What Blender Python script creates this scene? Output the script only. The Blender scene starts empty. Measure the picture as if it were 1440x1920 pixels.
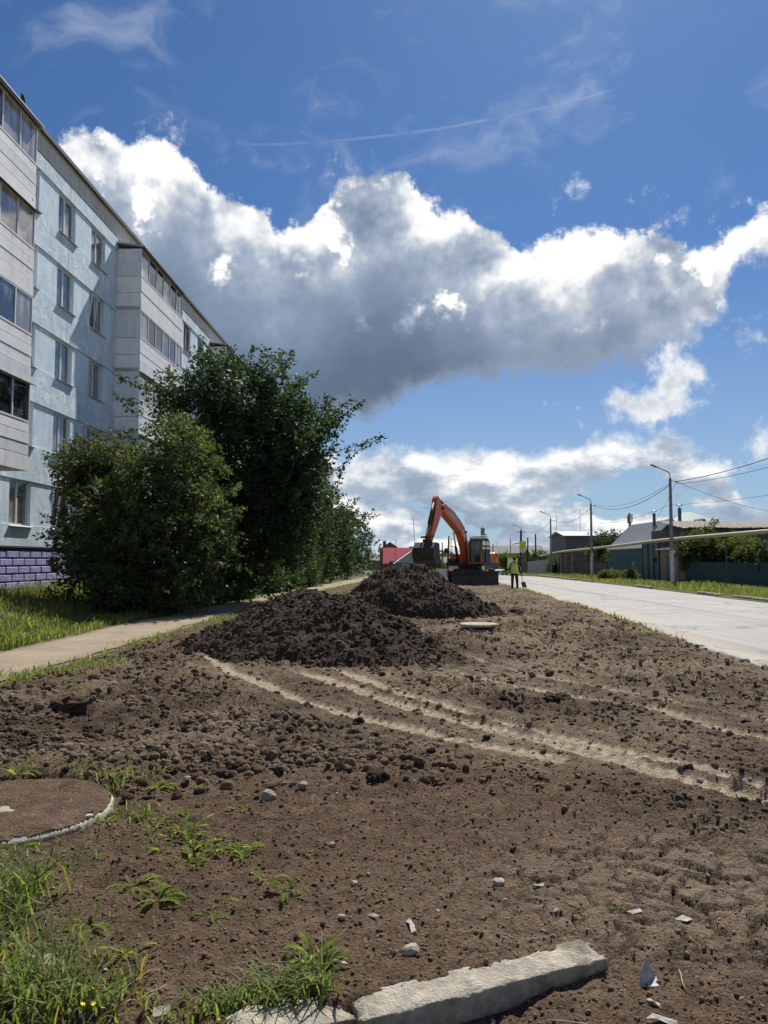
import bpy, bmesh, math, random
import numpy as np
from mathutils import Vector, Matrix
R = math.radians
random.seed(7)
RNG = np.random.RandomState(11)
scene = bpy.context.scene
col = scene.collection

# ------------------------------------------------------------------ camera
PITCH = R(3.57); EYE = 1.6; FPX = 1443.0
cam_d = bpy.data.cameras.new('camera')
cam = bpy.data.objects.new('camera', cam_d); col.objects.link(cam)
cam.location = (0, 0, EYE)
cam.rotation_euler = (R(90) + PITCH, 0, 0)
cam_d.sensor_fit = 'HORIZONTAL'; cam_d.sensor_width = 36.0
cam_d.lens = 36.0 * FPX / 1440.0
cam_d.clip_start = 0.05; cam_d.clip_end = 6000
scene.camera = cam

def ray(px, py):
    u = (px - 720.0) / FPX; v = (960.0 - py) / FPX
    return (u, math.cos(PITCH) - v * math.sin(PITCH), math.sin(PITCH) + v * math.cos(PITCH))
def G(px, py, z=0.0):
    """point of the plane at height z seen at a photograph pixel"""
    d = ray(px, py); t = (z - EYE) / d[2]
    return (d[0] * t, d[1] * t, z)
def AT(px, py, Y):
    """point at depth Y seen at a photograph pixel"""
    d = ray(px, py); t = Y / d[1]
    return Vector((d[0] * t, Y, EYE + d[2] * t))
def SKY(px, py):
    d = ray(px, py); l = math.sqrt(sum(c * c for c in d))
    return math.atan2(d[0], d[1]), math.asin(d[2] / l)

# ------------------------------------------------------------------ sun, exposure
SUN_AZ, SUN_EL = 18.0, 50.0
sun_d = bpy.data.lights.new('sun', 'SUN')
sun_d.energy = 5.0; sun_d.angle = R(0.53); sun_d.color = (1.0, 0.955, 0.88)
sun = bpy.data.objects.new('sun', sun_d); col.objects.link(sun)
sdir = Vector((math.sin(R(SUN_AZ)) * math.cos(R(SUN_EL)), math.cos(R(SUN_AZ)) * math.cos(R(SUN_EL)), math.sin(R(SUN_EL))))
sun.rotation_euler = (-sdir).to_track_quat('-Z', 'Y').to_euler()
sun.location = sdir * 80
vs = scene.view_settings
vs.view_transform = 'Standard'; vs.look = 'None'; vs.gamma = 1.0; vs.use_curve_mapping = False
vs.exposure = 0.42
scene.cycles.max_bounces = 8; scene.cycles.transparent_max_bounces = 12
scene.cycles.use_denoising = True
scene.cycles.use_adaptive_sampling = True; scene.cycles.adaptive_threshold = 0.015; scene.cycles.adaptive_min_samples = 8

# ------------------------------------------------------------------ node helper
class NT:
    def __init__(s, tree): s.t = tree; s.n = tree.nodes; s.l = tree.links
    def put(s, sock, v):
        if v is None: return
        if isinstance(v, bpy.types.NodeSocket): s.l.new(v, sock)
        elif isinstance(v, (tuple, list)) and sock.type == 'RGBA' and len(v) == 3: sock.default_value = (*v, 1.0)
        else: sock.default_value = v
    def node(s, typ, props=None, **inp):
        n = s.n.new(typ)
        for k, v in (props or {}).items(): setattr(n, k, v)
        for k, v in inp.items():
            k2 = k.replace('_', ' ')
            s.put(n.inputs[k2] if k2 in n.inputs else n.inputs[k], v)
        return n
    def m(s, op, a, b=None, c=None, clamp=False):
        n = s.n.new('ShaderNodeMath'); n.operation = op; n.use_clamp = clamp
        s.put(n.inputs[0], a); s.put(n.inputs[1], b); s.put(n.inputs[2], c)
        return n.outputs[0]
    def vm(s, op, a, b=None, scale=None):
        n = s.n.new('ShaderNodeVectorMath'); n.operation = op
        s.put(n.inputs[0], a); s.put(n.inputs[1], b)
        if scale is not None: s.put(n.inputs['Scale'], scale)
        return n.outputs['Value'] if op in ('LENGTH', 'DOT_PRODUCT', 'DISTANCE') else n.outputs[0]
    def sep(s, v):
        n = s.n.new('ShaderNodeSeparateXYZ'); s.put(n.inputs[0], v); return n.outputs
    def comb(s, x, y, z):
        n = s.n.new('ShaderNodeCombineXYZ')
        for i, q in enumerate((x, y, z)): s.put(n.inputs[i], q)
        return n.outputs[0]
    def noise(s, vec, scale=5, detail=4, rough=0.55, dist=0.0, out='Fac', lac=2.0):
        n = s.n.new('ShaderNodeTexNoise'); s.put(n.inputs['Vector'], vec)
        n.inputs['Scale'].default_value = scale; n.inputs['Detail'].default_value = detail
        n.inputs['Roughness'].default_value = rough; n.inputs['Distortion'].default_value = dist
        n.inputs['Lacunarity'].default_value = lac
        return n.outputs[out]
    def vor(s, vec, scale=5, feature='F1', out='Distance', rnd=1.0):
        n = s.n.new('ShaderNodeTexVoronoi'); n.feature = feature; s.put(n.inputs['Vector'], vec)
        n.inputs['Scale'].default_value = scale; n.inputs['Randomness'].default_value = rnd
        return n.outputs[out]
    def ss(s, v, a, b, lo=0.0, hi=1.0):
        n = s.n.new('ShaderNodeMapRange'); n.interpolation_type = 'SMOOTHSTEP'
        s.put(n.inputs['Value'], v); s.put(n.inputs['From Min'], a); s.put(n.inputs['From Max'], b)
        s.put(n.inputs['To Min'], lo); s.put(n.inputs['To Max'], hi); return n.outputs[0]
    def mr(s, v, a, b, lo=0.0, hi=1.0, clamp=True):
        n = s.n.new('ShaderNodeMapRange'); n.clamp = clamp
        s.put(n.inputs['Value'], v); s.put(n.inputs['From Min'], a); s.put(n.inputs['From Max'], b)
        s.put(n.inputs['To Min'], lo); s.put(n.inputs['To Max'], hi); return n.outputs[0]
    def mix(s, f, a, b, blend='MIX'):
        n = s.n.new('ShaderNodeMix'); n.data_type = 'RGBA'; n.blend_type = blend
        s.put(n.inputs[0], f); s.put(n.inputs[6], a); s.put(n.inputs[7], b); return n.outputs[2]
    def ramp(s, f, stops, interp='LINEAR'):
        n = s.n.new('ShaderNodeValToRGB'); n.color_ramp.interpolation = interp
        e = n.color_ramp.elements
        while len(e) < len(stops): e.new(0.5)
        for el, (p, c) in zip(e, stops):
            el.position = p; el.color = (*c, 1.0) if len(c) == 3 else c
        s.put(n.inputs[0], f); return n.outputs[0]
    def curve(s, f, pts):
        n = s.n.new('ShaderNodeFloatCurve'); c = n.mapping.curves[0]; n.mapping.use_clip = False
        c.points[0].location = pts[0]; c.points[1].location = pts[-1]
        for p in pts[1:-1]: c.points.new(*p)
        n.mapping.update(); s.put(n.inputs['Value'], f); return n.outputs[0]

# ------------------------------------------------------------------ world: sky with cumulus clouds
world = bpy.data.worlds.new('World'); scene.world = world; world.use_nodes = True
world.cycles.sampling_method = 'MANUAL'; world.cycles.sample_map_resolution = 512
def build_world():
    w = NT(world.node_tree); w.n.clear()
    sky = w.n.new('ShaderNodeTexSky'); sky.sky_type = 'NISHITA'; sky.sun_disc = False
    sky.sun_elevation = R(SUN_EL); sky.sun_rotation = R(SUN_AZ)
    sky.altitude = 150; sky.air_density = 1.0; sky.dust_density = 0.35; sky.ozone_density = 3.0
    base = w.mix(1.0, sky.outputs[0], SKY_TINT, 'MULTIPLY')
    d = w.node('ShaderNodeTexCoord').outputs['Generated']
    dx, dy, dz = w.sep(d)
    az = w.m('ARCTAN2', dx, dy); el = w.m('ARCSINE', dz)
    # shared noises on the direction sphere
    n_lo = w.noise(d, 5.0, 3, 0.55, out='Color')
    n_mid = w.noise(d, 15.0, 5, 0.6, out='Color')
    wl = w.vm('SUBTRACT', n_lo, (0.5, 0.5, 0.5)); wm = w.vm('SUBTRACT', n_mid, (0.5, 0.5, 0.5))
    lx, ly, lz = w.sep(wl); mx, my, mz = w.sep(wm)
    az_w = w.m('ADD', az, w.m('ADD', w.m('MULTIPLY', lx, 0.045), w.m('MULTIPLY', mx, 0.07)))
    el_w = w.m('ADD', el, w.m('ADD', w.m('MULTIPLY', lz, 0.025), w.m('MULTIPLY', mz, 0.075)))
    fine = w.noise(d, 34.0, 6, 0.66)
    A0, A1 = -1.5, 1.5; E1 = 0.75
    def prof(pts):
        out = []
        for x, y in pts:
            a, e = SKY(x, y); out.append(((a - A0) / (A1 - A0), e / E1))
        return out
    def hook(pts, left, right):
        return [(0.0, left[0]), (0.12, left[1]), (0.22, left[2])] + prof(pts) + [(0.78, right[0]), (0.88, right[1]), (1.0, right[2])]
    top_pts = [(40, 290), (110, 262), (165, 228), (205, 240), (245, 262), (300, 250), (350, 282), (400, 345), (480, 378), (515, 402), (560, 398), (640, 352), (700, 318),
               (785, 325), (820, 372), (880, 396), (940, 440), (1000, 448), (1080, 440), (1150, 415), (1230, 440), (1300, 452), (1370, 415), (1440, 384)]
    bot_pts = [(40, 830), (300, 850), (560, 835), (650, 800), (720, 782), (780, 752), (880, 730), (960, 712), (1080, 712), (1180, 700), (1270, 668), (1340, 600), (1378, 530), (1440, 492)]
    f = w.mr(az_w, A0, A1)
    T = w.m('MULTIPLY', w.curve(f, hook(top_pts, (0.42, 0.5, 0.45), (0.52, 0.36, 0.45))), E1)
    B = w.m('MULTIPLY', w.curve(f, hook(bot_pts, (0.26, 0.2, 0.24), (0.38, 0.3, 0.3))), E1)
    fine_c = w.m('SUBTRACT', fine, 0.5)
    dt = w.m('ADD', w.m('SUBTRACT', T, el_w), w.m('MULTIPLY', fine_c, 0.05))
    db = w.m('ADD', w.m('SUBTRACT', el_w, B), w.m('MULTIPLY', fine_c, 0.05))
    D = w.m('SMOOTH_MIN', dt, db, 0.012)
    # loose fragments
    DB = None
    for (px, py, rx, ry, k) in ((1225, 762, 105, 46, .9), (1275, 700, 55, 55, .8), (1078, 362, 30, 34, .30), (1280, 400, 26, 17, .22), (615, 315, 22, 12, .2),
                                (1425, 820, 40, 34, .6), (1415, 635, 24, 12, .25), (1108, 772, 22, 10, .22), (340, 262, 20, 12, .25)):
        a, e = SKY(px, py); ra = rx / FPX; re = ry / FPX
        q = w.vm('LENGTH', w.comb(w.m('DIVIDE', w.m('SUBTRACT', az_w, a), ra), w.m('DIVIDE', w.m('SUBTRACT', el_w, e), re), 0.0))
        db_ = w.m('ADD', w.m('MULTIPLY', w.m('SUBTRACT', 1.0, q), re * k), w.m('MULTIPLY', fine_c, 0.055))
        DB = db_ if DB is None else w.m('MAXIMUM', DB, db_)
    alpha = w.ss(D, 0.0, w.ss(w.m('SUBTRACT', dt, db), 0.0, 0.05, 0.014, 0.030))
    # light and relief : thin edges glow against the sun, the thick middle is grey
    dup = w.vm('ADD', d, (0.012, 0.0, 0.03))
    r1 = w.noise(d, 9.0, 4, 0.52); r2 = w.noise(dup, 9.0, 4, 0.52)
    relief = w.m('SUBTRACT', r1, r2)
    dup2 = w.vm('ADD', d, (0.004, 0.0, 0.009))
    r3 = w.noise(dup2, 34.0, 5, 0.66)
    rel2 = w.m('SUBTRACT', fine, r3)
    calm = w.ss(dt, 0.04, 0.15, 1.0, 0.14)
    bumps = w.m('ADD', w.m('ADD', w.m('MULTIPLY', relief, -0.62), w.m('MULTIPLY', rel2, -0.10)), w.m('MULTIPLY', w.m('SUBTRACT', r1, 0.5), 0.26))
    depth = w.m('ADD', dt, w.m('MULTIPLY', bumps, calm))
    hole = w.ss(w.noise(w.vm('ADD', d, (3.1, 0.0, 1.7)), 9.0, 5, 0.62), 0.56, 0.66)
    depth = w.m('SUBTRACT', depth, w.m('MULTIPLY', hole, w.ss(dt, 0.09, 0.24, 0.13, 0.02)))
    lit = w.ramp(w.mr(depth, -0.01, 0.235), [(0.0, (1.04, 1.04, 1.04)), (0.10, (.95, .955, .96)), (0.18, (.80, .82, .85)), (0.27, (.58, .625, .69)), (0.37, (.40, .465, .575)), (0.55, (.245, .31, .425)), (0.78, (.155, .21, .31)), (1.0, (.12, .165, .245))], 'LINEAR')
    # unseen clouds away from the sun whitened as if front-lit, for fill light
    front = w.ss(w.vm('DOT_PRODUCT', d, tuple(sdir)), 0.30, -0.45, 0.0, 0.75)
    lit = w.mix(front, lit, (.92, .92, .93, 1.0))
    under = w.ss(db, 0.0, 0.05, 1.0, 0.0)
    lit = w.mix(w.m('MULTIPLY', under, 0.28), lit, (.60, .63, .67))
    # low bank towards the horizon
    v2 = w.comb(w.m('MULTIPLY', az, 1.0), w.m('MULTIPLY', el, 2.1), 3.7)
    b1 = w.noise(v2, 8.5, 7, 0.56); v2u = w.vm('ADD', v2, (0.014, 0.045, 0.0)); b2 = w.noise(v2u, 8.5, 5, 0.56)
    T2 = w.m('MULTIPLY', w.curve(f, hook([(40, 860), (400, 850), (640, 842), (740, 832), (830, 842), (920, 826), (1000, 834), (1100, 806), (1190, 802), (1290, 818), (1365, 848), (1400, 905), (1440, 925)],
                                         (.17, .14, .16), (.12, .16, .14))), E1)
    d2 = w.m('ADD', w.m('SUBTRACT', T2, el_w), w.m('MULTIPLY', fine_c, 0.03))
    topb = w.ss(d2, 0.0, 0.055, 1.0, 0.0)
    gap = w.m('ADD', w.m('MULTIPLY', w.m('SUBTRACT', b1, 0.385), 0.40), w.m('MULTIPLY', topb, 0.06))
    a2 = w.m('MULTIPLY', w.ss(w.m('MINIMUM', d2, gap), 0.0, 0.024), w.ss(el, -0.01, 0.02))
    rel3 = w.m('SUBTRACT', b1, b2)
    lit2v = w.m('ADD', w.m('ADD', w.m('MULTIPLY', topb, 0.30), w.m('MULTIPLY', rel3, 2.9)), w.m('ADD', 0.36, w.m('MULTIPLY', rel2, 0.5)))
    lit2 = w.ramp(lit2v, [(0.0, (.30, .37, .48)), (0.34, (.44, .51, .61)), (0.56, (.70, .74, .79)), (0.80, (1.06, 1.05, 1.02))])
    # cirrus veil and a contrail
    vc = w.vm('MULTIPLY', d, (3.0, 3.0, 8.0)); vc = w.vm('ADD', vc, w.vm('SCALE', wl, scale=1.6))
    ci = w.noise(vc, 1.6, 8, 0.6)
    a3 = w.m('MULTIPLY', w.ss(ci, 0.48, 0.80), w.ss(el, 0.30, 0.50, 0.0, 0.30))
    (a_0, e_0), (a_1, e_1) = SKY(430, 272), SKY(1200, 153)
    ln = math.hypot(a_1 - a_0, e_1 - e_0); ux, uy = (a_1 - a_0) / ln, (e_1 - e_0) / ln
    ra_ = w.m('SUBTRACT', az, a_0); re_ = w.m('SUBTRACT', el, e_0)
    along = w.m('ADD', w.m('MULTIPLY', ra_, ux), w.m('MULTIPLY', re_, uy))
    across = w.m('ABSOLUTE', w.m('ADD', w.m('ADD', w.m('MULTIPLY', ra_, -uy), w.m('MULTIPLY', re_, ux)), w.m('MULTIPLY', mz, 0.004)))
    tr = w.m('MULTIPLY', w.ss(across, 0.0004, 0.0022, 1.0, 0.0), w.m('MULTIPLY', w.ss(along, 0.0, 0.05), w.ss(along, ln - 0.04, ln, 1.0, 0.0)))
    tr = w.m('MULTIPLY', tr, w.ss(w.noise(d, 13.0, 2), 0.38, 0.55, 0.02, 0.10))
    K = CLOUD_GAIN
    c = w.mix(a3, base, (.78 * K, .82 * K, .88 * K))
    c = w.mix(tr, c, (.9 * K, .92 * K, .95 * K))
    haze = w.ss(el, 0.0, 0.40, 0.45, 0.0)
    c = w.mix(haze, c, (.46 * K, .55 * K, .65 * K))
    l2 = w.mix(1.0, lit2, (K, K, K), 'MULTIPLY'); c = w.mix(w.m('MULTIPLY', a2, 0.95), c, l2)
    l1 = w.mix(1.0, lit, (K, K, K), 'MULTIPLY'); c = w.mix(alpha, c, l1)
    frag = w.m('ADD', DB, w.m('ADD', w.m('MULTIPLY', relief, -0.16), w.m('MULTIPLY', rel2, -0.09)))
    l3 = w.ramp(w.mr(frag, -0.02, 0.06), [(0.0, (K, K, K)), (0.45, (.82 * K, .84 * K, .86 * K)), (0.75, (.58 * K, .62 * K, .68 * K)), (1.0, (.44 * K, .49 * K, .57 * K))])
    c = w.mix(w.m('MULTIPLY', w.ss(DB, 0.0, 0.022), 0.95), c, l3)
    bg = w.node('ShaderNodeBackground', None, Color=c, Strength=SKY_STRENGTH)
    o = w.node('ShaderNodeOutputWorld'); w.l.new(bg.outputs[0], o.inputs[0])
SKY_STRENGTH = 0.05
SKY_TINT = (0.58, 0.86, 1.18)
CLOUD_GAIN = 0.78 / SKY_STRENGTH
build_world()

# ------------------------------------------------------------------ mesh helpers
def tag(o, label=None, cat=None, group=None, kind=None):
    if label: o['label'] = label
    if cat: o['category'] = cat
    if group: o['group'] = group
    if kind: o['kind'] = kind
    return o
def link(name, me, mat=None, parent=None):
    o = bpy.data.objects.new(name, me); col.objects.link(o)
    if mat is not None and me is not None and not me.materials: me.materials.append(mat)
    if parent is not None: o.parent = parent
    return o
def empty(name, loc=(0, 0, 0), rz=0.0, parent=None):
    o = bpy.data.objects.new(name, None); col.objects.link(o); o.empty_display_size = 0.2
    o.location = loc; o.rotation_euler = (0, 0, rz); o.parent = parent
    return o
def copy_tree(o, parent=None):
    c = o.copy(); col.objects.link(c); c.parent = parent
    for ch in list(o.children): copy_tree(ch, c)
    return c
class MB:
    def __init__(s): s.v = []; s.f = []
    def add(s, vs, fs, M=None):
        n = len(s.v)
        s.v += [tuple(M @ Vector(v)) if M is not None else tuple(v) for v in vs]
        s.f += [tuple(i + n for i in f) for f in fs]
        return s
    def box(s, c, d, M=None, rz=0.0, rx=0.0, ry=0.0):
        x, y, z = d[0] / 2, d[1] / 2, d[2] / 2
        L = Matrix.Translation(Vector(c)) @ Matrix.Rotation(rz, 4, 'Z') @ Matrix.Rotation(ry, 4, 'Y') @ Matrix.Rotation(rx, 4, 'X')
        if M is not None: L = M @ L
        vs = [(-x, -y, -z), (x, -y, -z), (x, y, -z), (-x, y, -z), (-x, -y, z), (x, -y, z), (x, y, z), (-x, y, z)]
        return s.add(vs, [(0, 3, 2, 1), (4, 5, 6, 7), (0, 1, 5, 4), (1, 2, 6, 5), (2, 3, 7, 6), (3, 0, 4, 7)], L)
    def span(s, a, b, M=None):
        return s.box([(p + q) / 2 for p, q in zip(a, b)], [abs(q - p) for p, q in zip(a, b)], M)
    def prism(s, poly, lo, hi, axis='y', M=None):
        """polygon in the two other axes, extruded along axis; poly counter-clockwise"""
        def P(a, b, t): return {'y': (a, t, b), 'x': (t, a, b), 'z': (a, b, t)}[axis]
        n = len(poly)
        vs = [P(a, b, lo) for a, b in poly] + [P(a, b, hi) for a, b in poly]
        fs = [tuple(range(n)), tuple(range(2 * n - 1, n - 1, -1))] + [(i, i + n, (i + 1) % n + n, (i + 1) % n) for i in range(n)]
        return s.add(vs, fs, M)
    def tube(s, pts, r, n=8, M=None, cap=True):
        pts = [Vector(p) for p in pts]; rr = r if isinstance(r, (list, tuple)) else [r] * len(pts)
        vs = []; fs = []
        for i, p in enumerate(pts):
            t = (pts[min(i + 1, len(pts) - 1)] - pts[max(i - 1, 0)]).normalized()
            a = t.cross(Vector((0, 0, 1)) if abs(t.z) < 0.95 else Vector((1, 0, 0))).normalized(); b = t.cross(a)
            for k in range(n):
                q = 2 * math.pi * k / n
                vs.append(tuple(p + (a * math.cos(q) + b * math.sin(q)) * rr[i]))
        for i in range(len(pts) - 1):
            for k in range(n):
                fs.append((i * n + k, i * n + (k + 1) % n, (i + 1) * n + (k + 1) % n, (i + 1) * n + k))
        if cap: fs += [tuple(range(n - 1, -1, -1)), tuple(range((len(pts) - 1) * n, len(pts) * n))]
        return s.add(vs, fs, M)
    def lathe(s, prof, n=24, M=None):
        vs = []; fs = []
        for (r, z) in prof:
            for k in range(n): vs.append((r * math.cos(2 * math.pi * k / n), r * math.sin(2 * math.pi * k / n), z))
        for i in range(len(prof) - 1):
            for k in range(n): fs.append((i * n + k, i * n + (k + 1) % n, (i + 1) * n + (k + 1) % n, (i + 1) * n + k))
        return s.add(vs, fs, M)
    def mesh(s, name, mat=None, smooth=False):
        me = bpy.data.meshes.new(name); me.from_pydata(s.v, [], s.f)
        if mat: me.materials.append(mat)
        bm = bmesh.new(); bm.from_mesh(me); bmesh.ops.recalc_face_normals(bm, faces=bm.faces); bm.to_mesh(me); bm.free()
        if smooth: me.polygons.foreach_set('use_smooth', [True] * len(me.polygons))
        return me
    def build(s, name, mat, parent=None, smooth=False, bevel=0.0, seg=1):
        o = link(name, s.mesh(name, mat, smooth), None, parent)
        if bevel:
            b = o.modifiers.new('bevel', 'BEVEL'); b.width = bevel; b.segments = seg; b.limit_method = 'ANGLE'; b.angle_limit = R(40)
        return o
def np_mesh(name, verts, faces, mat=None, smooth=False, cols=None, k=None):
    """verts (n,3), faces (m,k) all the same size; cols (n,3) -> point colour attribute 'Col'"""
    verts = np.asarray(verts, dtype=np.float32); faces = np.asarray(faces, dtype=np.int32); k = faces.shape[1]
    me = bpy.data.meshes.new(name)
    me.vertices.add(len(verts)); me.vertices.foreach_set('co', verts.ravel())
    me.loops.add(faces.size); me.loops.foreach_set('vertex_index', faces.ravel())
    me.polygons.add(len(faces)); me.polygons.foreach_set('loop_start', np.arange(0, faces.size, k, dtype=np.int32))
    me.polygons.foreach_set('use_smooth', np.full(len(faces), smooth, dtype=bool))
    if cols is not None:
        a = me.color_attributes.new('Col', 'FLOAT_COLOR', 'POINT')
        c4 = np.ones((len(verts), 4), dtype=np.float32); c4[:, :cols.shape[1]] = cols
        a.data.foreach_set('color', c4.ravel())
    me.update(calc_edges=True); me.validate()
    if mat: me.materials.append(mat)
    return me

# ------------------------------------------------------------------ numpy noise
_P = RNG.permutation(512); _P = np.concatenate([_P, _P, _P])
_GA = RNG.rand(512) * 2 * np.pi; _GX = np.cos(_GA); _GY = np.sin(_GA)
def perlin(x, y):
    xi = np.floor(x).astype(np.int64); yi = np.floor(y).astype(np.int64); xf = x - xi; yf = y - yi
    u = xf * xf * xf * (xf * (xf * 6 - 15) + 10); v = yf * yf * yf * (yf * (yf * 6 - 15) + 10)
    def g(ix, iy, dx, dy):
        h = _P[_P[ix & 511] + (iy & 511)]; return _GX[h] * dx + _GY[h] * dy
    a = g(xi, yi, xf, yf); b = g(xi + 1, yi, xf - 1, yf); c = g(xi, yi + 1, xf, yf - 1); d = g(xi + 1, yi + 1, xf - 1, yf - 1)
    return ((a * (1 - u) + b * u) * (1 - v) + (c * (1 - u) + d * u) * v) * 1.5
def fbm(x, y, f, o=4, rough=0.5):
    s = 0; a = 1.0; t = 0
    for i in range(o):
        s = s + a * perlin(x * f + 17.3 * i, y * f - 9.1 * i); t += a; a *= rough; f *= 2.03
    return s / t
def cells(x, y, f):
    """distance to nearest and 2nd nearest jittered cell point, and cell hash"""
    x = x * f; y = y * f; xi = np.floor(x).astype(np.int64); yi = np.floor(y).astype(np.int64)
    d1 = np.full(x.shape, 9.0); d2 = np.full(x.shape, 9.0); hh = np.zeros(x.shape)
    for i in (-1, 0, 1):
        for j in (-1, 0, 1):
            h = _P[_P[(xi + i) & 511] + ((yi + j) & 511)]
            px = xi + i + 0.5 + 0.45 * _GX[h]; py = yi + j + 0.5 + 0.45 * _GY[(h * 7 + 3) & 511]
            d = np.hypot(x - px, y - py)
            m = d < d1
            d2 = np.where(m, d1, np.minimum(d2, d)); hh = np.where(m, h / 512.0, hh); d1 = np.where(m, d, d1)
    return d1, d2, hh
def sst(x, a, b):
    t = np.clip((x - a) / (b - a), 0, 1); return t * t * (3 - 2 * t)
def pl_dist(x, y, pts):
    """distance to a polyline, arc length of the foot, signed side"""
    best = np.full(x.shape, 1e9); arc = np.zeros(x.shape); side = np.zeros(x.shape); acc = 0.0
    for (ax, ay), (bx, by) in zip(pts[:-1], pts[1:]):
        dx, dy = bx - ax, by - ay; L = math.hypot(dx, dy)
        t = np.clip(((x - ax) * dx + (y - ay) * dy) / (L * L), 0, 1)
        d = np.hypot(x - ax - t * dx, y - ay - t * dy); m = d < best
        s = ((x - ax) * dy - (y - ay) * dx) / L
        best = np.where(m, d, best); arc = np.where(m, acc + t * L, arc); side = np.where(m, s, side); acc += L
    return best, arc, side
def smooth_line(pts, n=8):
    pts = [np.array(p, float) for p in pts]; out = []
    for i in range(len(pts) - 1):
        p0 = pts[max(i - 1, 0)]; p1 = pts[i]; p2 = pts[i + 1]; p3 = pts[min(i + 2, len(pts) - 1)]
        for k in range(n):
            t = k / n
            out.append(tuple(0.5 * (2 * p1 + (p2 - p0) * t + (2 * p0 - 5 * p1 + 4 * p2 - p3) * t * t + (3 * p1 - p0 - 3 * p2 + p3) * t ** 3)))
    out.append(tuple(pts[-1])); return out

# ------------------------------------------------------------------ layout of the plot (metres; camera at the origin, y ahead)
ROAD_Z = -0.10
ROAD_L = smooth_line([(6.0, 3.0), (5.9, 9.0), (6.06, 14.2), (6.5, 19.0), (7.0, 24.0), (7.4, 32.0), (7.8, 42.0), (8.2, 58.0), (8.8, 80.0), (10.4, 120.0), (14.0, 200.0), (24, 380), (80, 1300)], 6)   # left edge of the carriageway
ROAD_R = smooth_line([(14.4, 3.0), (15.0, 22.0), (15.4, 36.0), (15.7, 48.0), (15.8, 62.0), (16.1, 80.0), (17.4, 120.0), (20.6, 200.0), (30.6, 380), (87, 1300)], 6)
PATH_C = smooth_line([(-6.6, -8), (-6.2, 4.0), (-5.85, 12.0), (-5.6, 20.0), (-5.2, 28.0), (-4.75, 36.0), (-3.95, 43.0), (-2.45, 58.0), (-0.5, 80.0), (1.0, 110.0)], 6)
def road_x(pts, y):
    a = np.array(pts); return np.interp(y, a[:, 1], a[:, 0])
KERB_A = np.array(G(650, 1868)[:2]); KERB_B = np.array(G(1122, 1762)[:2])
TRACKS = [smooth_line([G(x, y)[:2] for x, y in q], 6) for q in (
    [(395, 1232), (440, 1262), (539, 1302), (640, 1334), (715, 1354), (898, 1397), (1040, 1425)],
    [(560, 1258), (650, 1288), (781, 1330), (918, 1366), (1061, 1402), (1251, 1453), (1440, 1499), (1700, 1565)],
    [(640, 1258), (715, 1288), (839, 1326), (983, 1363), (1153, 1408), (1316, 1442), (1440, 1472), (1700, 1526)],
    [(850, 1256), (960, 1286), (1074, 1306), (1205, 1324), (1375, 1371), (1600, 1425)],
    [(880, 1230), (1010, 1268), (1130, 1290), (1300, 1324), (1440, 1352), (1600, 1385)],
)]
TRACK_W = [0.12, 0.135, 0.12, 0.105, 0.09]
CRACK_C = G(1230, 1640)[:2]
SLAB_C = (-2.42, 5.02); SLAB_R = 0.66
def rough_base(x, y):
    """height of the smooth plot, before clods"""
    z = 0.48 * sst(-x, 6.9, 12.0) - 0.9 * sst(y, 72, 135)
    rl = road_x(ROAD_L, y); rr = road_x(ROAD_R, y)
    near = (y > -40)
    z = z - 0.10 * sst(x, rl - 1.0, rl + 0.1) * (x < rr + 0.05)
    z = z - 0.10 * ((x > rl) & (x < rr))          # bed under the carriageway
    # lower ground on the far side of the foreground kerb
    d, arc, side = pl_dist(x, y, [tuple(KERB_A - (KERB_B - KERB_A) * 0.6), tuple(KERB_B)])
    low = sst(side, 0.02, 0.14) * sst(-d, -1.4, -0.1)
    z = z - low * np.interp(x, [-0.6, 0.0, 0.55, 0.95, 1.3], [0.20, 0.165, 0.085, 0.035, 0.0])
    return z
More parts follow.
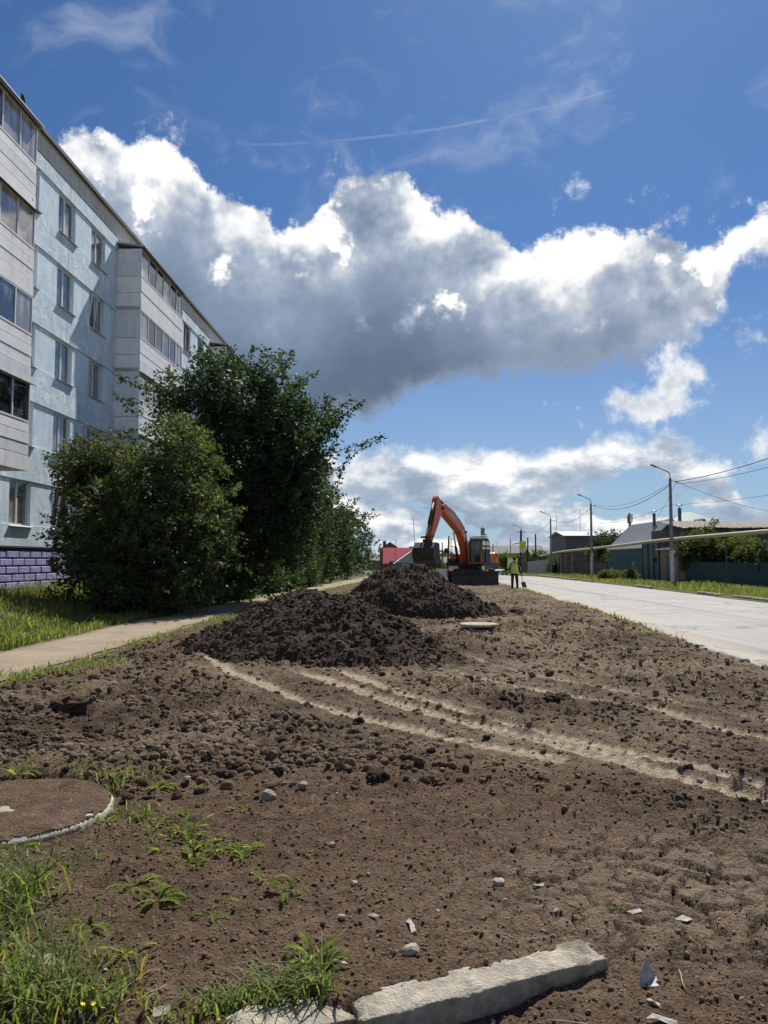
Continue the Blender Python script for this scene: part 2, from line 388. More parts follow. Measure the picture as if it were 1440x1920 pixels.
def ground_fields(x, y):
    """height and albedo of the ground sheet"""
    z = rough_base(x, y)
    rl = road_x(ROAD_L, y); rr = road_x(ROAD_R, y)
    pside = x - road_x(PATH_C, y); pd = np.abs(pside)
    pw = 0.88 - 0.06 * sst(y, 18, 34) + 0.10 * fbm(x, y, 0.9, 2)
    onpath = sst(pd, pw + 0.10, pw - 0.04)
    wob = 0.35 * fbm(x, y, 0.6, 3)
    right_of_path = pside > 0
    # dug soil: between the path's grass strip and the carriageway
    strip = 0.32 + 0.35 * sst(y, 12, 24) + 0.25 * fbm(x, y, 1.1, 2)
    dig = sst(pside, pw + strip - 0.15, pw + strip + 0.25) * sst(-(x - rl), -0.05, 0.20) * sst(-y, -64, -50)
    dig = np.where(y < -6, 0.0, dig)
    # foreground: lawn corner on the left is not dug
    lawn = sst(-(x + 1.25 + 0.30 * (y - 3.2) + 0.25 * fbm(x, y, 1.6, 3)), -0.10, 0.25) * sst(-y, -4.7, -3.9)
    calm = sst(-(y - 0.10 * x), -7.0, -4.9) * sst(-(x - 1.6 - 0.25 * fbm(x, y, .8, 2)), -0.5, 0.3)     # trodden fine soil near the camera
    calm = np.maximum(calm, sst(y, 60, 50) * 0.0)
    crk = np.exp(-(((x - CRACK_C[0] - .25) / 1.25) ** 2 + ((y - CRACK_C[1] + .1) / 0.85) ** 2) ** 1.3)
    crk = crk * sst(fbm(x, y, 1.4, 3), -0.75, -0.2)
    # clod relief, coarse to fine
    amp = dig * (1 - 0.80 * calm) * (1 - 0.85 * crk)
    far = sst(y, 45, 20)
    zone = (y > 3.0) & (y < 17.0) & (x > -5.0) & (x < 11.0); TD = []
    for q in TRACKS:
        full = [np.full(x.shape, 9.0), np.zeros(x.shape), np.full(x.shape, 9.0)]
        if zone.any():
            for f_, v_ in zip(full, pl_dist(x[zone], y[zone], q)): f_[zone] = v_
        TD.append(full)
    tn = np.min(np.stack([q[0] for q in TD]), 0)
    amp = amp * (0.20 + 0.80 * sst(tn, 0.18, 0.75))
    h = 0.07 * fbm(x, y, 0.55, 3) + 0.075 * fbm(x, y, 1.7, 3)
    b1 = np.abs(fbm(x, y, 3.6, 3)); b2 = np.abs(fbm(x + 31, y, 9.0, 3)); b3 = fbm(x, y + 11, 23.0, 3, 0.6)
    h = h + 0.10 * b1 + 0.070 * b2 + 0.028 * b3
    c1, c2, ch = cells(x + 0.05 * fbm(x, y, 7, 2), y + 0.05 * fbm(x + 5, y, 7, 2), 7.0)
    lump = np.where(ch > 0.62, (ch - 0.55) * 0.13 * np.sqrt(np.clip(1 - (c1 * 1.75) ** 2, 0, 1)) * (1 + 1.0 * b3), 0)
    h = h + lump * far
    z = z + amp * h * (0.6 + 0.7 * sst(fbm(x, y, 0.35, 2), -0.3, 0.4))
    fine = 0.020 * fbm(x, y, 5, 3) + 0.012 * fbm(x, y, 19, 3, 0.65)
    z = z + fine * (1 - onpath) * sst(y, 40, 25)
    # dried cracked crust
    cc1, cc2, cch = cells(x + 0.22 * fbm(x, y, 2.6, 3), (y + 0.22 * fbm(x + 9, y, 2.6, 3)) * 1.35, 5.6)
    crack = np.clip(1 - (cc2 - cc1) / (0.13 + 0.12 * np.abs(fbm(x, y, 1.5, 2))), 0, 1) * sst(fbm(x + 3, y, 1.8, 3), -0.65, -0.1)
    z = z + crk * (0.036 * (cch - 0.4) - 0.052 * crack ** 1.1 + 0.03 * fbm(x, y, 2.2, 3))
    # tyre tracks
    tan = np.zeros_like(x); tread = np.zeros_like(x)
    for (d, arc, side), wd in zip(TD, TRACK_W):
        brk = sst(fbm(x + 3, y, 0.8, 2), -0.75, -0.2)
        core = sst(d + 0.03 * fbm(x, y, 5, 2), wd * 1.25, wd * 0.70)
        lug = 0.5 + 0.5 * np.sin((arc + np.abs(side) * 0.55) * 2 * np.pi / 0.13)
        groove = np.exp(-(np.abs(side) / (wd * .12)) ** 2) + np.exp(-((np.abs(side) - wd * .55) / (wd * .1)) ** 2)
        flat = 0.009 * sst(lug + 1.2 * fbm(x, y, 9, 2), .35, .65) - 0.008 * groove
        zt = rough_base(x, y) - 0.020 + 0.07 * fbm(x, y, 0.55, 3) + flat + 0.006 * b3
        z = z * (1 - core) + zt * core
        berm = np.exp(-((d - wd * 1.30) / 0.085) ** 2) * (0.5 + 1.6 * np.abs(fbm(x, y, 6.5, 3)))
        z = z + berm * 0.024 * (1 - core) * (0.5 + 1.2 * np.abs(fbm(x + 7, y, 2.2, 3)))
        tan = np.maximum(tan, core * (0.30 + 0.70 * brk) * (1 if wd > .09 else .6)); tread = np.maximum(tread, core * lug)
    # bed under the path and next to the slab
    z = z * (1 - onpath) + (rough_base(x, y) - 0.03) * onpath
    sd = np.hypot(x - SLAB_C[0], y - SLAB_C[1])
    z = np.where(sd < SLAB_R + 0.08, np.minimum(z, rough_base(x, y) - 0.02), z)
    # --- colour: soil tones, darker in hollows, shade painted into the crust cracks
    n1 = fbm(x, y, 0.5, 3); n2 = fbm(x, y, 2.3, 3); n3 = fbm(x, y, 11, 3, 0.6)
    mid = np.array([.138, .096, .063]); dark = np.array([.060, .042, .029]); dry = np.array([.225, .172, .116]); red = np.array([.135, .087, .055])
    tanc = np.array([.450, .365, .260]); crust = np.array([.220, .168, .120]); turf = np.array([.085, .095, .040]); dust = np.array([.30, .245, .175])
    def mixc(c, m, t): return c * (1 - m[..., None]) + t * m[..., None]
    c = np.zeros(x.shape + (3,)) + mid
    dryness = sst(n1 + 0.5 * n2 + 0.35 * sst(y, 5.0, 9.0) * sst(x, -1.5, 1.0), -0.10, 0.65)
    c = mixc(c, dryness * 0.85, dry)
    c = mixc(c, sst(n2 - 0.6 * n1, 0.0, 0.4) * 0.75, dark)
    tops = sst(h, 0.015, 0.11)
    c = c * (0.82 + 0.30 * tops)[..., None]  # higher clods lighter, hollows darker
    c = mixc(c, calm * 0.62, red)
    c = mixc(c, crk * 0.75, crust); c = mixc(c, crk * crack, dark * 0.7)  # crack lines darkened in the colour, standing in for their shade
    c = mixc(c, tan * 0.92, tanc)
    c = c * (1 - 0.30 * tan * (1 - tread))[..., None]
    gmask = np.clip(1 - dig, 0, 1); gmask = np.maximum(gmask, lawn * 0.8)
    c = mixc(c, gmask * (0.75 + 0.25 * n2), turf)
    c = mixc(c, gmask * sst(n2, 0.1, 0.5) * 0.5, dry)
    c = mixc(c, onpath, dust)
    c = mixc(c, np.exp(-((x - rl) / 0.35) ** 2) * 0.35 * (y > 10), dust)
    c = c * (1 + 0.22 * n3)[..., None]
    return z, np.clip(c, 0.01, 0.8), dict(dig=dig, calm=calm, crk=crk, onpath=onpath, gmask=gmask, lawn=lawn, tan=np.maximum(tan, 0.55 * sst(tn, 0.6, 0.2)))
def gz(x, y):
    z, c, m = ground_fields(np.array([float(x)]), np.array([float(y)])); return float(z[0])

# ------------------------------------------------------------------ materials
def mat(name, color=(.5, .5, .5), rough=0.8, metal=0.0, spec=0.3, var=0.0, vscale=3.0, bump=0.0, bscale=40.0, attr=None, dirt=None):
    """principled surface with object-space colour mottling and fine relief"""
    m = bpy.data.materials.new(name); m.use_nodes = True; n = NT(m.node_tree); n.n.clear()
    co = n.node('ShaderNodeTexCoord').outputs['Object']
    c = None
    if attr: c = n.node('ShaderNodeAttribute', {'attribute_name': attr}).outputs['Color']
    base = c if c is not None else (*color, 1.0)
    if var:
        k = n.noise(co, vscale, 6, 0.62)
        f = n.mr(k, 0.3, 0.7, 1 - var, 1 + var)
        base = n.mix(1.0, base, n.comb(f, f, f), 'MULTIPLY')
    if dirt:
        dc, amt, sc = dirt
        base = n.mix(n.m('MULTIPLY', n.ss(n.noise(co, sc, 7, 0.65), 0.48, 0.72), amt), base, (*dc, 1.0))
    p = n.node('ShaderNodeBsdfPrincipled', None, Base_Color=base, Roughness=rough, Metallic=metal)
    p.inputs['Specular IOR Level'].default_value = spec
    if bump:
        b = n.node('ShaderNodeBump', None, Strength=bump, Height=n.noise(co, bscale, 5, 0.65)); b.inputs['Distance'].default_value = 0.02
        n.l.new(b.outputs[0], p.inputs['Normal'])
    o = n.node('ShaderNodeOutputMaterial'); n.l.new(p.outputs[0], o.inputs[0])
    return m
def soil_material(name, attr=True, color=(.05, .04, .03), bump=1.0, pebbles=True):
    m = bpy.data.materials.new(name); m.use_nodes = True; n = NT(m.node_tree); n.n.clear()
    co = n.node('ShaderNodeNewGeometry').outputs['Position']
    base = n.node('ShaderNodeAttribute', {'attribute_name': 'Col'}).outputs['Color'] if attr else (*color, 1.0)
    a = n.noise(co, 55.0, 6, 0.7); b = n.noise(co, 9.0, 5, 0.6)
    f = n.m('MULTIPLY', n.mr(a, 0.25, 0.75, 0.42, 1.62, False), n.mr(b, 0.3, 0.7, 0.70, 1.30, False))
    base = n.mix(1.0, base, n.comb(f, f, f), 'MULTIPLY')
    v = n.vor(co, 70.0)
    if pebbles:   # grit and straw crumbs lying in the soil
        vc = n.vor(co, 38.0, out='Color'); vd = n.vor(co, 38.0)
        sel = n.m('MULTIPLY', n.m('GREATER_THAN', n.sep(vc)[0], 0.955), n.m('LESS_THAN', vd, 0.30))
        sel = n.m('MULTIPLY', sel, n.ss(n.noise(co, 1.3, 2), 0.42, 0.62, 0.1, 1.0))
        base = n.mix(n.m('MULTIPLY', sel, 0.7), base, (.38, .33, .26, 1))
    hgt = n.m('ADD', n.m('MULTIPLY', n.noise(co, 42.0, 7, 0.72), 1.0), n.m('MULTIPLY', v, 0.35))
    bp = n.node('ShaderNodeBump', None, Strength=bump, Height=hgt); bp.inputs['Distance'].default_value = 0.034
    p = n.node('ShaderNodeBsdfPrincipled', None, Base_Color=base, Roughness=0.95)
    p.inputs['Specular IOR Level'].default_value = 0.12
    n.l.new(bp.outputs[0], p.inputs['Normal'])
    o = n.node('ShaderNodeOutputMaterial'); n.l.new(p.outputs[0], o.inputs[0])
    return m
M = {}
M['soil'] = soil_material('soil')
M['black_soil'] = soil_material('black_soil', attr=True, bump=0.8, pebbles=False)
M['clod'] = mat('clod', rough=0.95, spec=0.1, var=0.3, vscale=20, bump=0.9, bscale=45, attr='Col')
M['big_clod'] = mat('big_clod', (.085, .060, .043), 0.95, spec=0.1, var=0.35, vscale=9, bump=1.0, bscale=30)

# ------------------------------------------------------------------ the ground sheet
def graded(core, lo, hi, g0, ratio=1.22):
    out = list(core); s = g0; x = out[-1]
    while x < hi: x = min(hi, x + s); out.append(x); s *= ratio
    s = g0; x = out[0]; pre = []
    while x > lo: x = max(lo, x - s); pre.append(x); s *= ratio
    return np.array(pre[::-1] + out)
xc = np.concatenate([np.arange(-6.2, -2.2, 0.034), np.arange(-2.2, 2.4, 0.0125), np.arange(2.4, 8.6, 0.034)])
gx = graded(xc, -2500, 2500, 0.05, 1.13)
yc = [1.7]
while yc[-1] < 62: yc.append(yc[-1] + max(0.009, 0.0047 * yc[-1]))
gy = graded(np.array(yc), -400, 3500, 0.12, 1.30)
XX, YY = np.meshgrid(gx, gy)
ZZ, CC, FM = ground_fields(XX, YY)
nx, ny = len(gx), len(gy)
idx = np.arange(nx * ny).reshape(ny, nx)
fc = np.stack([idx[:-1, :-1], idx[:-1, 1:], idx[1:, 1:], idx[1:, :-1]], -1).reshape(-1, 4)
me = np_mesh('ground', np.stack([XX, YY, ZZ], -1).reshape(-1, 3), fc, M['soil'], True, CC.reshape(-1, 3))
tag(link('ground', me), kind='structure')
print('ground verts', nx * ny)

# ------------------------------------------------------------------ road, path, kerbs
def road_material():
    m = bpy.data.materials.new('asphalt'); m.use_nodes = True; n = NT(m.node_tree); n.n.clear()
    co = n.node('ShaderNodeNewGeometry').outputs['Position']
    uv = n.node('ShaderNodeAttribute', {'attribute_name': 'Col'}).outputs['Color']
    u = n.sep(uv)[0]
    st = n.noise(n.vm('MULTIPLY', co, (1.4, 0.06, 1.0)), 2.2, 5, 0.6)
    gr = n.noise(co, 120.0, 3, 0.7); big = n.noise(co, 0.35, 5, 0.6)
    f = n.m('ADD', n.m('MULTIPLY', n.m('SUBTRACT', st, 0.5), 0.55), n.m('MULTIPLY', n.m('SUBTRACT', big, 0.5), 0.5))
    f = n.m('ADD', f, n.m('MULTIPLY', n.m('SUBTRACT', gr, 0.5), 0.35))
    c = n.ramp(n.m('ADD', f, 0.5), [(0.12, (.15, .146, .138)), (0.5, (.265, .255, .238)), (0.9, (.37, .355, .33))])
    lane = n.noise(n.vm('MULTIPLY', co, (1.1, 0.018, 1.0)), 1.1, 3, 0.5)
    c = n.mix(n.ss(lane, 0.50, 0.64, 0.0, 0.6), c, (.145, .141, .135, 1))
    c = n.mix(n.ss(n.noise(co, 0.9, 7, 0.7), 0.58, 0.66, 0.0, 0.5), c, (.33, .285, .22, 1))
    edge = n.m('MAXIMUM', n.ss(n.m('ADD', u, n.m('MULTIPLY', n.m('SUBTRACT', big, .5), .25)), 0.0, 0.16, 1.0, 0.0), n.ss(u, 0.90, 1.0))
    c = n.mix(n.m('MULTIPLY', edge, 0.75), c, (.34, .285, .21, 1))
    crk = n.vor(n.vm('ADD', co, n.vm('SCALE', n.noise(co, 1.0, 4, out='Color'), scale=1.2)), 0.28, 'DISTANCE_TO_EDGE')
    c = n.mix(n.ss(crk, 0.004, 0.018, 0.6, 0.0), c, (.07, .065, .06, 1))
    p = n.node('ShaderNodeBsdfPrincipled', None, Base_Color=c, Roughness=0.78); p.inputs['Specular IOR Level'].default_value = 0.35
    b = n.node('ShaderNodeBump', None, Strength=0.35, Height=gr); b.inputs['Distance'].default_value = 0.01
    n.l.new(b.outputs[0], p.inputs['Normal'])
    o = n.node('ShaderNodeOutputMaterial'); n.l.new(p.outputs[0], o.inputs[0]); return m
M['asphalt'] = road_material()
ry = graded(np.concatenate([np.arange(3, 40, 0.25), np.arange(40, 120, 1.0)]), -60, 1300, 1.5, 1.2)
ru = np.linspace(0, 1, 25)
RX = []; RY = []; RZ = []; RU = []
for y in ry:
    l = float(road_x(ROAD_L, y)); r = float(road_x(ROAD_R, y))
    if 3 < y < 60: l += 0.16 * float(fbm(np.array([y]), np.array([0.3]), 0.9, 3)[0]) + 0.05 * float(fbm(np.array([y]), np.array([7.3]), 3.0, 2)[0])
    for u in ru:
        RX.append(l + (r - l) * u); RY.append(y); RZ.append(ROAD_Z + 0.09 * (1 - (2 * u - 1) ** 2) - 0.9 * float(sst(np.array([y]), 72, 135)[0])); RU.append((u, 0, 0))
n_r = len(ry); n_u = len(ru); ii = np.arange(n_r * n_u).reshape(n_r, n_u)
fcs = np.stack([ii[:-1, :-1], ii[:-1, 1:], ii[1:, 1:], ii[1:, :-1]], -1).reshape(-1, 4)
tag(link('road', np_mesh('road', np.stack([RX, RY, RZ], -1), fcs, M['asphalt'], True, np.array(RU))), kind='structure')

def path_material():
    m = bpy.data.materials.new('worn_path'); m.use_nodes = True; n = NT(m.node_tree); n.n.clear()
    co = n.node('ShaderNodeNewGeometry').outputs['Position']
    u = n.sep(n.node('ShaderNodeAttribute', {'attribute_name': 'Col'}).outputs['Color'])[0]
    a = n.noise(co, 1.1, 6, 0.62); g = n.noise(co, 75.0, 4, 0.7)
    c = n.ramp(n.m('ADD', n.m('MULTIPLY', a, 0.75), n.m('MULTIPLY', g, 0.3)), [(0.30, (.190, .150, .105)), (0.52, (.275, .222, .158)), (0.75, (.345, .285, .208))])
    e = n.m('ABSOLUTE', n.m('SUBTRACT', u, 0.5))
    c = n.mix(n.ss(n.m('ADD', e, n.m('MULTIPLY', n.m('SUBTRACT', a, .5), 0.3)), 0.36, 0.50, 0.0, 0.8), c, (.19, .145, .10, 1))
    v = n.vor(co, 30.0, out='Color'); vd = n.vor(co, 30.0)
    c = n.mix(n.m('MULTIPLY', n.m('GREATER_THAN', n.sep(v)[0], 0.93), n.m('LESS_THAN', vd, 0.3)), c, (.40, .37, .32, 1))
    p = n.node('ShaderNodeBsdfPrincipled', None, Base_Color=c, Roughness=0.93); p.inputs['Specular IOR Level'].default_value = 0.15
    b = n.node('ShaderNodeBump', None, Strength=0.6, Height=n.m('ADD', g, n.m('MULTIPLY', n.noise(co, 12, 4), 1.5))); b.inputs['Distance'].default_value = 0.015
    n.l.new(b.outputs[0], p.inputs['Normal'])
    o = n.node('ShaderNodeOutputMaterial'); n.l.new(p.outputs[0], o.inputs[0]); return m
M['path'] = path_material()
PV = []; PU = []
arr = np.array(PATH_C)
py_ = graded(np.arange(4, 60, 0.12), -8, 110, 1.0, 1.2)
px_ = np.interp(py_, arr[:, 1], arr[:, 0])
for i, (x, y) in enumerate(zip(px_, py_)):
    nw_ = 0.05 * float(sst(np.array([y]), 18, 34)[0])
    wl_ = 0.86 - nw_ + 0.16 * float(fbm(np.array([x]), np.array([y]), 0.8, 3)[0]); wr_ = 0.84 - nw_ + 0.18 * float(fbm(np.array([x + 9]), np.array([y]), 0.8, 3)[0])
    for u in np.linspace(0, 1, 13):
        xx = x - wl_ + (wl_ + wr_) * u
        PV.append((xx, y, float(rough_base(np.array([xx]), np.array([y]))[0]) + 0.010 - 0.02 * (2 * u - 1) ** 2 + 0.012 * float(fbm(np.array([xx]), np.array([y]), 1.5, 2)[0]))); PU.append((u, 0, 0))
ii = np.arange(len(PV)).reshape(-1, 13)
fcs = np.stack([ii[:-1, :-1], ii[:-1, 1:], ii[1:, 1:], ii[1:, :-1]], -1).reshape(-1, 4)
tag(link('path', np_mesh('path', np.array(PV), fcs, M['path'], True, np.array(PU))), kind='structure')

M['concrete'] = mat('concrete', (.34, .315, .275), 0.9, var=0.25, vscale=6, bump=0.9, bscale=28, dirt=((.13, .10, .075), 0.8, 5.0))
M['pale_concrete'] = mat('pale_concrete', (.45, .405, .325), 0.92, spec=.15, var=0.35, vscale=14, bump=1.0, bscale=70, dirt=((.15, .112, .08), 0.85, 4.0))
def rough_block(name, L, W, H, seed, chip=0.012, nx_=36, ny_=8, nz_=8, m=None):
    """weathered concrete bar along x: subdivided box with chipped edges and pitted faces"""
    bm = bmesh.new(); bmesh.ops.create_cube(bm, size=1.0)
    for v in bm.verts: v.co = Vector((v.co.x * L, v.co.y * W, v.co.z * H))
    def cut(axis, n, length):
        for k in range(1, n):
            pos = -length / 2 + length * k / n; co = Vector((0, 0, 0)); co[axis] = pos; no = Vector((0, 0, 0)); no[axis] = 1
            bmesh.ops.bisect_plane(bm, geom=bm.verts[:] + bm.edges[:] + bm.faces[:], plane_co=co, plane_no=no)
    cut(0, nx_, L); cut(1, ny_, W); cut(2, nz_, H)
    vs = np.array([v.co for v in bm.verts]); s = seed * 7.7
    n1 = fbm(vs[:, 0] * 1.0 + s, vs[:, 1] + vs[:, 2] * 1.7, 7.0, 3, 0.6); n2 = fbm(vs[:, 0] + s + 4, vs[:, 2] - vs[:, 1], 30.0, 3, 0.65); n3 = fbm(vs[:, 0] + s + 9, vs[:, 2] + vs[:, 1], 60.0, 2)
    for v, a, b, c3 in zip(bm.verts, n1, n2, n3):
        ey = W / 2 - abs(v.co.y); ez = H / 2 - v.co.z; ex = L / 2 - abs(v.co.x)
        edge = max(0.0, 1 - math.hypot(ey, ez) / 0.03); end = max(0.0, 1 - math.hypot(ex, min(ey, ez)) / 0.05)
        d = Vector((0, math.copysign(1, v.co.y) * (ey < .03), 1.0 * (ez < .03))); d += Vector((math.copysign(end, v.co.x), 0, 0))
        if d.length > 0: d.normalize()
        broken = min(.014, max(0.0, a + 0.10) * 0.035) + max(0.0, b) * .012
        v.co -= d * (edge * broken + end * (0.012 + broken)) 
        v.co += Vector((0, math.copysign(1, v.co.y) * (ey < 1e-4), 1.0 * (ez < 1e-4))) * (0.0030 * b + 0.0018 * c3 + .003 * a)
    me = bpy.data.meshes.new(name); bm.to_mesh(me); bm.free(); me.materials.append(m or M['pale_concrete'])
    me.polygons.foreach_set('use_smooth', [True] * len(me.polygons)); return me
KERB_B = KERB_B - (KERB_B - KERB_A) * .05
kd = KERB_B - KERB_A; kL = float(np.linalg.norm(kd)); ka = math.atan2(kd[1], kd[0])
kn = np.array([kd[1], -kd[0]]) / kL
kc = (KERB_A + KERB_B) / 2 + kn * 0.075
o = link('kerb_stone', rough_block('kerb_stone', kL, 0.155, 0.30, 3, nx_=120, ny_=16, nz_=26)); o.location = (kc[0], kc[1], -0.150 + 0.012); o.rotation_euler = (R(3.5), R(-1.0), ka)
tag(o, 'chipped pale concrete kerb stone lying bare in the foreground soil', 'kerb stone')
b0 = KERB_A - kd / kL * 0.24 + kn * 0.05
o = link('kerb_stone', rough_block('kerb_fragment', 0.46, 0.17, 0.22, 9, nx_=50, ny_=16, nz_=18)); o.location = (b0[0], b0[1], -0.092); o.rotation_euler = (R(6), R(7), ka + R(9))
tag(o, 'broken low concrete fragment beside the foreground kerb stone, among grass', 'kerb stone')

# kerb stones along the far side of the road (some missing, some sunk)
def kerb_run(y0, y1, gaps):
    k = 0; y = y0
    while y < y1:
        if not any(a < y < b for a, b in gaps):
            x = float(road_x(ROAD_R, y + .5)); x2 = float(road_x(ROAD_R, y + 1.0)); x1 = float(road_x(ROAD_R, y))
            o = link('kerb_stone', KM[k % 3]); o.location = (x + 0.09, y + 0.5, ROAD_Z + 0.02 - random.random() * 0.02)
            o.rotation_euler = (R(random.uniform(-3, 3)), R(random.uniform(-1, 1)), math.atan2(1.0, x2 - x1) + R(random.uniform(-1, 1)))
            tag(o, 'weathered concrete kerb stone in the row along the far road edge', 'kerb stone', 'kerb stones along the far side of the road')
            k += 1
        y += 1.02
KM = [rough_block('far_kerb_stone', 0.99, 0.16, 0.30, 20 + i, nx_=10, ny_=3, nz_=3, m=M['concrete']) for i in range(3)]
kerb_run(22, 80, [(33.4, 34.6), (37.4, 44.5), (48.2, 58.5), (61, 63)])
# a few flush stones at the near edge, where the soil has slid off
for k in range(5):
    y = 12.6 + 1.03 * k
    x = float(road_x(ROAD_L, y + .5)); x2 = float(road_x(ROAD_L, y + 1)); x1 = float(road_x(ROAD_L, y))
    o = link('kerb_stone', KM[k % 3]); o.location = (x - 0.10, y + .5, -0.15 - 0.012 * (k % 2)); o.rotation_euler = (0, 0, math.atan2(1.0, x2 - x1))
    tag(o, 'sunken pale kerb stone where the dug soil meets the near road edge', 'kerb stone', 'kerb stones at the near side of the road')

# ------------------------------------------------------------------ soil piles
def soil_pile(cx, cy, ang, a, b, H, label, seed, lobes=(), n=250):
    g = np.linspace(-1.45, 1.45, n); U, V = np.meshgrid(g, g)
    lx = U * a; ly = V * b; ca, sa = math.cos(ang), math.sin(ang)
    x = cx + lx * ca - ly * sa; y = cy + lx * sa + ly * ca
    wob = 0.16 * fbm(x + seed, y, 0.8, 3) + 0.10 * fbm(x, y + seed, 2.2, 3)
    r = np.sqrt(U ** 2 + V ** 2) + wob
    prof = np.clip(1 - r, -0.5, 1); h = H * np.where(prof > 0, 1 - (1 - prof) ** 1.35, prof * 1.2)
    for (qx, qy, qa, qh) in lobes:
        rr = np.hypot(x - qx, y - qy) / qa + wob; pp = np.clip(1 - rr, -0.5, 1)
        h = np.maximum(h, qh * np.where(pp > 0, 1 - (1 - pp) ** 1.3, pp))
    on = np.clip(h / 0.25, 0, 1)
    h = h + on * (0.12 * fbm(x + seed, y, 1.3, 3) + 0.07 * np.abs(fbm(x, y + seed, 3.1, 3)) + 0.045 * np.abs(fbm(x + 3, y + seed, 8.0, 3)) + 0.035 * fbm(x, y, 19, 3, 0.65))
    c1, c2, ch = cells(x + 0.06 * fbm(x, y, 6, 2), y + 0.06 * fbm(x + 4, y, 6, 2), 5.0)
    h = h + on * np.where(ch > 0.55, (ch - 0.5) * 0.10 * np.clip(1 - c1 * 1.6, 0, 1) ** 0.7, 0)
    base = rough_base(x, y)
    z = base + h - 0.04
    n2 = fbm(x, y, 1.7, 3)
    c = np.zeros(x.shape + (3,)) + np.array([.062, .044, .032])
    c = c * (1 + 0.55 * n2)[..., None]
    dryt = sst(n2 + fbm(x + 8, y, 5, 2) * .6, 0.15, 0.6)[..., None]; c = c * (1 - 0.5 * dryt) + np.array([.095, .070, .052]) * 0.5 * dryt
    keep = (h > -0.12)
    ii = np.arange(n * n).reshape(n, n); f = np.stack([ii[:-1, :-1], ii[:-1, 1:], ii[1:, 1:], ii[1:, :-1]], -1)
    km = (keep[:-1, :-1] | keep[:-1, 1:] | keep[1:, 1:] | keep[1:, :-1]); f = f[km]
    used = np.zeros(n * n, bool); used[f.ravel()] = True; re = np.cumsum(used) - 1
    V3 = np.stack([x, y, z], -1).reshape(-1, 3)[used]; C3 = np.clip(c, .008, 1).reshape(-1, 3)[used]
    root = empty('soil_pile', (cx, cy, 0)); tag(root, label, 'soil pile')
    V3[:, 0] -= cx; V3[:, 1] -= cy
    link('heaped_soil', np_mesh('heaped_soil', V3, re[f], M['black_soil'], True, C3), None, root)
    pts = np.stack([x, y, z], -1).reshape(-1, 3)[(h > 0.03).ravel()]
    return root, pts
ICO = []
def make_ico(sub, seed, amp):
    bm = bmesh.new(); bmesh.ops.create_icosphere(bm, subdivisions=sub, radius=1.0)
    v = np.array([p.co for p in bm.verts]); bm.verts.index_update(); f = np.array([[q.index for q in p.verts] for p in bm.faces]); bm.free()
    s = seed * 3.3
    d = 1 + amp * fbm(v[:, 0] + s, v[:, 1] + 0.7 * v[:, 2], 1.1, 3, 0.6) + 0.6 * amp * fbm(v[:, 2] + s, v[:, 0] - v[:, 1], 2.3, 2)
    return v * d[:, None], f
ICO1 = [make_ico(1, i, 0.75) for i in range(14)]; ICO2 = [make_ico(3, 50 + i, 0.8) for i in range(12)]
def scatter(name, P, S, C, lib, material, seed, parent=None, flat=0.72):
    """many small lumps joined into one mesh"""
    r = np.random.RandomState(seed); Vs = []; Fs = []; Cs = []; off = 0
    for i in range(len(P)):
        v, f = lib[r.randint(len(lib))]; a = r.rand() * 6.283; sc = S[i] * np.array([1, r.uniform(.65, 1.2), r.uniform(.55, .95) * flat / .72 * .8])
        q = v * sc; ca, sa = math.cos(a), math.sin(a)
        q = np.stack([q[:, 0] * ca - q[:, 1] * sa, q[:, 0] * sa + q[:, 1] * ca, q[:, 2]], -1) + P[i]
        Vs.append(q); Fs.append(f + off); off += len(v); Cs.append(np.repeat(C[i][None], len(v), 0))
    return link(name, np_mesh(name, np.concatenate(Vs), np.concatenate(Fs), material, False, np.concatenate(Cs)), None, parent)
near_c = (-1.25, 13.9); far_c = (0.85, 22.6)
pile1, pts1 = soil_pile(near_c[0], near_c[1], R(-38), 2.75, 1.95, 1.08, 'low long heap of dark soil in the middle, nearer than the other heap', 3.0,
                        lobes=((-0.35, 13.0, 1.6, 0.62), (0.75, 12.7, .7, .2)))
pile2, pts2 = soil_pile(far_c[0], far_c[1], R(10), 2.55, 2.3, 1.42, 'tall dark soil heap in front of the excavator', 21.0, lobes=((2.6, 22.2, 1.1, 0.40), (0.2, 22.8, 1.75, 1.40)))
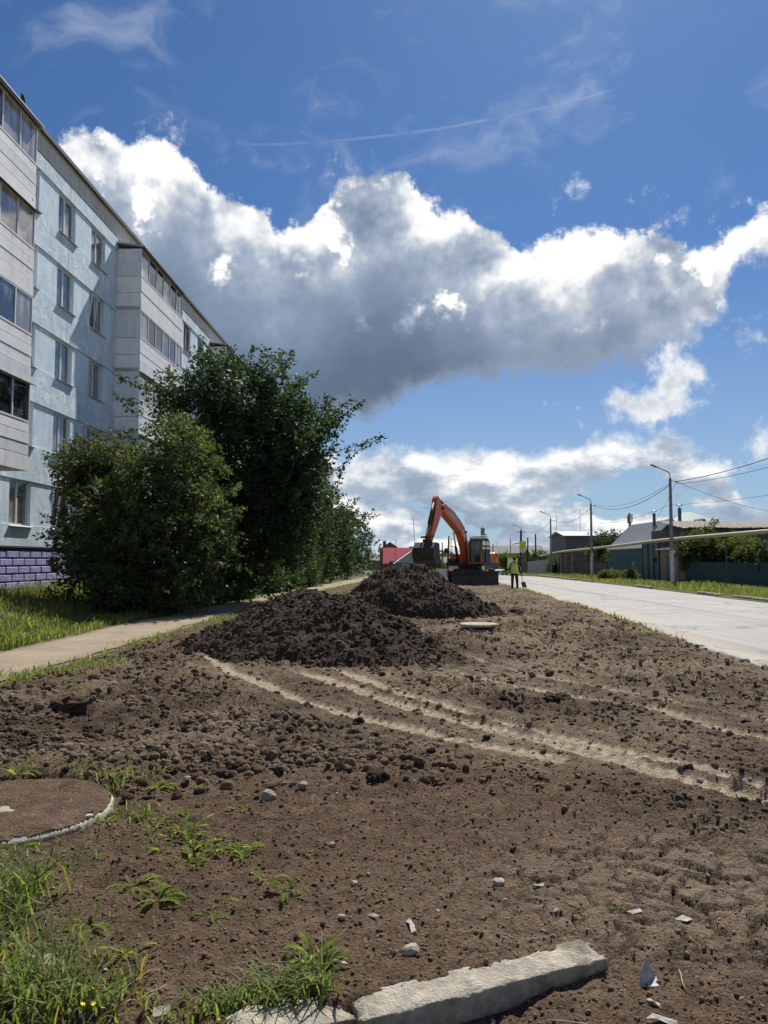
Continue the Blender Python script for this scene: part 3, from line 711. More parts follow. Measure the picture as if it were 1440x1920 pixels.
def crumb_nodes():
    """instances of six noisy lumps on the points of a mesh; size from attribute 'size', colour from 'Col'"""
    ng = bpy.data.node_groups.new('scatter_crumbs', 'GeometryNodeTree'); ng.is_modifier = True
    ng.interface.new_socket('Geometry', in_out='INPUT', socket_type='NodeSocketGeometry'); ng.interface.new_socket('Geometry', in_out='OUTPUT', socket_type='NodeSocketGeometry')
    n = NT(ng); gi = n.n.new('NodeGroupInput'); go = n.n.new('NodeGroupOutput'); join = n.n.new('GeometryNodeJoinGeometry')
    for i in range(6):
        ico = n.n.new('GeometryNodeMeshIcoSphere'); ico.inputs['Subdivisions'].default_value = 2
        pos = n.n.new('GeometryNodeInputPosition').outputs[0]; nor = n.n.new('GeometryNodeInputNormal').outputs[0]
        a = n.noise(n.vm('ADD', pos, (7.0 * i, 3.0, 1.0)), 0.9, 4, 0.7)
        sp = n.n.new('GeometryNodeSetPosition'); n.l.new(ico.outputs[0], sp.inputs[0])
        n.l.new(n.vm('SCALE', nor, scale=n.m('MULTIPLY', n.m('SUBTRACT', a, 0.5), 1.25)), sp.inputs['Offset'])
        sm = n.n.new('GeometryNodeSetMaterial'); sm.inputs['Material'].default_value = M['crumb']; n.l.new(sp.outputs[0], sm.inputs[0])
        gi2 = n.n.new('GeometryNodeGeometryToInstance'); n.l.new(sm.outputs[0], gi2.inputs[0]); n.l.new(gi2.outputs[0], join.inputs[0])
    iop = n.n.new('GeometryNodeInstanceOnPoints'); n.l.new(gi.outputs[0], iop.inputs['Points']); n.l.new(join.outputs[0], iop.inputs['Instance'])
    iop.inputs['Pick Instance'].default_value = True
    def rnd(typ, lo, hi, seed):
        q = n.n.new('FunctionNodeRandomValue'); q.data_type = typ
        ins = [k for k in q.inputs if k.enabled]; ins[0].default_value = lo; ins[1].default_value = hi; q.inputs['Seed'].default_value = seed
        return [k for k in q.outputs if k.enabled][0]
    n.l.new(rnd('INT', 0, 5, 1), iop.inputs['Instance Index'])
    e = n.n.new('FunctionNodeEulerToRotation'); n.l.new(rnd('FLOAT_VECTOR', (-.5, -.5, 0), (.5, .5, 6.28), 2), e.inputs[0]); n.l.new(e.outputs[0], iop.inputs['Rotation'])
    na = n.n.new('GeometryNodeInputNamedAttribute'); na.data_type = 'FLOAT'; na.inputs['Name'].default_value = 'size'
    n.l.new(n.vm('SCALE', rnd('FLOAT_VECTOR', (.75, .6, .45), (1.25, 1.15, .9), 3), scale=[k for k in na.outputs if k.enabled][0]), iop.inputs['Scale'])
    n.l.new(iop.outputs[0], go.inputs[0]); return ng
def crumb_material():
    m = bpy.data.materials.new('soil_crumb'); m.use_nodes = True; n = NT(m.node_tree); n.n.clear()
    c = n.node('ShaderNodeAttribute', {'attribute_name': 'Col', 'attribute_type': 'INSTANCER'}).outputs['Color']
    co = n.node('ShaderNodeNewGeometry').outputs['Position']; k = n.noise(co, 60, 4, .65); f = n.mr(k, .3, .7, .7, 1.3, False); c = n.mix(1.0, c, n.comb(f, f, f), 'MULTIPLY')
    p = n.node('ShaderNodeBsdfPrincipled', None, Base_Color=c, Roughness=.95); p.inputs['Specular IOR Level'].default_value = .1
    b = n.node('ShaderNodeBump', None, Strength=.7, Height=k); b.inputs['Distance'].default_value = .01; n.l.new(b.outputs[0], p.inputs['Normal'])
    o = n.node('ShaderNodeOutputMaterial'); n.l.new(p.outputs[0], o.inputs[0]); return m
M['crumb'] = crumb_material(); NG_CRUMB = crumb_nodes()
def crumbs(name, P, S, C, parent=None):
    me = bpy.data.meshes.new(name); me.vertices.add(len(P)); me.vertices.foreach_set('co', np.asarray(P, dtype=np.float32).ravel())
    a = me.attributes.new('size', 'FLOAT', 'POINT'); a.data.foreach_set('value', np.asarray(S, dtype=np.float32))
    a = me.color_attributes.new('Col', 'FLOAT_COLOR', 'POINT'); c4 = np.ones((len(P), 4), dtype=np.float32); c4[:, :3] = C; a.data.foreach_set('color', c4.ravel())
    me.materials.append(M['crumb']); o = link(name, me, None, parent); g = o.modifiers.new('scatter', 'NODES'); g.node_group = NG_CRUMB; tag(o, kind='stuff'); return o
for root, pts, sd, c0 in ((pile1, pts1, 5, near_c), (pile2, pts2, 6, far_c)):
    r = np.random.RandomState(sd); k = 16000; P = pts[r.choice(len(pts), k, replace=True)].copy(); P[:, :2] += r.normal(size=(k, 2)) * .02; S = 0.006 + 0.042 * r.rand(k) ** 6.0
    P[:, 0] -= c0[0]; P[:, 1] -= c0[1]; P[:, 2] += S * 0.15
    crumbs('crumbs', P, S, np.array([.060, .043, .031]) * r.uniform(.55, 1.9, (k, 1)), root)

# ------------------------------------------------------------------ crumbs over the dug ground
r = np.random.RandomState(77)
def sample_dig(n, ymin, ymax, seed, power=1.0, calm_w=.8, clump=0.0):
    r = np.random.RandomState(seed)
    y = ymin * (ymax / ymin) ** (r.rand(n) ** power); x = r.uniform(-1, 1, n) * (0.56 * y + 1.0)
    z, c, m = ground_fields(x, y)
    ok = (m['dig'] > 0.5) & (m['onpath'] < 0.1) & (np.hypot(x - SLAB_C[0], y - SLAB_C[1]) > SLAB_R + .03)
    pr = (1 - calm_w * m['calm']) * (1 - 0.8 * m['crk']) * (1 - 0.80 * m['tan'])
    if clump: pr = pr * (1 - clump + clump * sst(fbm(x, y, 1.3, 3), -.25, .3))
    ok &= r.rand(n) < pr
    return x[ok], y[ok], z[ok], c[ok]
x, y, z, c = sample_dig(70000, 2.2, 11, 5, calm_w=.15)
S = (0.0022 + 0.010 * r.rand(len(x)) ** 4.0)
crumbs('fine_crumbs', np.stack([x, y, z + S * .15], -1), S, c * r.uniform(.65, 1.45, (len(x), 1)))
x, y, z, c = sample_dig(95000, 4.6, 40, 6, calm_w=.97, clump=.8)
S = (0.006 + 0.036 * r.rand(len(x)) ** 5.5) * np.clip(0.35 + y * 0.07, .5, 1.4)
crumbs('soil_crumbs', np.stack([x, y, z + S * .12], -1), S, c * r.uniform(.65, 1.30, (len(x), 1)))
rq = np.random.RandomState(31); k = 20000; y = 5.0 * (20 / 5.0) ** rq.rand(k); x = rq.uniform(-.55, .55, k) * y
z, c, m_ = ground_fields(x, y); ok = (m_['dig'] > .6) & (m_['onpath'] < .1) & (m_['tan'] < .12) & (rq.rand(k) < sst(fbm(x, y, .9, 3), -.2, .25) * (1 - .95 * m_['calm']) * np.interp(x / y, [-.1, .12, .5], [1, .45, .4]) * (1 - .9 * m_['crk'])) & (np.hypot(x - SLAB_C[0], y - SLAB_C[1]) > SLAB_R + .05)
S = (.014 + .042 * rq.rand(k)[ok] ** 2.6) * np.interp(x[ok] / y[ok], [-.1, .15], [1, .75])
crumbs('clod_rubble', np.stack([x, y, z], -1)[ok] + np.stack([S * 0, S * 0, S * .15], -1), S, c[ok] * rq.uniform(.6, 1.35, (ok.sum(), 1)))
# larger single clods, each an object
CL = []
for i in range(12):
    v, f = ICO2[i]; CL.append(np_mesh('soil_clod', v * np.array([1, .8, .62]), f, M['big_clod'], False))
x, y, z, c = sample_dig(420, 5.4, 20, 19)
CNT = 0
for i in range(len(x)):
    if CNT >= 150: break
    s = 0.026 + 0.052 * r.rand() ** 2.2
    if y[i] < 5.4 and x[i] < 2: s *= 0.6
    o = link('soil_clod', CL[i % 12]); o.location = (x[i], y[i], z[i] + s * 0.12); o.scale = (s, s * r.uniform(.8, 1.1), s * r.uniform(.8, 1.1)); o.rotation_euler = (r.uniform(-.4, .4), r.uniform(-.4, .4), r.rand() * 6.28)
    tag(o, 'dark clod of earth lying on the dug ground', 'soil clod', 'loose clods on the dug ground'); CNT += 1
for (px, py, s, lab) in ((400, 1428, .072, 'black jagged clod of earth behind the grassy patch, darkest there'), (135, 1338, .16, 'wide black lump of soil at the left, left of all tyre tracks'),
                         (705, 1462, .085, 'flat dark clod alone in the centre of the foreground'), (972, 1152, .30, 'large dark earth lump right of the concrete well lid'),
                         (1040, 1320, .13, 'dark earth mound between the two right tyre tracks'), (1205, 1175, .05, 'small lump of soil nearest the near road edge'),
                         (492, 1132, .13, 'round clod on the left shoulder of the nearer soil heap')):
    if py > 1150 or px > 600: gxp, gyp, _ = G(px, py); zz = gz(gxp, gyp)
    else: gxp, gyp = -2.72, 16.2; zz = 0.62
    o = link('soil_clod', CL[int(px) % 12]); o.location = (gxp, gyp, zz + s * .2); o.scale = (s, s, s * .8); o.rotation_euler = (0, 0, px)
    tag(o, lab, 'soil clod')
for pts_, n_, sd_ in ((pts1, 18, 3), (pts2, 10, 4)):
    rq = np.random.RandomState(sd_); low = pts_[pts_[:, 2] < .55]
    for q in low[rq.choice(len(low), n_, replace=False)]:
        s = .035 + .085 * rq.rand() ** 2; o = link('soil_clod', CL[rq.randint(12)]); o.location = (q[0], q[1], q[2] + s * .2); o.scale = (s, s * .9, s * .85); o.rotation_euler = (0, 0, rq.rand() * 6.28)
        tag(o, 'dark clod of earth on the slope of a soil heap', 'soil clod', 'clods on the soil heaps')
# pale stones
M['stone'] = mat('stone', (.30, .255, .205), 0.85, var=0.25, vscale=12, bump=0.5, bscale=50)
M['pebble'] = mat('pebble', (.37, .33, .275), 0.8, var=0.2, vscale=20, bump=0.4, bscale=60)
def stone_mesh(i, m, sq=0.7):
    v, f = make_ico(2, 90 + i, 0.5); return np_mesh('stone', np.sign(v) * np.abs(v) ** 0.85 * np.array([1, .75, sq]), f, m, False)
SM = [stone_mesh(i, M['stone']) for i in range(4)]; PM = [stone_mesh(9 + i, M['pebble'], .55) for i in range(4)]
for k, (px, py, s, lab) in enumerate(((504, 1500, .055, 'pale tan boulder the size of a fist on bare soil'), (568, 1482, .045, 'brown round stone right of the pale tan one'),
                         (350, 1472, .030, 'small white stone right of the grassy patch'), (665, 1660, .02, 'grey pebble left of the big leafy weed')
                         , (935, 1658, .030, 'white flat stone in the middle of the trodden soil'), (640, 1728, .022, 'small white chip above the big leafy weed'),
                         (770, 1795, .035, 'pale angular stone just above the kerb stone'), (623, 1584, .022, 'round dark pebble below the tan boulder'))):
    X, Y, _ = G(px, py); o = link('stone', (SM if k in (0, 1, 7) else PM)[k % 4]); o.location = (X, Y, gz(X, Y) + s * .35); o.scale = (s,) * 3; o.rotation_euler = (.2, .1, k * 1.7)
    tag(o, lab, 'stone')
rr = np.random.RandomState(4)
n_p = 0
while n_p < 90:
    Y = 2.5 * (9 / 2.5) ** rr.rand(); X = rr.uniform(-.55, .55) * Y
    z_, c_, m_ = ground_fields(np.array([X]), np.array([Y]))
    if m_['dig'][0] < .5 or math.hypot(X - SLAB_C[0], Y - SLAB_C[1]) < .75: continue
    s = 0.005 + 0.009 * rr.rand() ** 2
    o = link('pebble', PM[n_p % 4]); o.location = (X, Y, float(z_[0]) + s * .3); o.scale = (s,) * 3; o.rotation_euler = (rr.rand(), rr.rand(), rr.rand() * 6)
    tag(o, 'tiny pale pebble scattered on the foreground soil', 'pebble', 'pale pebbles on the foreground soil'); n_p += 1

# ------------------------------------------------------------------ concrete well slab (left foreground) and well lid (middle)
def slab():
    n = 96; rings = [0, .2, .4, .6, .8, .93, 1.0]; V = []; Cc = []
    root = empty('well_slab', (SLAB_C[0], SLAB_C[1], -0.008)); tag(root, 'round concrete well slab half covered with soil at the left foreground', 'well cover')
    m = MB(); ang = np.linspace(0, 2 * np.pi, n, endpoint=False)
    ed = 1 + 0.018 * fbm(np.cos(ang) * 2, np.sin(ang) * 2, 2.5, 3)
    vs = []; fs = []
    prof = [(0.0, .028), (.5, .028), (.9, .027), (.975, .022), (1.0, .008), (.995, -.05), (.99, -.12)]
    for (q, zz) in prof:
        for k in range(n):
            rr_ = SLAB_R * q * (ed[k] if q > .8 else 1); jit = 0.006 * float(fbm(np.array([math.cos(ang[k]) * 3 + q]), np.array([math.sin(ang[k]) * 3]), 3, 2)[0])
            vs.append((rr_ * math.cos(ang[k]), rr_ * math.sin(ang[k]), zz + (jit if q > .85 else 0)))
    for i in range(len(prof) - 1):
        for k in range(n): fs.append((i * n + k, i * n + (k + 1) % n, (i + 1) * n + (k + 1) % n, (i + 1) * n + k))
    m.add(vs, fs); m.build('slab', M['pale_concrete'], root, True)
    # soil spread on top, bare rim and one bare patch
    g = np.linspace(-1, 1, 90); U, V = np.meshgrid(g, g); rr_ = np.hypot(U, V); aa = np.arctan2(V, U)
    x = SLAB_C[0] + U * SLAB_R; y = SLAB_C[1] + V * SLAB_R
    edge = 0.94 + 0.15 * fbm(x, y, 3.2, 3) - 0.05 * np.clip(-V, 0, 1)
    h = 0.016 * sst(edge - rr_, -0.03, 0.05) + 0.010 * fbm(x, y, 6, 3) + 0.005 * fbm(x, y, 22, 3)
    bare = np.exp(-(((U - .02) / .34) ** 2 + ((V + .02 - .25 * U) / .16) ** 2) ** 1.5); h = h - 0.022 * bare
    h = h + 0.05 * np.exp(-((U - .40) ** 2 + (V - .62) ** 2) / .012) + .02 * np.exp(-((U - .12) ** 2 + (V - .04) ** 2) / .004)
    cc = np.zeros(x.shape + (3,)) + np.array([.140, .094, .064]); cc = cc * (1 + .25 * fbm(x, y, 7, 3))[..., None]
    keep = (h > -0.004) & (rr_ < .985); ii = np.arange(90 * 90).reshape(90, 90); f = np.stack([ii[:-1, :-1], ii[:-1, 1:], ii[1:, 1:], ii[1:, :-1]], -1)
    f = f[keep[:-1, :-1] & keep[1:, 1:] & keep[:-1, 1:] & keep[1:, :-1]]
    link('soil_cover', np_mesh('soil_cover', np.stack([U * SLAB_R, V * SLAB_R, .030 + h], -1).reshape(-1, 3), f, M['soil'], True, cc.reshape(-1, 3)), None, root)
slab()
wx, wy, _ = G(901, 1184)
wz = gz(wx, wy)
root = empty('concrete_well', (wx, wy + .3, wz)); tag(root, 'round concrete well with a lid standing out of the soil in the middle', 'well cover')
m = MB(); m.lathe([(0.0, .04), (.34, .04), (.40, .03), (.40, -.25), (.0, -.25)], 40); m.build('ring', M['concrete'], root, False)
m = MB(); m.lathe([(0.0, .165), (.30, .165), (.425, .155), (.44, .14), (.44, .105), (.42, .095), (.0, .095)], 40); m.build('lid', M['pale_concrete'], root, False)
for a in (0.3, 2.2, 4.1): m = MB(); m.box((.33 * math.cos(a), .33 * math.sin(a), .067), (.12, .10, .056), rz=a); m.build('spacer', M['concrete'], root)

# ------------------------------------------------------------------ litter and flat stones in the foreground
M['paper'] = mat('pale_scrap', (.40, .375, .33), .8, var=.3, vscale=40, bump=.6, bscale=60); M['straw'] = mat('dry_straw', (.42, .34, .20), .8, var=.2, vscale=30); M['film'] = mat('milky_film', (.42, .41, .39), .4, spec=.4, var=.3, vscale=30, bump=.5, bscale=50)
def scrap(px, py, pts, lab, key='paper', cat='scrap', th=.002, lift=.004):
    X, Y, _ = G(px, py); rs = np.random.RandomState(int(px)); m = MB(); n = len(pts); cx = sum(p[0] for p in pts) / n; cy = sum(p[1] for p in pts) / n
    vs = [(a, b, (p[0] if p else 0)) for (a, b, *p) in pts] + [(cx, cy, .008)]; m.add(vs, [(i, (i + 1) % n, n) for i in range(n)])
    o = m.build('litter_scrap', M[key], None); s_ = o.modifiers.new('solid', 'SOLIDIFY'); s_.thickness = th; o.location = (X, Y, gz(X, Y) + lift); tag(o, lab, cat); return o
scrap(1213, 1838, [(-.035, -.01), (.04, -.015, .005), (.045, .03, .02), (.008, .035, .085), (-.02, .02, .04)], 'translucent plastic shard standing up in the soil right of the kerb stone', 'film')
scrap(1222, 1872, [(-.03, .03), (.0, .025, .01), (.035, -.03, .012), (.03, -.05), (.005, -.01, .02)], 'crumpled white strip just below the plastic shard')
scrap(1240, 1908, [(-.05, .015), (-.02, .03, .01), (.05, -.02, .012), (.04, -.035), (-.02, -.005, .012)], 'white bent scrap at the bottom edge below the plastic shard')
scrap(768, 1745, [(-.02, .05), (.0, .055, .012), (.02, .0, .012), (.025, -.05, .006), (.005, -.055), (.0, .0, .014)], 'curled whitish strip upright in the soil above the kerb stone')
scrap(700, 1722, [(-.03, .01), (.0, .014, .006), (.03, -.008, .004), (.0, -.012)], 'thin pale chip left of the curled strip'); scrap(1010, 1665, [(-.03, .006), (.03, .012, .006), (.02, -.01), (-.02, -.01, .006)], 'pale flake at the left border of the cracked crust')
scrap(1280, 1720, [(-.03, .02), (.01, .03, .014), (.045, .0, .01), (.01, -.02, .008)], 'white smear of lime on the cracked crust', th=.004); scrap(1190, 1712, [(-.035, .008), (.03, .02, .008), (.035, -.005, .006), (-.01, -.016)], 'white flake left of the lime smear')
scrap(1415, 1582, [(-.03, .01), (.03, .012, .008), (.03, -.01), (-.02, -.012)], 'small white flake at the right edge on dark soil'); scrap(78, 1806, [(-.05, .04, .01), (.05, .045, .012), (.06, -.02, .004), (.0, -.045, .002), (-.06, -.03)], 'flat beige stone plate at the left in the grass', 'stone', 'stone', .02, .012)
scrap(625, 1808, [(-.04, .01), (.03, .016, .008), (.06, -.02, .006), (.0, -.012, .01)], 'pale dry leaf right of the big leafy weed', 'paper'); scrap(300, 1905, [(-.03, .02, .01), (.03, .02, .02), (.03, -.02, .01), (-.02, -.025)], 'small pale stone chip among the yellow flowers', 'stone', 'stone', .012)
def twig(px, py, ang, L, lab, r_=.0025, key='straw'):
    X, Y, _ = G(px, py); rs = np.random.RandomState(int(px + py)); pts = []
    for i in range(6):
        t = i / 5 - .5; xx = X + math.cos(ang) * L * t + rs.normal() * L * .03; yy = Y + math.sin(ang) * L * t + rs.normal() * L * .03; pts.append((xx, yy, gz(xx, yy) + r_ + .004 + .012 * rs.rand()))
    m = MB(); m.tube(pts, [r_, r_, r_ * .9, r_ * .8, r_ * .7, r_ * .5], 5); o = m.build('twig', M[key], None, True); tag(o, lab, 'twig')
for (px, py, a, L, lab) in ((125, 1385, 1.0, .32, 'dry stalk on the clods at the left near the dark wide lump'), (400, 1370, 2.4, .3, 'pale root sticking out between clods left of the tracks'), (512, 1536, .2, .16, 'straight pale twig below the tan boulder'), (500, 1405, .1, .25, 'thin dry stem lying among clods in the middle'),
                            (1277, 1835, 1.4, .16, 'bleached stick standing right of the plastic shard'), (1110, 1905, -.3, .3, 'long pale root at the bottom edge'), (840, 1525, .5, .14, 'short twig in the middle of the trodden soil'), (1320, 1775, -.8, .12, 'short pale twig at the right in dark soil'),
                            (250, 1850, .9, .22, 'bent straw stalk in the bottom grass'), (270, 1880, .8, .2, 'second straw stalk, lower, in the bottom grass'), (780, 1228, .7, .5, 'branching dry root at the foot of the nearer soil heap'), (350, 1320, 2.0, .25, 'short dry stem near the left end of the tracks')):
    twig(px, py, a, L, lab, .0025 if py > 1300 else .006)

# ------------------------------------------------------------------ apartment building on the left
def stucco_material(name, base, patch, amt=0.5, bump=0.7, sc=1.3):
    m = bpy.data.materials.new(name); m.use_nodes = True; n = NT(m.node_tree); n.n.clear()
    co = n.node('ShaderNodeNewGeometry').outputs['Position']
    a = n.noise(co, sc, 7, 0.66, 0.6); b = n.noise(n.vm('MULTIPLY', co, (1, 1, 0.25)), 3.0, 5, 0.6); g = n.noise(co, 30, 5, 0.7)
    c = n.mix(n.m('MULTIPLY', n.ss(a, 0.44, 0.62), amt), (*base, 1), (*patch, 1))
    f = n.m('ADD', n.mr(b, 0.3, 0.7, 0.86, 1.10, False), n.mr(g, 0.3, 0.7, -0.05, 0.05, False))
    c = n.mix(1.0, c, n.comb(f, f, f), 'MULTIPLY')
    st = n.noise(n.vm('MULTIPLY', co, (1.0, 1.0, 0.08)), 4.0, 6, 0.68); c = n.mix(n.ss(st, 0.54, 0.74, 0.0, 0.40), c, tuple(q * .55 for q in patch) + (1,))
    p = n.node('ShaderNodeBsdfPrincipled', None, Base_Color=c, Roughness=0.9); p.inputs['Specular IOR Level'].default_value = 0.2
    bp = n.node('ShaderNodeBump', None, Strength=bump, Height=n.m('ADD', n.m('MULTIPLY', a, 2.2), g)); bp.inputs['Distance'].default_value = 0.03
    n.l.new(bp.outputs[0], p.inputs['Normal'])
    o = n.node('ShaderNodeOutputMaterial'); n.l.new(p.outputs[0], o.inputs[0]); return m
M['wall_blue'] = stucco_material('pale_blue_paint', (.61, .74, .84), (.74, .82, .88), 0.7, 0.6)
M['wall_rough'] = stucco_material('rough_blue_stucco', (.58, .70, .79), (.78, .84, .88), 0.8, 1.0, 2.2)
M['parapet'] = stucco_material('grey_parapet_concrete', (.64, .62, .58), (.52, .50, .47), 0.6, 0.5)
M['plinth'] = stucco_material('violet_plinth_paint', (.36, .345, .60), (.48, .46, .68), 0.5, 0.5, 3.0)
M['plinth_joint'] = mat('plinth_joint_paint', (.085, .075, .19), 0.85, var=0.2)
def stained(m):
    n = NT(m.node_tree); p = [q for q in n.n if q.type == 'BSDF_PRINCIPLED'][0]; src = p.inputs['Base Color'].links[0].from_socket
    co = n.node('ShaderNodeNewGeometry').outputs['Position']
    st = n.noise(n.vm('MULTIPLY', co, (1.0, 1.0, 0.10)), 5.0, 6, 0.65); sp = n.vor(co, 1.6); rust = n.m('MULTIPLY', n.ss(sp, 0.10, 0.035), n.ss(n.noise(co, 0.6, 2), .5, .6))
    c = n.mix(n.ss(st, 0.54, 0.76, 0.0, 0.35), src, (.38, .36, .33, 1)); c = n.mix(rust, c, (.10, .055, .035, 1)); n.l.new(c, p.inputs['Base Color']); return m
M['cladding'] = mat('cream_cladding', (.78, .785, .79), 0.6, var=0.08, vscale=1.5, bump=0.15, bscale=8, dirt=((.52, .49, .45), 0.45, 2.0))
M['cladding_b'] = mat('grey_cladding', (.70, .725, .75), 0.5, var=0.08, vscale=1.5, bump=0.15, bscale=8, dirt=((.44, .43, .41), 0.4, 2.0))
M['cladding_c'] = mat('white_side_cladding', (.78, .785, .79), 0.55, var=0.07, vscale=1.0, bump=0.1, bscale=8)
for k_ in ('cladding', 'cladding_b', 'cladding_c'): stained(M[k_])
M['frame'] = mat('white_window_frame', (.72, .72, .71), 0.4, spec=0.5, var=0.05)
M['frame_brown'] = mat('brown_window_frame', (.24, .12, .065), 0.6, var=0.15)
M['curtain'] = mat('pale_curtain', (.50, .485, .45), 0.9, var=0.15, vscale=8)
M['dark_room'] = mat('dark_room', (.018, .018, .02), 0.9)
M['metal_trim'] = mat('dark_roof_edge', (.105, .098, .09), 0.6, var=0.2)
M['steel'] = mat('galvanised_steel', (.42, .43, .43), 0.45, metal=0.5, var=0.12)
def glass_material(name, tint, dark):
    m = bpy.data.materials.new(name); m.use_nodes = True; n = NT(m.node_tree); n.n.clear()
    co = n.node('ShaderNodeNewGeometry').outputs['Position']
    c = n.mix(n.ss(n.noise(n.vm('MULTIPLY', co, (1, 1, .3)), 2.5, 4), 0.42, 0.6), (*dark, 1), (*tint, 1))
    p = n.node('ShaderNodeBsdfPrincipled', None, Base_Color=c, Roughness=0.04); p.inputs['Specular IOR Level'].default_value = 0.75
    p.inputs['Coat Weight'].default_value = 0.6; p.inputs['Coat Roughness'].default_value = 0.02
    o = n.node('ShaderNodeOutputMaterial'); n.l.new(p.outputs[0], o.inputs[0]); return m
M['glass'] = glass_material('window_glass', (.22, .25, .28), (.05, .06, .07))
M['glass_dark'] = glass_material('dark_glass', (.05, .055, .06), (.015, .017, .02))
M['glass_curtain'] = glass_material('curtained_glass', (.48, .46, .42), (.26, .25, .235))
BROT = -math.atan(0.035)
bld = empty('apartment_building', (-13.23, 0, 0), BROT)
tag(bld, 'long five storey pale blue panel apartment block with glazed balconies at the left', 'apartment building')
F0, FH = 2.07, 2.80
BAL0, PER, BLEN, BDEP = 18.0, 15.9, 6.2, 1.16
NB = 7; Y_START, Y_END = 13.6, BAL0 + PER * NB + 1.0
WW, WH = 1.42, 1.55        # window
def part(mb, name, mt, parent=None, loc=None, **k):
    o = mb.build(name, mt, parent if parent is not None else bld, **k)
    if loc: o.location = loc
    return o
# core behind everything
core = MB(); core.span((-11.5, Y_START, -0.5), (-0.42, Y_END, 16.1)); part(core, 'core', M['dark_room'])
# plinth
plinth_top = 2.02
pb = MB(); pb.span((-0.38, Y_START, -0.5), (-0.045, Y_END, plinth_top)); part(pb, 'plinth', M['plinth_joint'])
bh, bw = 0.262, 0.80
bmk = MB(); bmk.box((0, 0, 0), (0.10, bw - 0.055, bh - 0.045)); brick_me = bmk.mesh('brick', M['plinth'])
bmk = MB(); bmk.box((0, 0, 0), (0.10, bw / 2 - 0.055, bh - 0.045)); brick_half = bmk.mesh('brick', M['plinth'])
bl_rest = MB()
for row in range(7):
    z = plinth_top - 0.10 - bh * (row + 0.5)
    k = 0; y = Y_START + (0.0 if row % 2 else bw / 2)
    while y < Y_END - bw:
        if 22.0 < y < 36.0:
            o = link('brick', brick_me, None, bld); o.location = (-0.035 + random.uniform(-.006, .006), y + bw / 2, z); o.rotation_euler = (0, random.uniform(-.01, .01), random.uniform(-.008, .008))
            if row == 0 or True:
                bv = o.modifiers.new('bevel', 'BEVEL'); bv.width = 0.022; bv.segments = 2
        else:
            bl_rest.box((-0.035, y + bw / 2, z), (0.10, bw - 0.055, bh - 0.045))
        y += bw
tag(part(bl_rest, 'far_brickwork', M['plinth']), kind='stuff')
cap = MB(); cap.span((-0.30, Y_START, plinth_top), (0.045, Y_END, plinth_top + 0.05)); part(cap, 'plinth_ledge', M['metal_trim'])
# windows
def window_meshes():
    fr = MB(); t = 0.07
    fr.span((0, 0, 0), (.06, t, WH)); fr.span((0, WW - t, 0), (.06, WW, WH)); fr.span((0, t, 0), (.06, WW - t, t)); fr.span((0, t, WH - t), (.06, WW - t, WH))
    fr.span((0.002, WW * .46, t), (.062, WW * .46 + t * 1.25, WH - t))
    p1 = MB(); p1.span((.015, t, t), (.03, WW * .46, WH - t)); p2 = MB(); p2.span((.015, WW * .46 + t * 1.25, t), (.03, WW - t, WH - t))
    sl = MB(); sl.prism([(-.05, .0), (.13, -.05), (.13, -.035), (-.05, .02)], -.06, WW + .06, 'y')
    rv = MB(); rv.span((-.10, -.0, -.10), (-.02, WW, 0.0)); 
    return fr, p1, p2, sl
fr, p1, p2, sl = window_meshes()
fr_w = fr.mesh('frame', M['frame']); fr_b = fr.mesh('frame', M['frame_brown'])
pane_me = {k: (p1.mesh('pane', M[k]), p2.mesh('pane', M[k])) for k in ('glass', 'glass_dark', 'glass_curtain')}
sill_me = sl.mesh('sill', M['steel'])
sash = MB(); sash.span((0, 0, 0), (.05, .055, WH - .16)); sash.span((0, WW * .46 - .12, 0), (.05, WW * .46 - .065, WH - .16)); sash.span((0, .055, 0), (.05, WW * .46 - .12, .055)); sash.span((0, .055, WH - .215), (.05, WW * .46 - .12, WH - .16))
sash_me = sash.mesh('open_sash', M['frame'])
def window(y, z, idx):
    w = empty('window', (-0.17, y - WW / 2, z), 0, bld)
    brown = random.random() < 0.22
    link('frame', fr_b if brown else fr_w, None, w)
    ka, kb = random.choice([('glass', 'glass'), ('glass_curtain', 'glass'), ('glass', 'glass_curtain'), ('glass', 'glass_dark'), ('glass', 'glass')])
    link('pane', pane_me[ka][0], None, w); link('pane', pane_me[kb][1], None, w)
    o = link('sill', sill_me, None, w); o.location = (.17, 0, -.01)
    if idx % 5 == 1:
        o = link('open_sash', sash_me, None, w); o.location = (.03, .075, .08); o.rotation_euler = (0, R(7), 0)
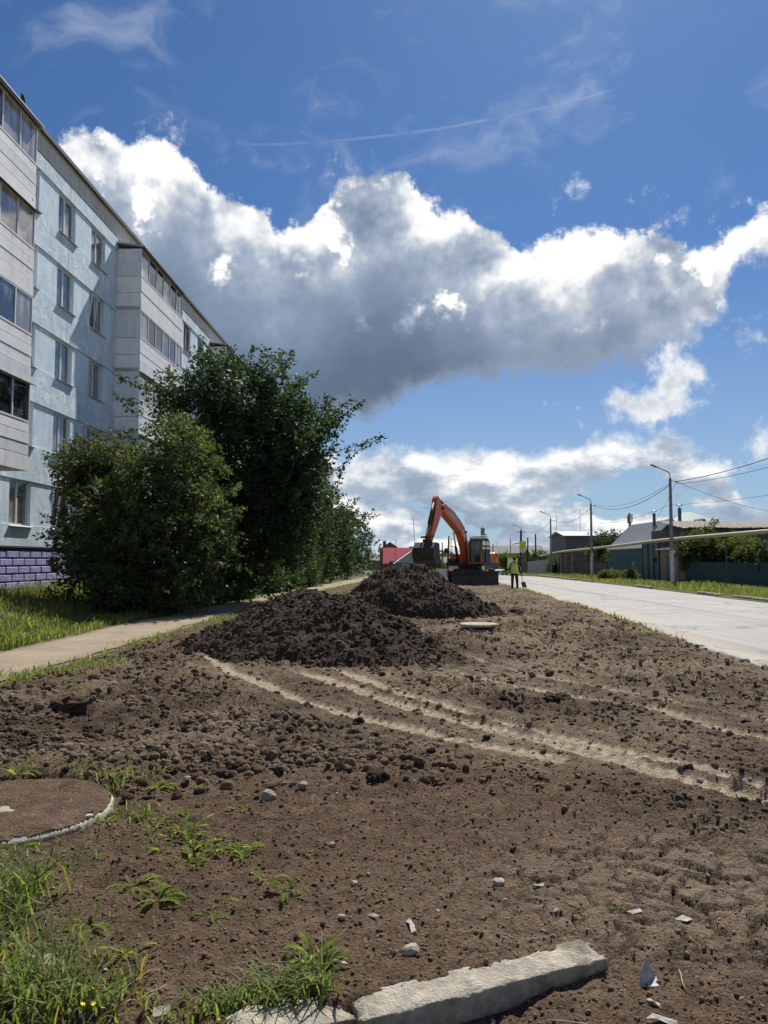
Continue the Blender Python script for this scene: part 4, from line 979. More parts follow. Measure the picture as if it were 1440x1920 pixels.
# wall bays
SP = 0.045     # spandrel stands proud of the piers
SILL = 0.70    # sill above floor level
spans = []
def panel_mesh(L, H, T, key, jog=0.0):
    m = MB(); m.span((-T, 0, 0), (0, L, H)); return m.mesh('wall_panel', M[key])
BAYL = PER - BLEN
half = BAYL / 2
sp_h = FH - WH
me_sp = panel_mesh(half - 0.022, sp_h - 0.02, 0.34, 'wall_rough'); me_sp0 = panel_mesh(half - 0.022, F0 + SILL - 0.02 - (plinth_top + .05), 0.34, 'wall_blue')
me_top = panel_mesh(half - 0.022, 16.10 - (F0 + SILL + WH + 4 * FH) - .02, 0.34, 'wall_rough')
me_behind = panel_mesh(BLEN - 0.02, 16.08 - plinth_top - .06, 0.30, 'wall_blue')
piers = {}
for kb in range(-1, NB):
    b_end = BAL0 + PER * kb + BLEN
    wins = [b_end + 1.8, b_end + 4.75, b_end + 7.7]
    for h2 in range(2):
        y0 = b_end + h2 * half + 0.011
        if y0 < Y_START: continue
        o = link('wall_panel', me_sp0, None, bld); o.location = (SP + random.uniform(-.004, .004), y0, plinth_top + .052)
        for fl in range(4):
            o = link('wall_panel', me_sp, None, bld); o.location = (SP + random.uniform(-.008, .008), y0, F0 + SILL + WH + fl * FH)
        o = link('wall_panel', me_top, None, bld); o.location = (SP + random.uniform(-.004, .004), y0, F0 + SILL + WH + 4 * FH)
    edges = [b_end] + [q for wc in wins for q in (wc - WW / 2, wc + WW / 2)] + [b_end + BAYL]
    for fl in range(5):
        z0 = F0 + SILL + fl * FH
        for i in range(4):
            a, b = edges[2 * i], edges[2 * i + 1]
            if a < Y_START: continue
            key = round(b - a, 2)
            if key not in piers: piers[key] = panel_mesh(b - a - .012, WH - .012, .26, 'wall_blue')
            o = link('wall_panel', piers[key], None, bld); o.location = (0, a + .006, z0 - .004)
        for i, wc in enumerate(wins):
            if wc > Y_START + 1: window(wc, z0, fl * 3 + i + kb)
for kb in range(NB):
    o = link('wall_panel', me_behind, None, bld); o.location = (-.02, BAL0 + PER * kb + .01, plinth_top + .054)
# roof parapet and edge
par_me = panel_mesh(3.22, 0.74, 0.30, 'parapet')
k = 0; y = Y_START
while y < Y_END - 3.2:
    o = link('parapet_panel', par_me, None, bld); o.location = (.06 + random.uniform(-.006, .006), y, 16.12); y += 3.24
rf = MB(); rf.prism([(-11.6, 16.87), (.18, 16.87), (.20, 16.80), (.22, 16.80), (.22, 16.95), (-11.6, 17.0)], Y_START - .3, Y_END + .3, 'y'); part(rf, 'roof_edge', M['metal_trim'])
# balconies
BZ0 = 4.40
glz_h = 1.27; par_h = FH - glz_h
strips = MB()
strip_h = [0.50, 0.36, 0.36, par_h - 1.22 - .02]
def strip_mesh(h, key, L=BLEN, t=.05): m = MB(); m.span((-t, 0, 0), (0, L, h - .025)); return m.mesh('cladding_strip', M[key])
STR = {(h, k): strip_mesh(h, k) for h in strip_h for k in ('cladding', 'cladding_b', 'cladding_c')}
def rib_mesh(h, key):
    m = MB(); m.span((-.0, 0, 0), (BDEP - .06, .04, h))
    for i in range(9): m.span((.05 + i * .12, -.018, .0), (.09 + i * .12, .0, h))
    return m.mesh('side_panel', M[key])
def plain_side(h, key): m = MB(); m.span((-.0, 0, 0), (BDEP - .06, .045, h)); return m.mesh('side_panel', M[key])
SIDE_R = rib_mesh(glz_h - .02, 'cladding_b'); SIDE_P = plain_side(par_h * .5 - .02, 'cladding_c')
bslab = MB(); bslab.span((-.30, 0, 0), (BDEP - .07, BLEN, .17)); BSLAB = bslab.mesh('floor_slab', M['parapet'])
NP = 6; pw = BLEN / NP
bfr = MB()
for i in range(NP + 1): bfr.span((-.05, max(0, i * pw - .03), 0), (.01, min(BLEN, i * pw + .03), glz_h))
bfr.span((-.051, .03, 0), (.012, BLEN - .03, .06)); bfr.span((-.051, .03, glz_h - .06), (.012, BLEN - .03, glz_h - .002)); BFR = bfr.mesh('glazing_frame', M['frame'])
def bpane(key): m = MB(); m.span((-.03, .03, .06), (-.018, pw - .03, glz_h - .06)); return m.mesh('pane', M[key])
BP = {k: bpane(k) for k in ('glass', 'glass_dark', 'glass_curtain')}
opening = MB(); opening.span((-.5, .03, .06), (-.46, pw - .03, glz_h - .06)); OPEN_ME = opening.mesh('open_sash', M['dark_room'])
drip = MB(); drip.prism([(-.02, .0), (.16, -.05), (.16, -.035), (-.02, .02)], -.08, BLEN + .08, 'y'); DRIP = drip.mesh('drip_strip', M['metal_trim'])
for kb in range(NB):
    yb = BAL0 + PER * kb
    for fl in range(4):
        z = BZ0 + fl * FH
        b = empty('balcony', (0, yb, z), 0, bld)
        link('floor_slab', BSLAB, None, b)
        zz = 0.0; style = (kb * 3 + fl) % 4
        for i, h in enumerate(strip_h):
            key = ('cladding', 'cladding_b', 'cladding', 'cladding_c')[(i + style) % 4] if style != 2 else 'cladding'
            o = link('cladding_strip', STR[(h, key)], None, b); o.location = (BDEP - .012 * (i % 2) + random.uniform(-.004, .004), 0, zz); o.rotation_euler = (0, R(random.uniform(-.5, .5)), 0); zz += h
        o = link('glazing_frame', BFR, None, b); o.location = (BDEP - .02, 0, par_h)
        rnd = random.Random(kb * 11 + fl * 5)
        for i in range(NP):
            key = rnd.choice(['glass', 'glass_curtain', 'glass', 'glass_dark', 'glass_curtain'])
            if (kb, fl, i) in ((0, 2, 3), (0, 1, 3), (0, 0, 4), (1, 3, 1), (1, 3, 4)): key = 'glass_dark'
            if (kb, fl, i) in ((0, 2, 5), (0, 3, 5), (0, 1, 5)): key = 'glass_curtain'
            o = link('pane', BP[key], None, b); o.location = (BDEP - .02, i * pw, par_h)
        for yy in (0.0, BLEN - .045):
            for q, (mesh, hz) in enumerate(((SIDE_P, 0.0), (SIDE_P, par_h * .5), (SIDE_R, par_h))):
                o = link('side_panel', mesh, None, b); o.location = (0, yy + (.0 if yy == 0 else .004), hz + .01)
        if rnd.random() < .6: o = link('drip_strip', DRIP, None, b); o.location = (BDEP, 0, FH - .03 if fl < 3 else FH - .01)
    rr_ = MB(); rr_.prism([(0, .0), (BDEP + .17, -.22), (BDEP + .17, -.16), (0, .07)], yb - .12, yb + BLEN + .12, 'y')
    o = rr_.build('balcony_roof', M['steel'], bld); o.location = (0, 0, BZ0 + 4 * FH + .24)
    sd = MB()
    for yy in (yb, yb + BLEN - .04): sd.prism([(0, 0), (BDEP - .05, 0), (BDEP - .05, .02), (0, .20)], yy, yy + .04, 'y')
    sd_o = None
# a bird on the roof edge
M['feather'] = mat('dark_feather', (.03, .03, .032), 0.7)
bp = AT(57, 186, 26.2)
m = MB(); m.tube([(0, -.16, -.03), (0, -.06, .02), (0, .03, .05), (0, .10, .07), (0, .14, .12), (0, .17, .135), (0, .205, .13)], [.012, .045, .065, .055, .035, .03, .004], 10)
m.tube([(.015, .02, .0), (.02, .02, -.09)], .006, 5); m.tube([(-.015, .02, .0), (-.02, .02, -.09)], .006, 5)
o = m.build('pigeon', M['feather'], None, True)
bz = 16.96
o.location = (-13.23 + .035 * 25.2 + .10, 25.2, bz + .12); o.rotation_euler = (0, 0, R(200)); o.scale = (1.3,) * 3
tag(o, 'dark bird perched on the roof edge of the apartment block', 'bird')

# ------------------------------------------------------------------ foliage
def leaf_material(name, base, trans, rough=0.55, tmix=0.38, spec=0.35):
    m = bpy.data.materials.new(name); m.use_nodes = True; n = NT(m.node_tree); n.n.clear()
    a = n.node('ShaderNodeAttribute', {'attribute_name': 'Col'}).outputs['Color']
    c = n.mix(1.0, (*base, 1), a, 'MULTIPLY'); t = n.mix(1.0, (*trans, 1), a, 'MULTIPLY')
    p = n.node('ShaderNodeBsdfPrincipled', None, Base_Color=c, Roughness=rough); p.inputs['Specular IOR Level'].default_value = spec
    tr = n.node('ShaderNodeBsdfTranslucent', None, Color=t)
    mx = n.node('ShaderNodeMixShader', None, Fac=tmix); n.l.new(p.outputs[0], mx.inputs[1]); n.l.new(tr.outputs[0], mx.inputs[2])
    o = n.node('ShaderNodeOutputMaterial'); n.l.new(mx.outputs[0], o.inputs[0]); return m
M['leaf_dark'] = leaf_material('dark_tree_leaf', (.033, .060, .024), (.058, .108, .022))
M['leaf_bush'] = leaf_material('bush_leaf', (.054, .082, .029), (.12, .165, .034))
M['leaf_row'] = leaf_material('hedge_leaf', (.038, .066, .026), (.07, .12, .026))
M['leaf_far'] = leaf_material('garden_leaf', (.048, .075, .026), (.10, .14, .03))
M['bark'] = mat('bark', (.085, .068, .052), 0.9, var=0.3, vscale=8, bump=0.8, bscale=20)
M['grass'] = leaf_material('grass_blade', (.125, .170, .048), (.27, .36, .06), 0.6, .42)
M['weed'] = leaf_material('weed_leaf', (.110, .165, .045), (.28, .40, .06), 0.75, 0.5, 0.12)
def leaves(centers, normals_bias, size, rs, aspect=0.55, tint=None, droop=0.25):
    """rhombic, slightly folded leaf faces (two triangles each) around the given points"""
    n = len(centers); d = rs.normal(size=(n, 3)); d /= np.linalg.norm(d, axis=1)[:, None]
    d[:, 2] = d[:, 2] * 0.6 - droop; d += normals_bias * 0.5; d /= np.linalg.norm(d, axis=1)[:, None]
    u = rs.normal(size=(n, 3)); u[:, 2] *= 0.45; s = np.cross(d, u); s /= np.linalg.norm(s, axis=1)[:, None] + 1e-9
    nn = np.cross(d, s)
    L = size * (.45 + 1.15 * rs.rand(n) ** 1.4)[:, None] * 1.1; W = L * aspect * 0.5
    p0 = centers; p1 = centers + d * L * .5 + s * W + nn * L * .08; p2 = centers + d * L; p3 = centers + d * L * .5 - s * W + nn * L * .08
    V = np.stack([p0, p1, p2, p3], 1).reshape(-1, 3)
    i = np.arange(n) * 4; F = np.stack([np.stack([i, i + 1, i + 2], -1), np.stack([i, i + 2, i + 3], -1)], 1).reshape(-1, 3)
    return V, F
def crown_points(blobs, rs, n_clump, per, spread, shell=0.55):
    """clump centres biased to the outside of ellipsoids, with leaf points around each"""
    vol = np.array([b[3] * b[4] * b[5] for b in blobs]) ** 0.75; vol /= vol.sum()
    C = []; N = []; T = []
    for b, q in zip(blobs, vol):
        k = max(6, int(n_clump * q)); d = rs.normal(size=(k, 3)); d /= np.linalg.norm(d, axis=1)[:, None]
        r = shell + (1.12 - shell) * rs.rand(k) ** 0.8; r[rs.rand(k) < .22] *= 0.6
        wob = 1 + 0.20 * np.sin(d[:, 0] * 5 + b[0] * 3) * np.cos(d[:, 2] * 6 + b[1]) + 0.14 * rs.normal(size=k)
        p = d * (r * wob)[:, None] * np.array(b[3:6]) + np.array(b[:3]); C.append(p); N.append(d)
    C = np.concatenate(C); N = np.concatenate(N); ok = C[:, 2] > 0.12; C = C[ok]; N = N[ok]
    P = np.repeat(C, per, 0); NN = np.repeat(N, per, 0)
    axis = N * .7 + rs.normal(size=N.shape) * .6; axis[:, 2] += .25; axis /= np.linalg.norm(axis, axis=1)[:, None]
    tt = rs.rand(len(P), 1) * spread * 2.4
    P = P + np.repeat(axis, per, 0) * tt + rs.normal(size=P.shape) * spread * .42
    tint = np.repeat(rs.uniform(.6, 1.35, len(C)), per)
    return C, N, P, NN, tint
def limb_mesh(mb, a, b, r0, r1, rs, sag=0.12, n=6):
    a = np.array(a, float); b = np.array(b, float); L = np.linalg.norm(b - a); off = rs.normal(size=3) * L * sag * .6
    pts = []; rad = []
    for i in range(n):
        t = i / (n - 1); p = a * (1 - t) + b * t + off * math.sin(math.pi * t) + np.array([0, 0, -L * .10 * math.sin(math.pi * t)])
        pts.append(p); rad.append(r0 * (1 - t) + r1 * t)
    mb.tube(pts, rad, 6, cap=False); return pts
def plant(name, label, cat, base, blobs, n_clump, per, spread, size, mt, seed, trunks=((0, 0),), tr=0.09, group=None, shoots=(), cmul=(1, 1, 1), aspect=.55, trunk_name='trunk', twigs=40, sprays=10, spray_len=.6):
    rs = np.random.RandomState(seed); base = np.array(base, float)
    root = empty(name, base); tag(root, label, cat, group)
    C, N, P, NN, tint = crown_points(blobs, rs, n_clump, per, spread)
    mb = MB()
    zmin = min(b[2] for b in blobs)
    for j, (tx, ty) in enumerate(trunks):
        top = np.array([tx * 1.6 + rs.normal() * .1, ty * 1.6, max(.5, zmin)])
        limb_mesh(mb, (tx, ty, -.15), top, tr, tr * .7, rs, .05, 6)
        for b in blobs[j::len(trunks)]:
            pts = limb_mesh(mb, top * .9 + np.array([0, 0, 0]), b[:3], tr * .62, tr * .25, rs)
            for k in range(3): 
                q = np.array(b[:3]) + rs.normal(size=3) * np.array(b[3:6]) * .55
                limb_mesh(mb, pts[rs.randint(2, 6)], q, tr * .28, tr * .08, rs, .1, 5)
    for k in rs.choice(len(C), min(twigs, len(C)), replace=False):
        b = min(blobs, key=lambda b: np.linalg.norm(C[k] - np.array(b[:3])))
        limb_mesh(mb, np.array(b[:3]) * .5 + C[k] * .5, C[k] + N[k] * .15, .014, .005, rs, .1, 4)
    for pts, rad in shoots:
        q = smooth_line(pts, 5); mb.tube(q, [rad * (1 - .8 * i / len(q)) for i in range(len(q))], 5, cap=False)
        q = np.array(q); k = int(len(q) * 9); t = rs.rand(k) ** .8 * (len(q) - 1); i = np.clip(t.astype(int), 0, len(q) - 2); f = (t - i)[:, None]
        pp = q[i] * (1 - f) + q[i + 1] * f + rs.normal(size=(k, 3)) * .07
        P = np.concatenate([P, pp]); NN = np.concatenate([NN, rs.normal(size=(k, 3)) * .5]); tint = np.concatenate([tint, rs.uniform(.7, 1.3, k)])
    out = np.where(N[:, 2] > -.25)[0]
    for k in rs.choice(out, min(sprays, len(out)), replace=False):
        L = rs.uniform(.5, 1.25) * spray_len; dd = N[k] * .8 + np.array([0, 0, .55]) + rs.normal(size=3) * .25; dd /= np.linalg.norm(dd)
        q = [C[k] - dd * .3, C[k] + dd * L * .4 + rs.normal(size=3) * .05, C[k] + dd * L * .75 + np.array([0, 0, -.03]), C[k] + dd * L + np.array([0, 0, -.10])]
        q = smooth_line(q, 4); mb.tube(q, [.012 * (1 - .75 * i / len(q)) for i in range(len(q))], 4, cap=False); q = np.array(q); kk = int(26 * L) + 8; t = rs.rand(kk) * (len(q) - 1); i = np.clip(t.astype(int), 0, len(q) - 2); f = (t - i)[:, None]
        P = np.concatenate([P, q[i] * (1 - f) + q[i + 1] * f + rs.normal(size=(kk, 3)) * .045]); NN = np.concatenate([NN, rs.normal(size=(kk, 3)) * .6]); tint = np.concatenate([tint, rs.uniform(.8, 1.4, kk)])
    mb.build(trunk_name, M['bark'], root, True)
    V, F = leaves(P, NN, size, rs, aspect)
    tint = tint * rs.uniform(.8, 1.2, len(tint))
    col_ = np.stack([tint * (1 + .12 * rs.normal(size=len(tint))) * cmul[0], tint * cmul[1], tint * .95 * cmul[2]], -1)
    o = link('crown', np_mesh('crown', V, F, M[mt], False, np.repeat(np.clip(col_, .2, 2.2), 4, 0)), None, root)
    return root
# big dark tree
def zt(x, y): return float(rough_base(np.array([float(x)]), np.array([float(y)]))[0])
TB = (-6.9, 29.5); tz = zt(*TB)
def rel(px, py, Y, B, bz): v = AT(px, py, Y); return (v.x - B[0], v.y - B[1], v.z - bz)
def blob(px, py, Y, rx_px, rz_px, ry, B, bz):
    x, y, z = rel(px, py, Y, B, bz); return (x, y, z, rx_px * Y / FPX, ry, rz_px * Y / FPX)
big = [blob(*q, TB, tz) for q in ((455, 775, 29.5, 85, 85, 1.6), (380, 780, 29.5, 85, 50, 1.6), (520, 720, 29.5, 45, 45, 1.0), (470, 860, 29.5, 120, 100, 2.2), (540, 830, 29.5, 66, 90, 1.8),
        (596, 790, 29.8, 36, 32, 1.0), (545, 930, 29.5, 62, 90, 1.9), (465, 990, 29.6, 95, 110, 2.2), (515, 1000, 29.8, 50, 70, 1.4), (350, 740, 29.3, 65, 32, 1.2), (410, 700, 29.5, 45, 38, 1.0), (420, 930, 29.5, 70, 80, 1.6), (575, 870, 29.8, 30, 46, 1.1), (425, 1085, 29.0, 50, 40, 1.2), (400, 1060, 28.6, 45, 50, 1.0), (555, 960, 30.5, 45, 60, 1.2))]
sh = lambda *pp: [rel(x, y, Y, TB, tz) for x, y, Y in pp]
shoots = [(sh((560, 860, 29.5), (620, 800, 29.6), (655, 770, 29.7), (682, 752, 29.7)), .03), (sh((590, 820, 29.5), (625, 775, 29.5), (662, 745, 29.6)), .025),
          (sh((600, 900, 29.6), (645, 870, 29.7), (680, 838, 29.8), (722, 818, 29.9)), .018), (sh((590, 860, 29.4), (620, 850, 29.4), (660, 838, 29.4), (698, 828, 29.4)), .016),
          (sh((350, 750, 29.3), (290, 735, 29.2), (250, 720, 29.1), (218, 704, 29.1)), .022), (sh((340, 790, 29.2), (290, 770, 29.1), (240, 748, 29.0)), .018),
          (sh((500, 740, 29.4), (530, 690, 29.4), (548, 660, 29.4)), .02), (sh((420, 720, 29.3), (400, 680, 29.3), (392, 648, 29.3)), .02), (sh((470, 700, 29.3), (470, 670, 29.3), (478, 650, 29.3)), .018),
          (sh((350, 800, 29.2), (280, 800, 29.0), (225, 815, 29.0)), .018), (sh((440, 700, 29.3), (440, 672, 29.3), (432, 655, 29.3)), .016), (sh((600, 950, 29.5), (630, 920, 29.5), (640, 880, 29.5)), .016)]
plant('dark_tree', 'tall dark green spreading tree with long loose branches beside the apartment block', 'tree', (TB[0], TB[1], tz), big, 3000, 26, .21, .125, 'leaf_dark', 5, ((0, 0), (.5, .2), (-.6, .1)), .13, shoots=shoots, twigs=160, sprays=150, spray_len=1.1)
# nearer bush, two lobes
BB = (-7.4, 24.2); bz_ = zt(*BB)
bush = [blob(*q, BB, bz_) for q in ((330, 880, 24.0, 70, 75, 1.5), (270, 910, 24.3, 60, 80, 1.5), (350, 960, 23.6, 78, 80, 1.7), (300, 1020, 23.8, 110, 90, 2.0), (220, 1000, 24.2, 80, 80, 1.7),
        (380, 1040, 23.4, 52, 75, 1.2), (200, 1085, 24.0, 80, 55, 1.5), (320, 1110, 23.2, 100, 45, 1.6), (250, 1120, 23.0, 80, 35, 1.2), (345, 830, 24.2, 42, 40, 1.0), (160, 1010, 24.3, 52, 45, 1.0))]
plant('elder_bush', 'big rounded olive green bush by the path in front of the dark tree', 'bush', (BB[0], BB[1], bz_), bush, 2300, 26, .17, .105, 'leaf_bush', 9, ((0, 0), (.8, .1), (-.8, .2), (.3, -.3)), .06, twigs=140, sprays=110, spray_len=.6,
      shoots=[([rel(x, y, Y, BB, bz_) for x, y, Y in q], .014) for q in (((140, 1010, 24), (115, 985, 24), (82, 970, 24)), ((390, 980, 23.4), (425, 1000, 23.4), (440, 1035, 23.4)), ((150, 1060, 24), (115, 1035, 24), (100, 1020, 24)), ((340, 820, 24), (345, 795, 24), (350, 780, 24)))])
B2 = (-9.6, 25.6); b2z = zt(*B2)
plant('elder_bush', 'smaller twiggy bush against the wall left of the big rounded bush', 'bush', (B2[0], B2[1], b2z),
      [blob(*q, B2, b2z) for q in ((165, 870, 25.6, 55, 42, 1.0), (215, 860, 25.6, 45, 40, 1.0), (185, 920, 25.6, 60, 45, 1.1), (150, 900, 25.4, 45, 35, .9), (195, 960, 25.4, 40, 55, 1.0))], 560, 22, .16, .10, 'leaf_bush', 14, ((0, 0), (-.3, .1)), .045,
      twigs=160, sprays=50, spray_len=.6, cmul=(.92, .85, .8), shoots=[([rel(x, y, Y, B2, b2z) for x, y, Y in q], .014) for q in (((140, 880, 25.5), (118, 862, 25.5), (104, 850, 25.5)), ((160, 850, 25.5), (150, 830, 25.5), (140, 822, 25.5)))])
# row of tall shrubs along the path, going away
row = [(34.0, 1.15, 5.0), (32.5, .75, 1.7), (38.5, .85, 2.2), (42.0, 1.3, 5.4), (47.0, .9, 2.6), (54.0, 1.6, 6.0), (66.0, 1.9, 6.8), (84.0, 2.4, 7.6)]
labs = ['tall leafy shrub right behind the dark tree, beside the path', 'low dense shrub at the foot of the dark tree', 'pale green low shrub at the edge of the path past the dark tree', 'upright shrub in the row halfway along the path',
        'small shrub in front of the upright shrub in the path row', 'dark conical shrub third from the far end of the path row', 'tall dark shrub near the far end of the path row', 'farthest low shrub at the end of the path row']
for i, (Y, rm, hh) in enumerate(row):
    bx = float(np.interp(Y, [p[1] for p in PATH_C], [p[0] for p in PATH_C])) - .72 - rm * 1.05; by = Y; b0 = zt(bx, by); ry = rm * 1.4
    bl = [(0, 0, hh * .62, rm, ry, hh * .40), (.15, -.3, hh * .28, rm * 1.1, ry, hh * .26), (-.4, .6, hh * .80, rm * .6, ry * .8, hh * .24), (.1, ry * .9, hh * .5, rm * .9, ry * .8, hh * .42), (0, -.5, hh * .12, rm * 1.0, ry, hh * .12)]
    plant('path_shrub', labs[i], 'shrub', (bx, by, b0), bl, 700 if i < 5 else 640, 22, .19, .13 if i < 5 else .17, 'leaf_row', 30 + i, ((0, 0), (.3, .2)), .05, group='row of shrubs along the path', twigs=50, sprays=30, spray_len=.8,
          cmul=((.75, .8, .85), (1.0, 1.0, .9), (1.3, 1.2, .9), (.8, .85, .9), (1.2, 1.1, .9), (.75, .8, .85), (.7, .75, .8), (.7, .75, .8))[i])

# ------------------------------------------------------------------ grass
def blades(x, y, h, rs, width=0.006, lean=0.5, tint=None):
    z = np.array(ground_fields(x, y)[0]) - .01; n = len(x)
    a = rs.rand(n) * 2 * np.pi; ln = lean * rs.uniform(.2, 1.4, n) * h
    dx, dy = np.cos(a) * ln, np.sin(a) * ln; b = a + np.pi / 2 + rs.normal(size=n) * .5; wx, wy = np.cos(b) * width * rs.uniform(.6, 1.4, n), np.sin(b) * width
    wy = wy * rs.uniform(.6, 1.4, n)
    P = lambda fx, fz, s: np.stack([x + dx * fx + wx * s, y + dy * fx + wy * s, z + h * fz], -1)
    V = np.stack([P(0, 0, 1), P(0, 0, -1), P(.22, .55, .85), P(.22, .55, -.85), P(.62, .88, .5), P(.62, .88, -.5), P(1.15, .95, 0)], 1).reshape(-1, 3)
    i = np.arange(n) * 7
    F = np.concatenate([np.stack([i + p, i + q, i + r_], -1) for p, q, r_ in ((0, 1, 3), (0, 3, 2), (2, 3, 5), (2, 5, 4), (4, 5, 6))])
    t = (rs.uniform(.55, 1.25, n) if tint is None else tint); yel = rs.rand(n) < .13
    c = np.stack([t * np.where(yel, 1.9, 1.0), t * np.where(yel, 1.15, 1.0), t], -1)
    return V, F, np.repeat(np.clip(c, .2, 2.4), 7, 0)
def grass_field(name, x, y, h, seed, width, lean=.55, label=None):
    rs = np.random.RandomState(seed); V, F, C = blades(x, y, h, rs, width, lean)
    o = link(name, np_mesh(name, V, F, M['grass'], False, C)); tag(o, kind='stuff'); return o
def gsample(n, ymin, ymax, xf, seed, cond):
    rs = np.random.RandomState(seed); y = ymin * (ymax / ymin) ** rs.rand(n); lo, hi = xf(y); x = lo + (hi - lo) * rs.rand(n)
    z, c, m = ground_fields(x, y); ok = cond(x, y, m, rs); return x[ok], y[ok]
pathx = lambda y: np.interp(y, arr[:, 1], arr[:, 0])
# left lawn between path and wall
x, y = gsample(42000, 9, 60, lambda y: (np.maximum(-0.60 * y - 1, -12.2), pathx(y) - .86), 3, lambda x, y, m, rs: (m['onpath'] < .35) & (rs.rand(len(x)) < .35 + .65 * sst(fbm(x, y, .7, 3), -.25, .2)))
rs = np.random.RandomState(1); grass_field('lawn_grass', x, y, (.07 + .13 * rs.rand(len(x))) * (1 + .8 * sst(fbm(x, y, .5, 2), 0, .4)) * (1 + 1.2 * sst(-x, 9.5, 12)), 2, .011)
# strip right of the path
x, y = gsample(16000, 9.0, 62, lambda y: (pathx(y) + .78, pathx(y) + 2.1), 4, lambda x, y, m, rs: (m['gmask'] > .35) & (m['onpath'] < .3) & (rs.rand(len(x)) < .08 + .92 * sst(fbm(x, y, .8, 3), -.05, .3)))
rs = np.random.RandomState(2); grass_field('verge_grass', x, y, .05 + .11 * rs.rand(len(x)), 6, .009)
# far verge across the road
x, y = gsample(30000, 20, 110, lambda y: (road_x(ROAD_R, y) + .18, road_x(ROAD_R, y) + 5.5), 8, lambda x, y, m, rs: rs.rand(len(x)) < .3 + .7 * sst(fbm(x, y, .6, 3), -.3, .1))
rs = np.random.RandomState(3); grass_field('roadside_grass', x, y, (.08 + .16 * rs.rand(len(x))) * (1 + .6 * sst(fbm(x, y, .4, 2), 0, .4)), 7, .016)
# near edge of road
x, y = gsample(6000, 15, 60, lambda y: (road_x(ROAD_L, y) - .55, road_x(ROAD_L, y) - .05), 9, lambda x, y, m, rs: rs.rand(len(x)) < sst(fbm(x, y, .9, 3), -.05, .25) * np.interp(y, [15, 22, 34, 60], [.05, .35, 1, .8]))
rs = np.random.RandomState(4); grass_field('edge_grass', x, y, .06 + .12 * rs.rand(len(x)), 12, .010)
# foreground clumps, bottom left
fx = []; fy = []; fh = []
rs = np.random.RandomState(21)
for (px, py, n, rad, hh) in ((5, 1700, 260, .10, .24), (55, 1675, 130, .07, .17), (-10, 1760, 160, .10, .22), (10, 1850, 420, .15, .2), (90, 1880, 330, .13, .17), (170, 1898, 200, .10, .14), (30, 1910, 260, .16, .18), (330, 1908, 110, .09, .08), (430, 1898, 190, .08, .10), (530, 1876, 300, .06, .13), (590, 1862, 190, .04, .15), (490, 1892, 150, .07, .10),
                             (150, 1452, 110, .14, .10), (240, 1468, 170, .13, .12), (255, 1535, 120, .13, .10), (40, 1600, 110, .2, .08), (140, 1605, 60, .18, .06), (330, 1560, 90, .14, .07), (240, 1640, 50, .2, .05), (10, 1450, 60, .2, .10), (110, 1770, 60, .2, .08), (60, 1270, 420, .40, .12), (170, 1250, 300, .35, .10), (300, 1205, 220, .35, .1), (200, 1780, 40, .3, .07), (400, 1800, 40, .4, .05)):
    X, Y, _ = G(px, py); k = int(n * (.45 if py > 1400 else 1)); hh *= .75 if py > 1400 else 1
    fx.append(X + rs.normal(size=k) * rad); fy.append(Y + rs.normal(size=k) * rad * .8); fh.append(hh * rs.uniform(.35, 1.25, k))
fx = np.concatenate(fx); fy = np.concatenate(fy); fh = np.concatenate(fh)
ok = (np.hypot(fx - SLAB_C[0], fy - SLAB_C[1]) > SLAB_R + .015) & (fy > 1.3)
grass_field('foreground_grass', fx[ok], fy[ok], fh[ok] * 1.1, 31, .0050, 1.1)

# ------------------------------------------------------------------ weeds: rosettes of lobed leaves
def leaf_mesh(i, L=1.0, W=.105):
    rs = np.random.RandomState(300 + i); n = 13; V = []; F = []; up = rs.uniform(.30, .85); bend = rs.uniform(.4, 1.0); curl = rs.normal() * .25
    for k in range(n + 1):
        t = k / n; w = W * (math.sin(math.pi * min(1, t * .93 + .04)) ** .7) * (1.2 if k % 2 else (.62 if i % 3 else .95)) * (0.35 + .8 * t) * (1 if k < n else .05)
        xx = L * t * (1 - .15 * t); zz = L * (up * t - bend * t * t * .75); yy = curl * t * t * L * .5 + rs.normal() * .008
        V += [(xx + .03 * (k % 2), yy - w, zz + w * .4 + rs.normal() * .008), (xx, yy, zz), (xx + .03 * (k % 2), yy + w, zz + w * .4 + rs.normal() * .008)]
        if k: a = 3 * (k - 1); F += [(a, a + 3, a + 4, a + 1), (a + 1, a + 4, a + 5, a + 2)]
    c = np.zeros((len(V), 3)) + rs.uniform(.75, 1.25) * np.array([1 + .3 * rs.rand(), 1, .9]); c[1::3] *= 1.25
    return np_mesh('leaf', np.array(V), np.array(F), M['weed'], False, c)
LM = [leaf_mesh(i) for i in range(10)]
def weed(px, py, n, size, label, group=None, parts=True, seed=0, upright=.0):
    X, Y, _ = G(px, py); rs = np.random.RandomState(seed + int(px)); root = empty('weed', (X, Y, gz(X, Y) - .005)); tag(root, label, 'weed', group)
    for k in range(n):
        o = link('leaf', LM[rs.randint(10)], None, root); s = size * rs.uniform(.6, 1.15); o.scale = (s, s * rs.uniform(.8, 1.3), s)
        o.rotation_euler = (rs.normal() * .15, -upright * rs.uniform(.3, 1), k * 2.4 + rs.normal() * .3); o.location = (rs.normal() * size * .08, rs.normal() * size * .08, 0)
weed(585, 1812, 22, .17, 'largest leafy weed, bright green, just left of the kerb stone', seed=1, upright=.5)
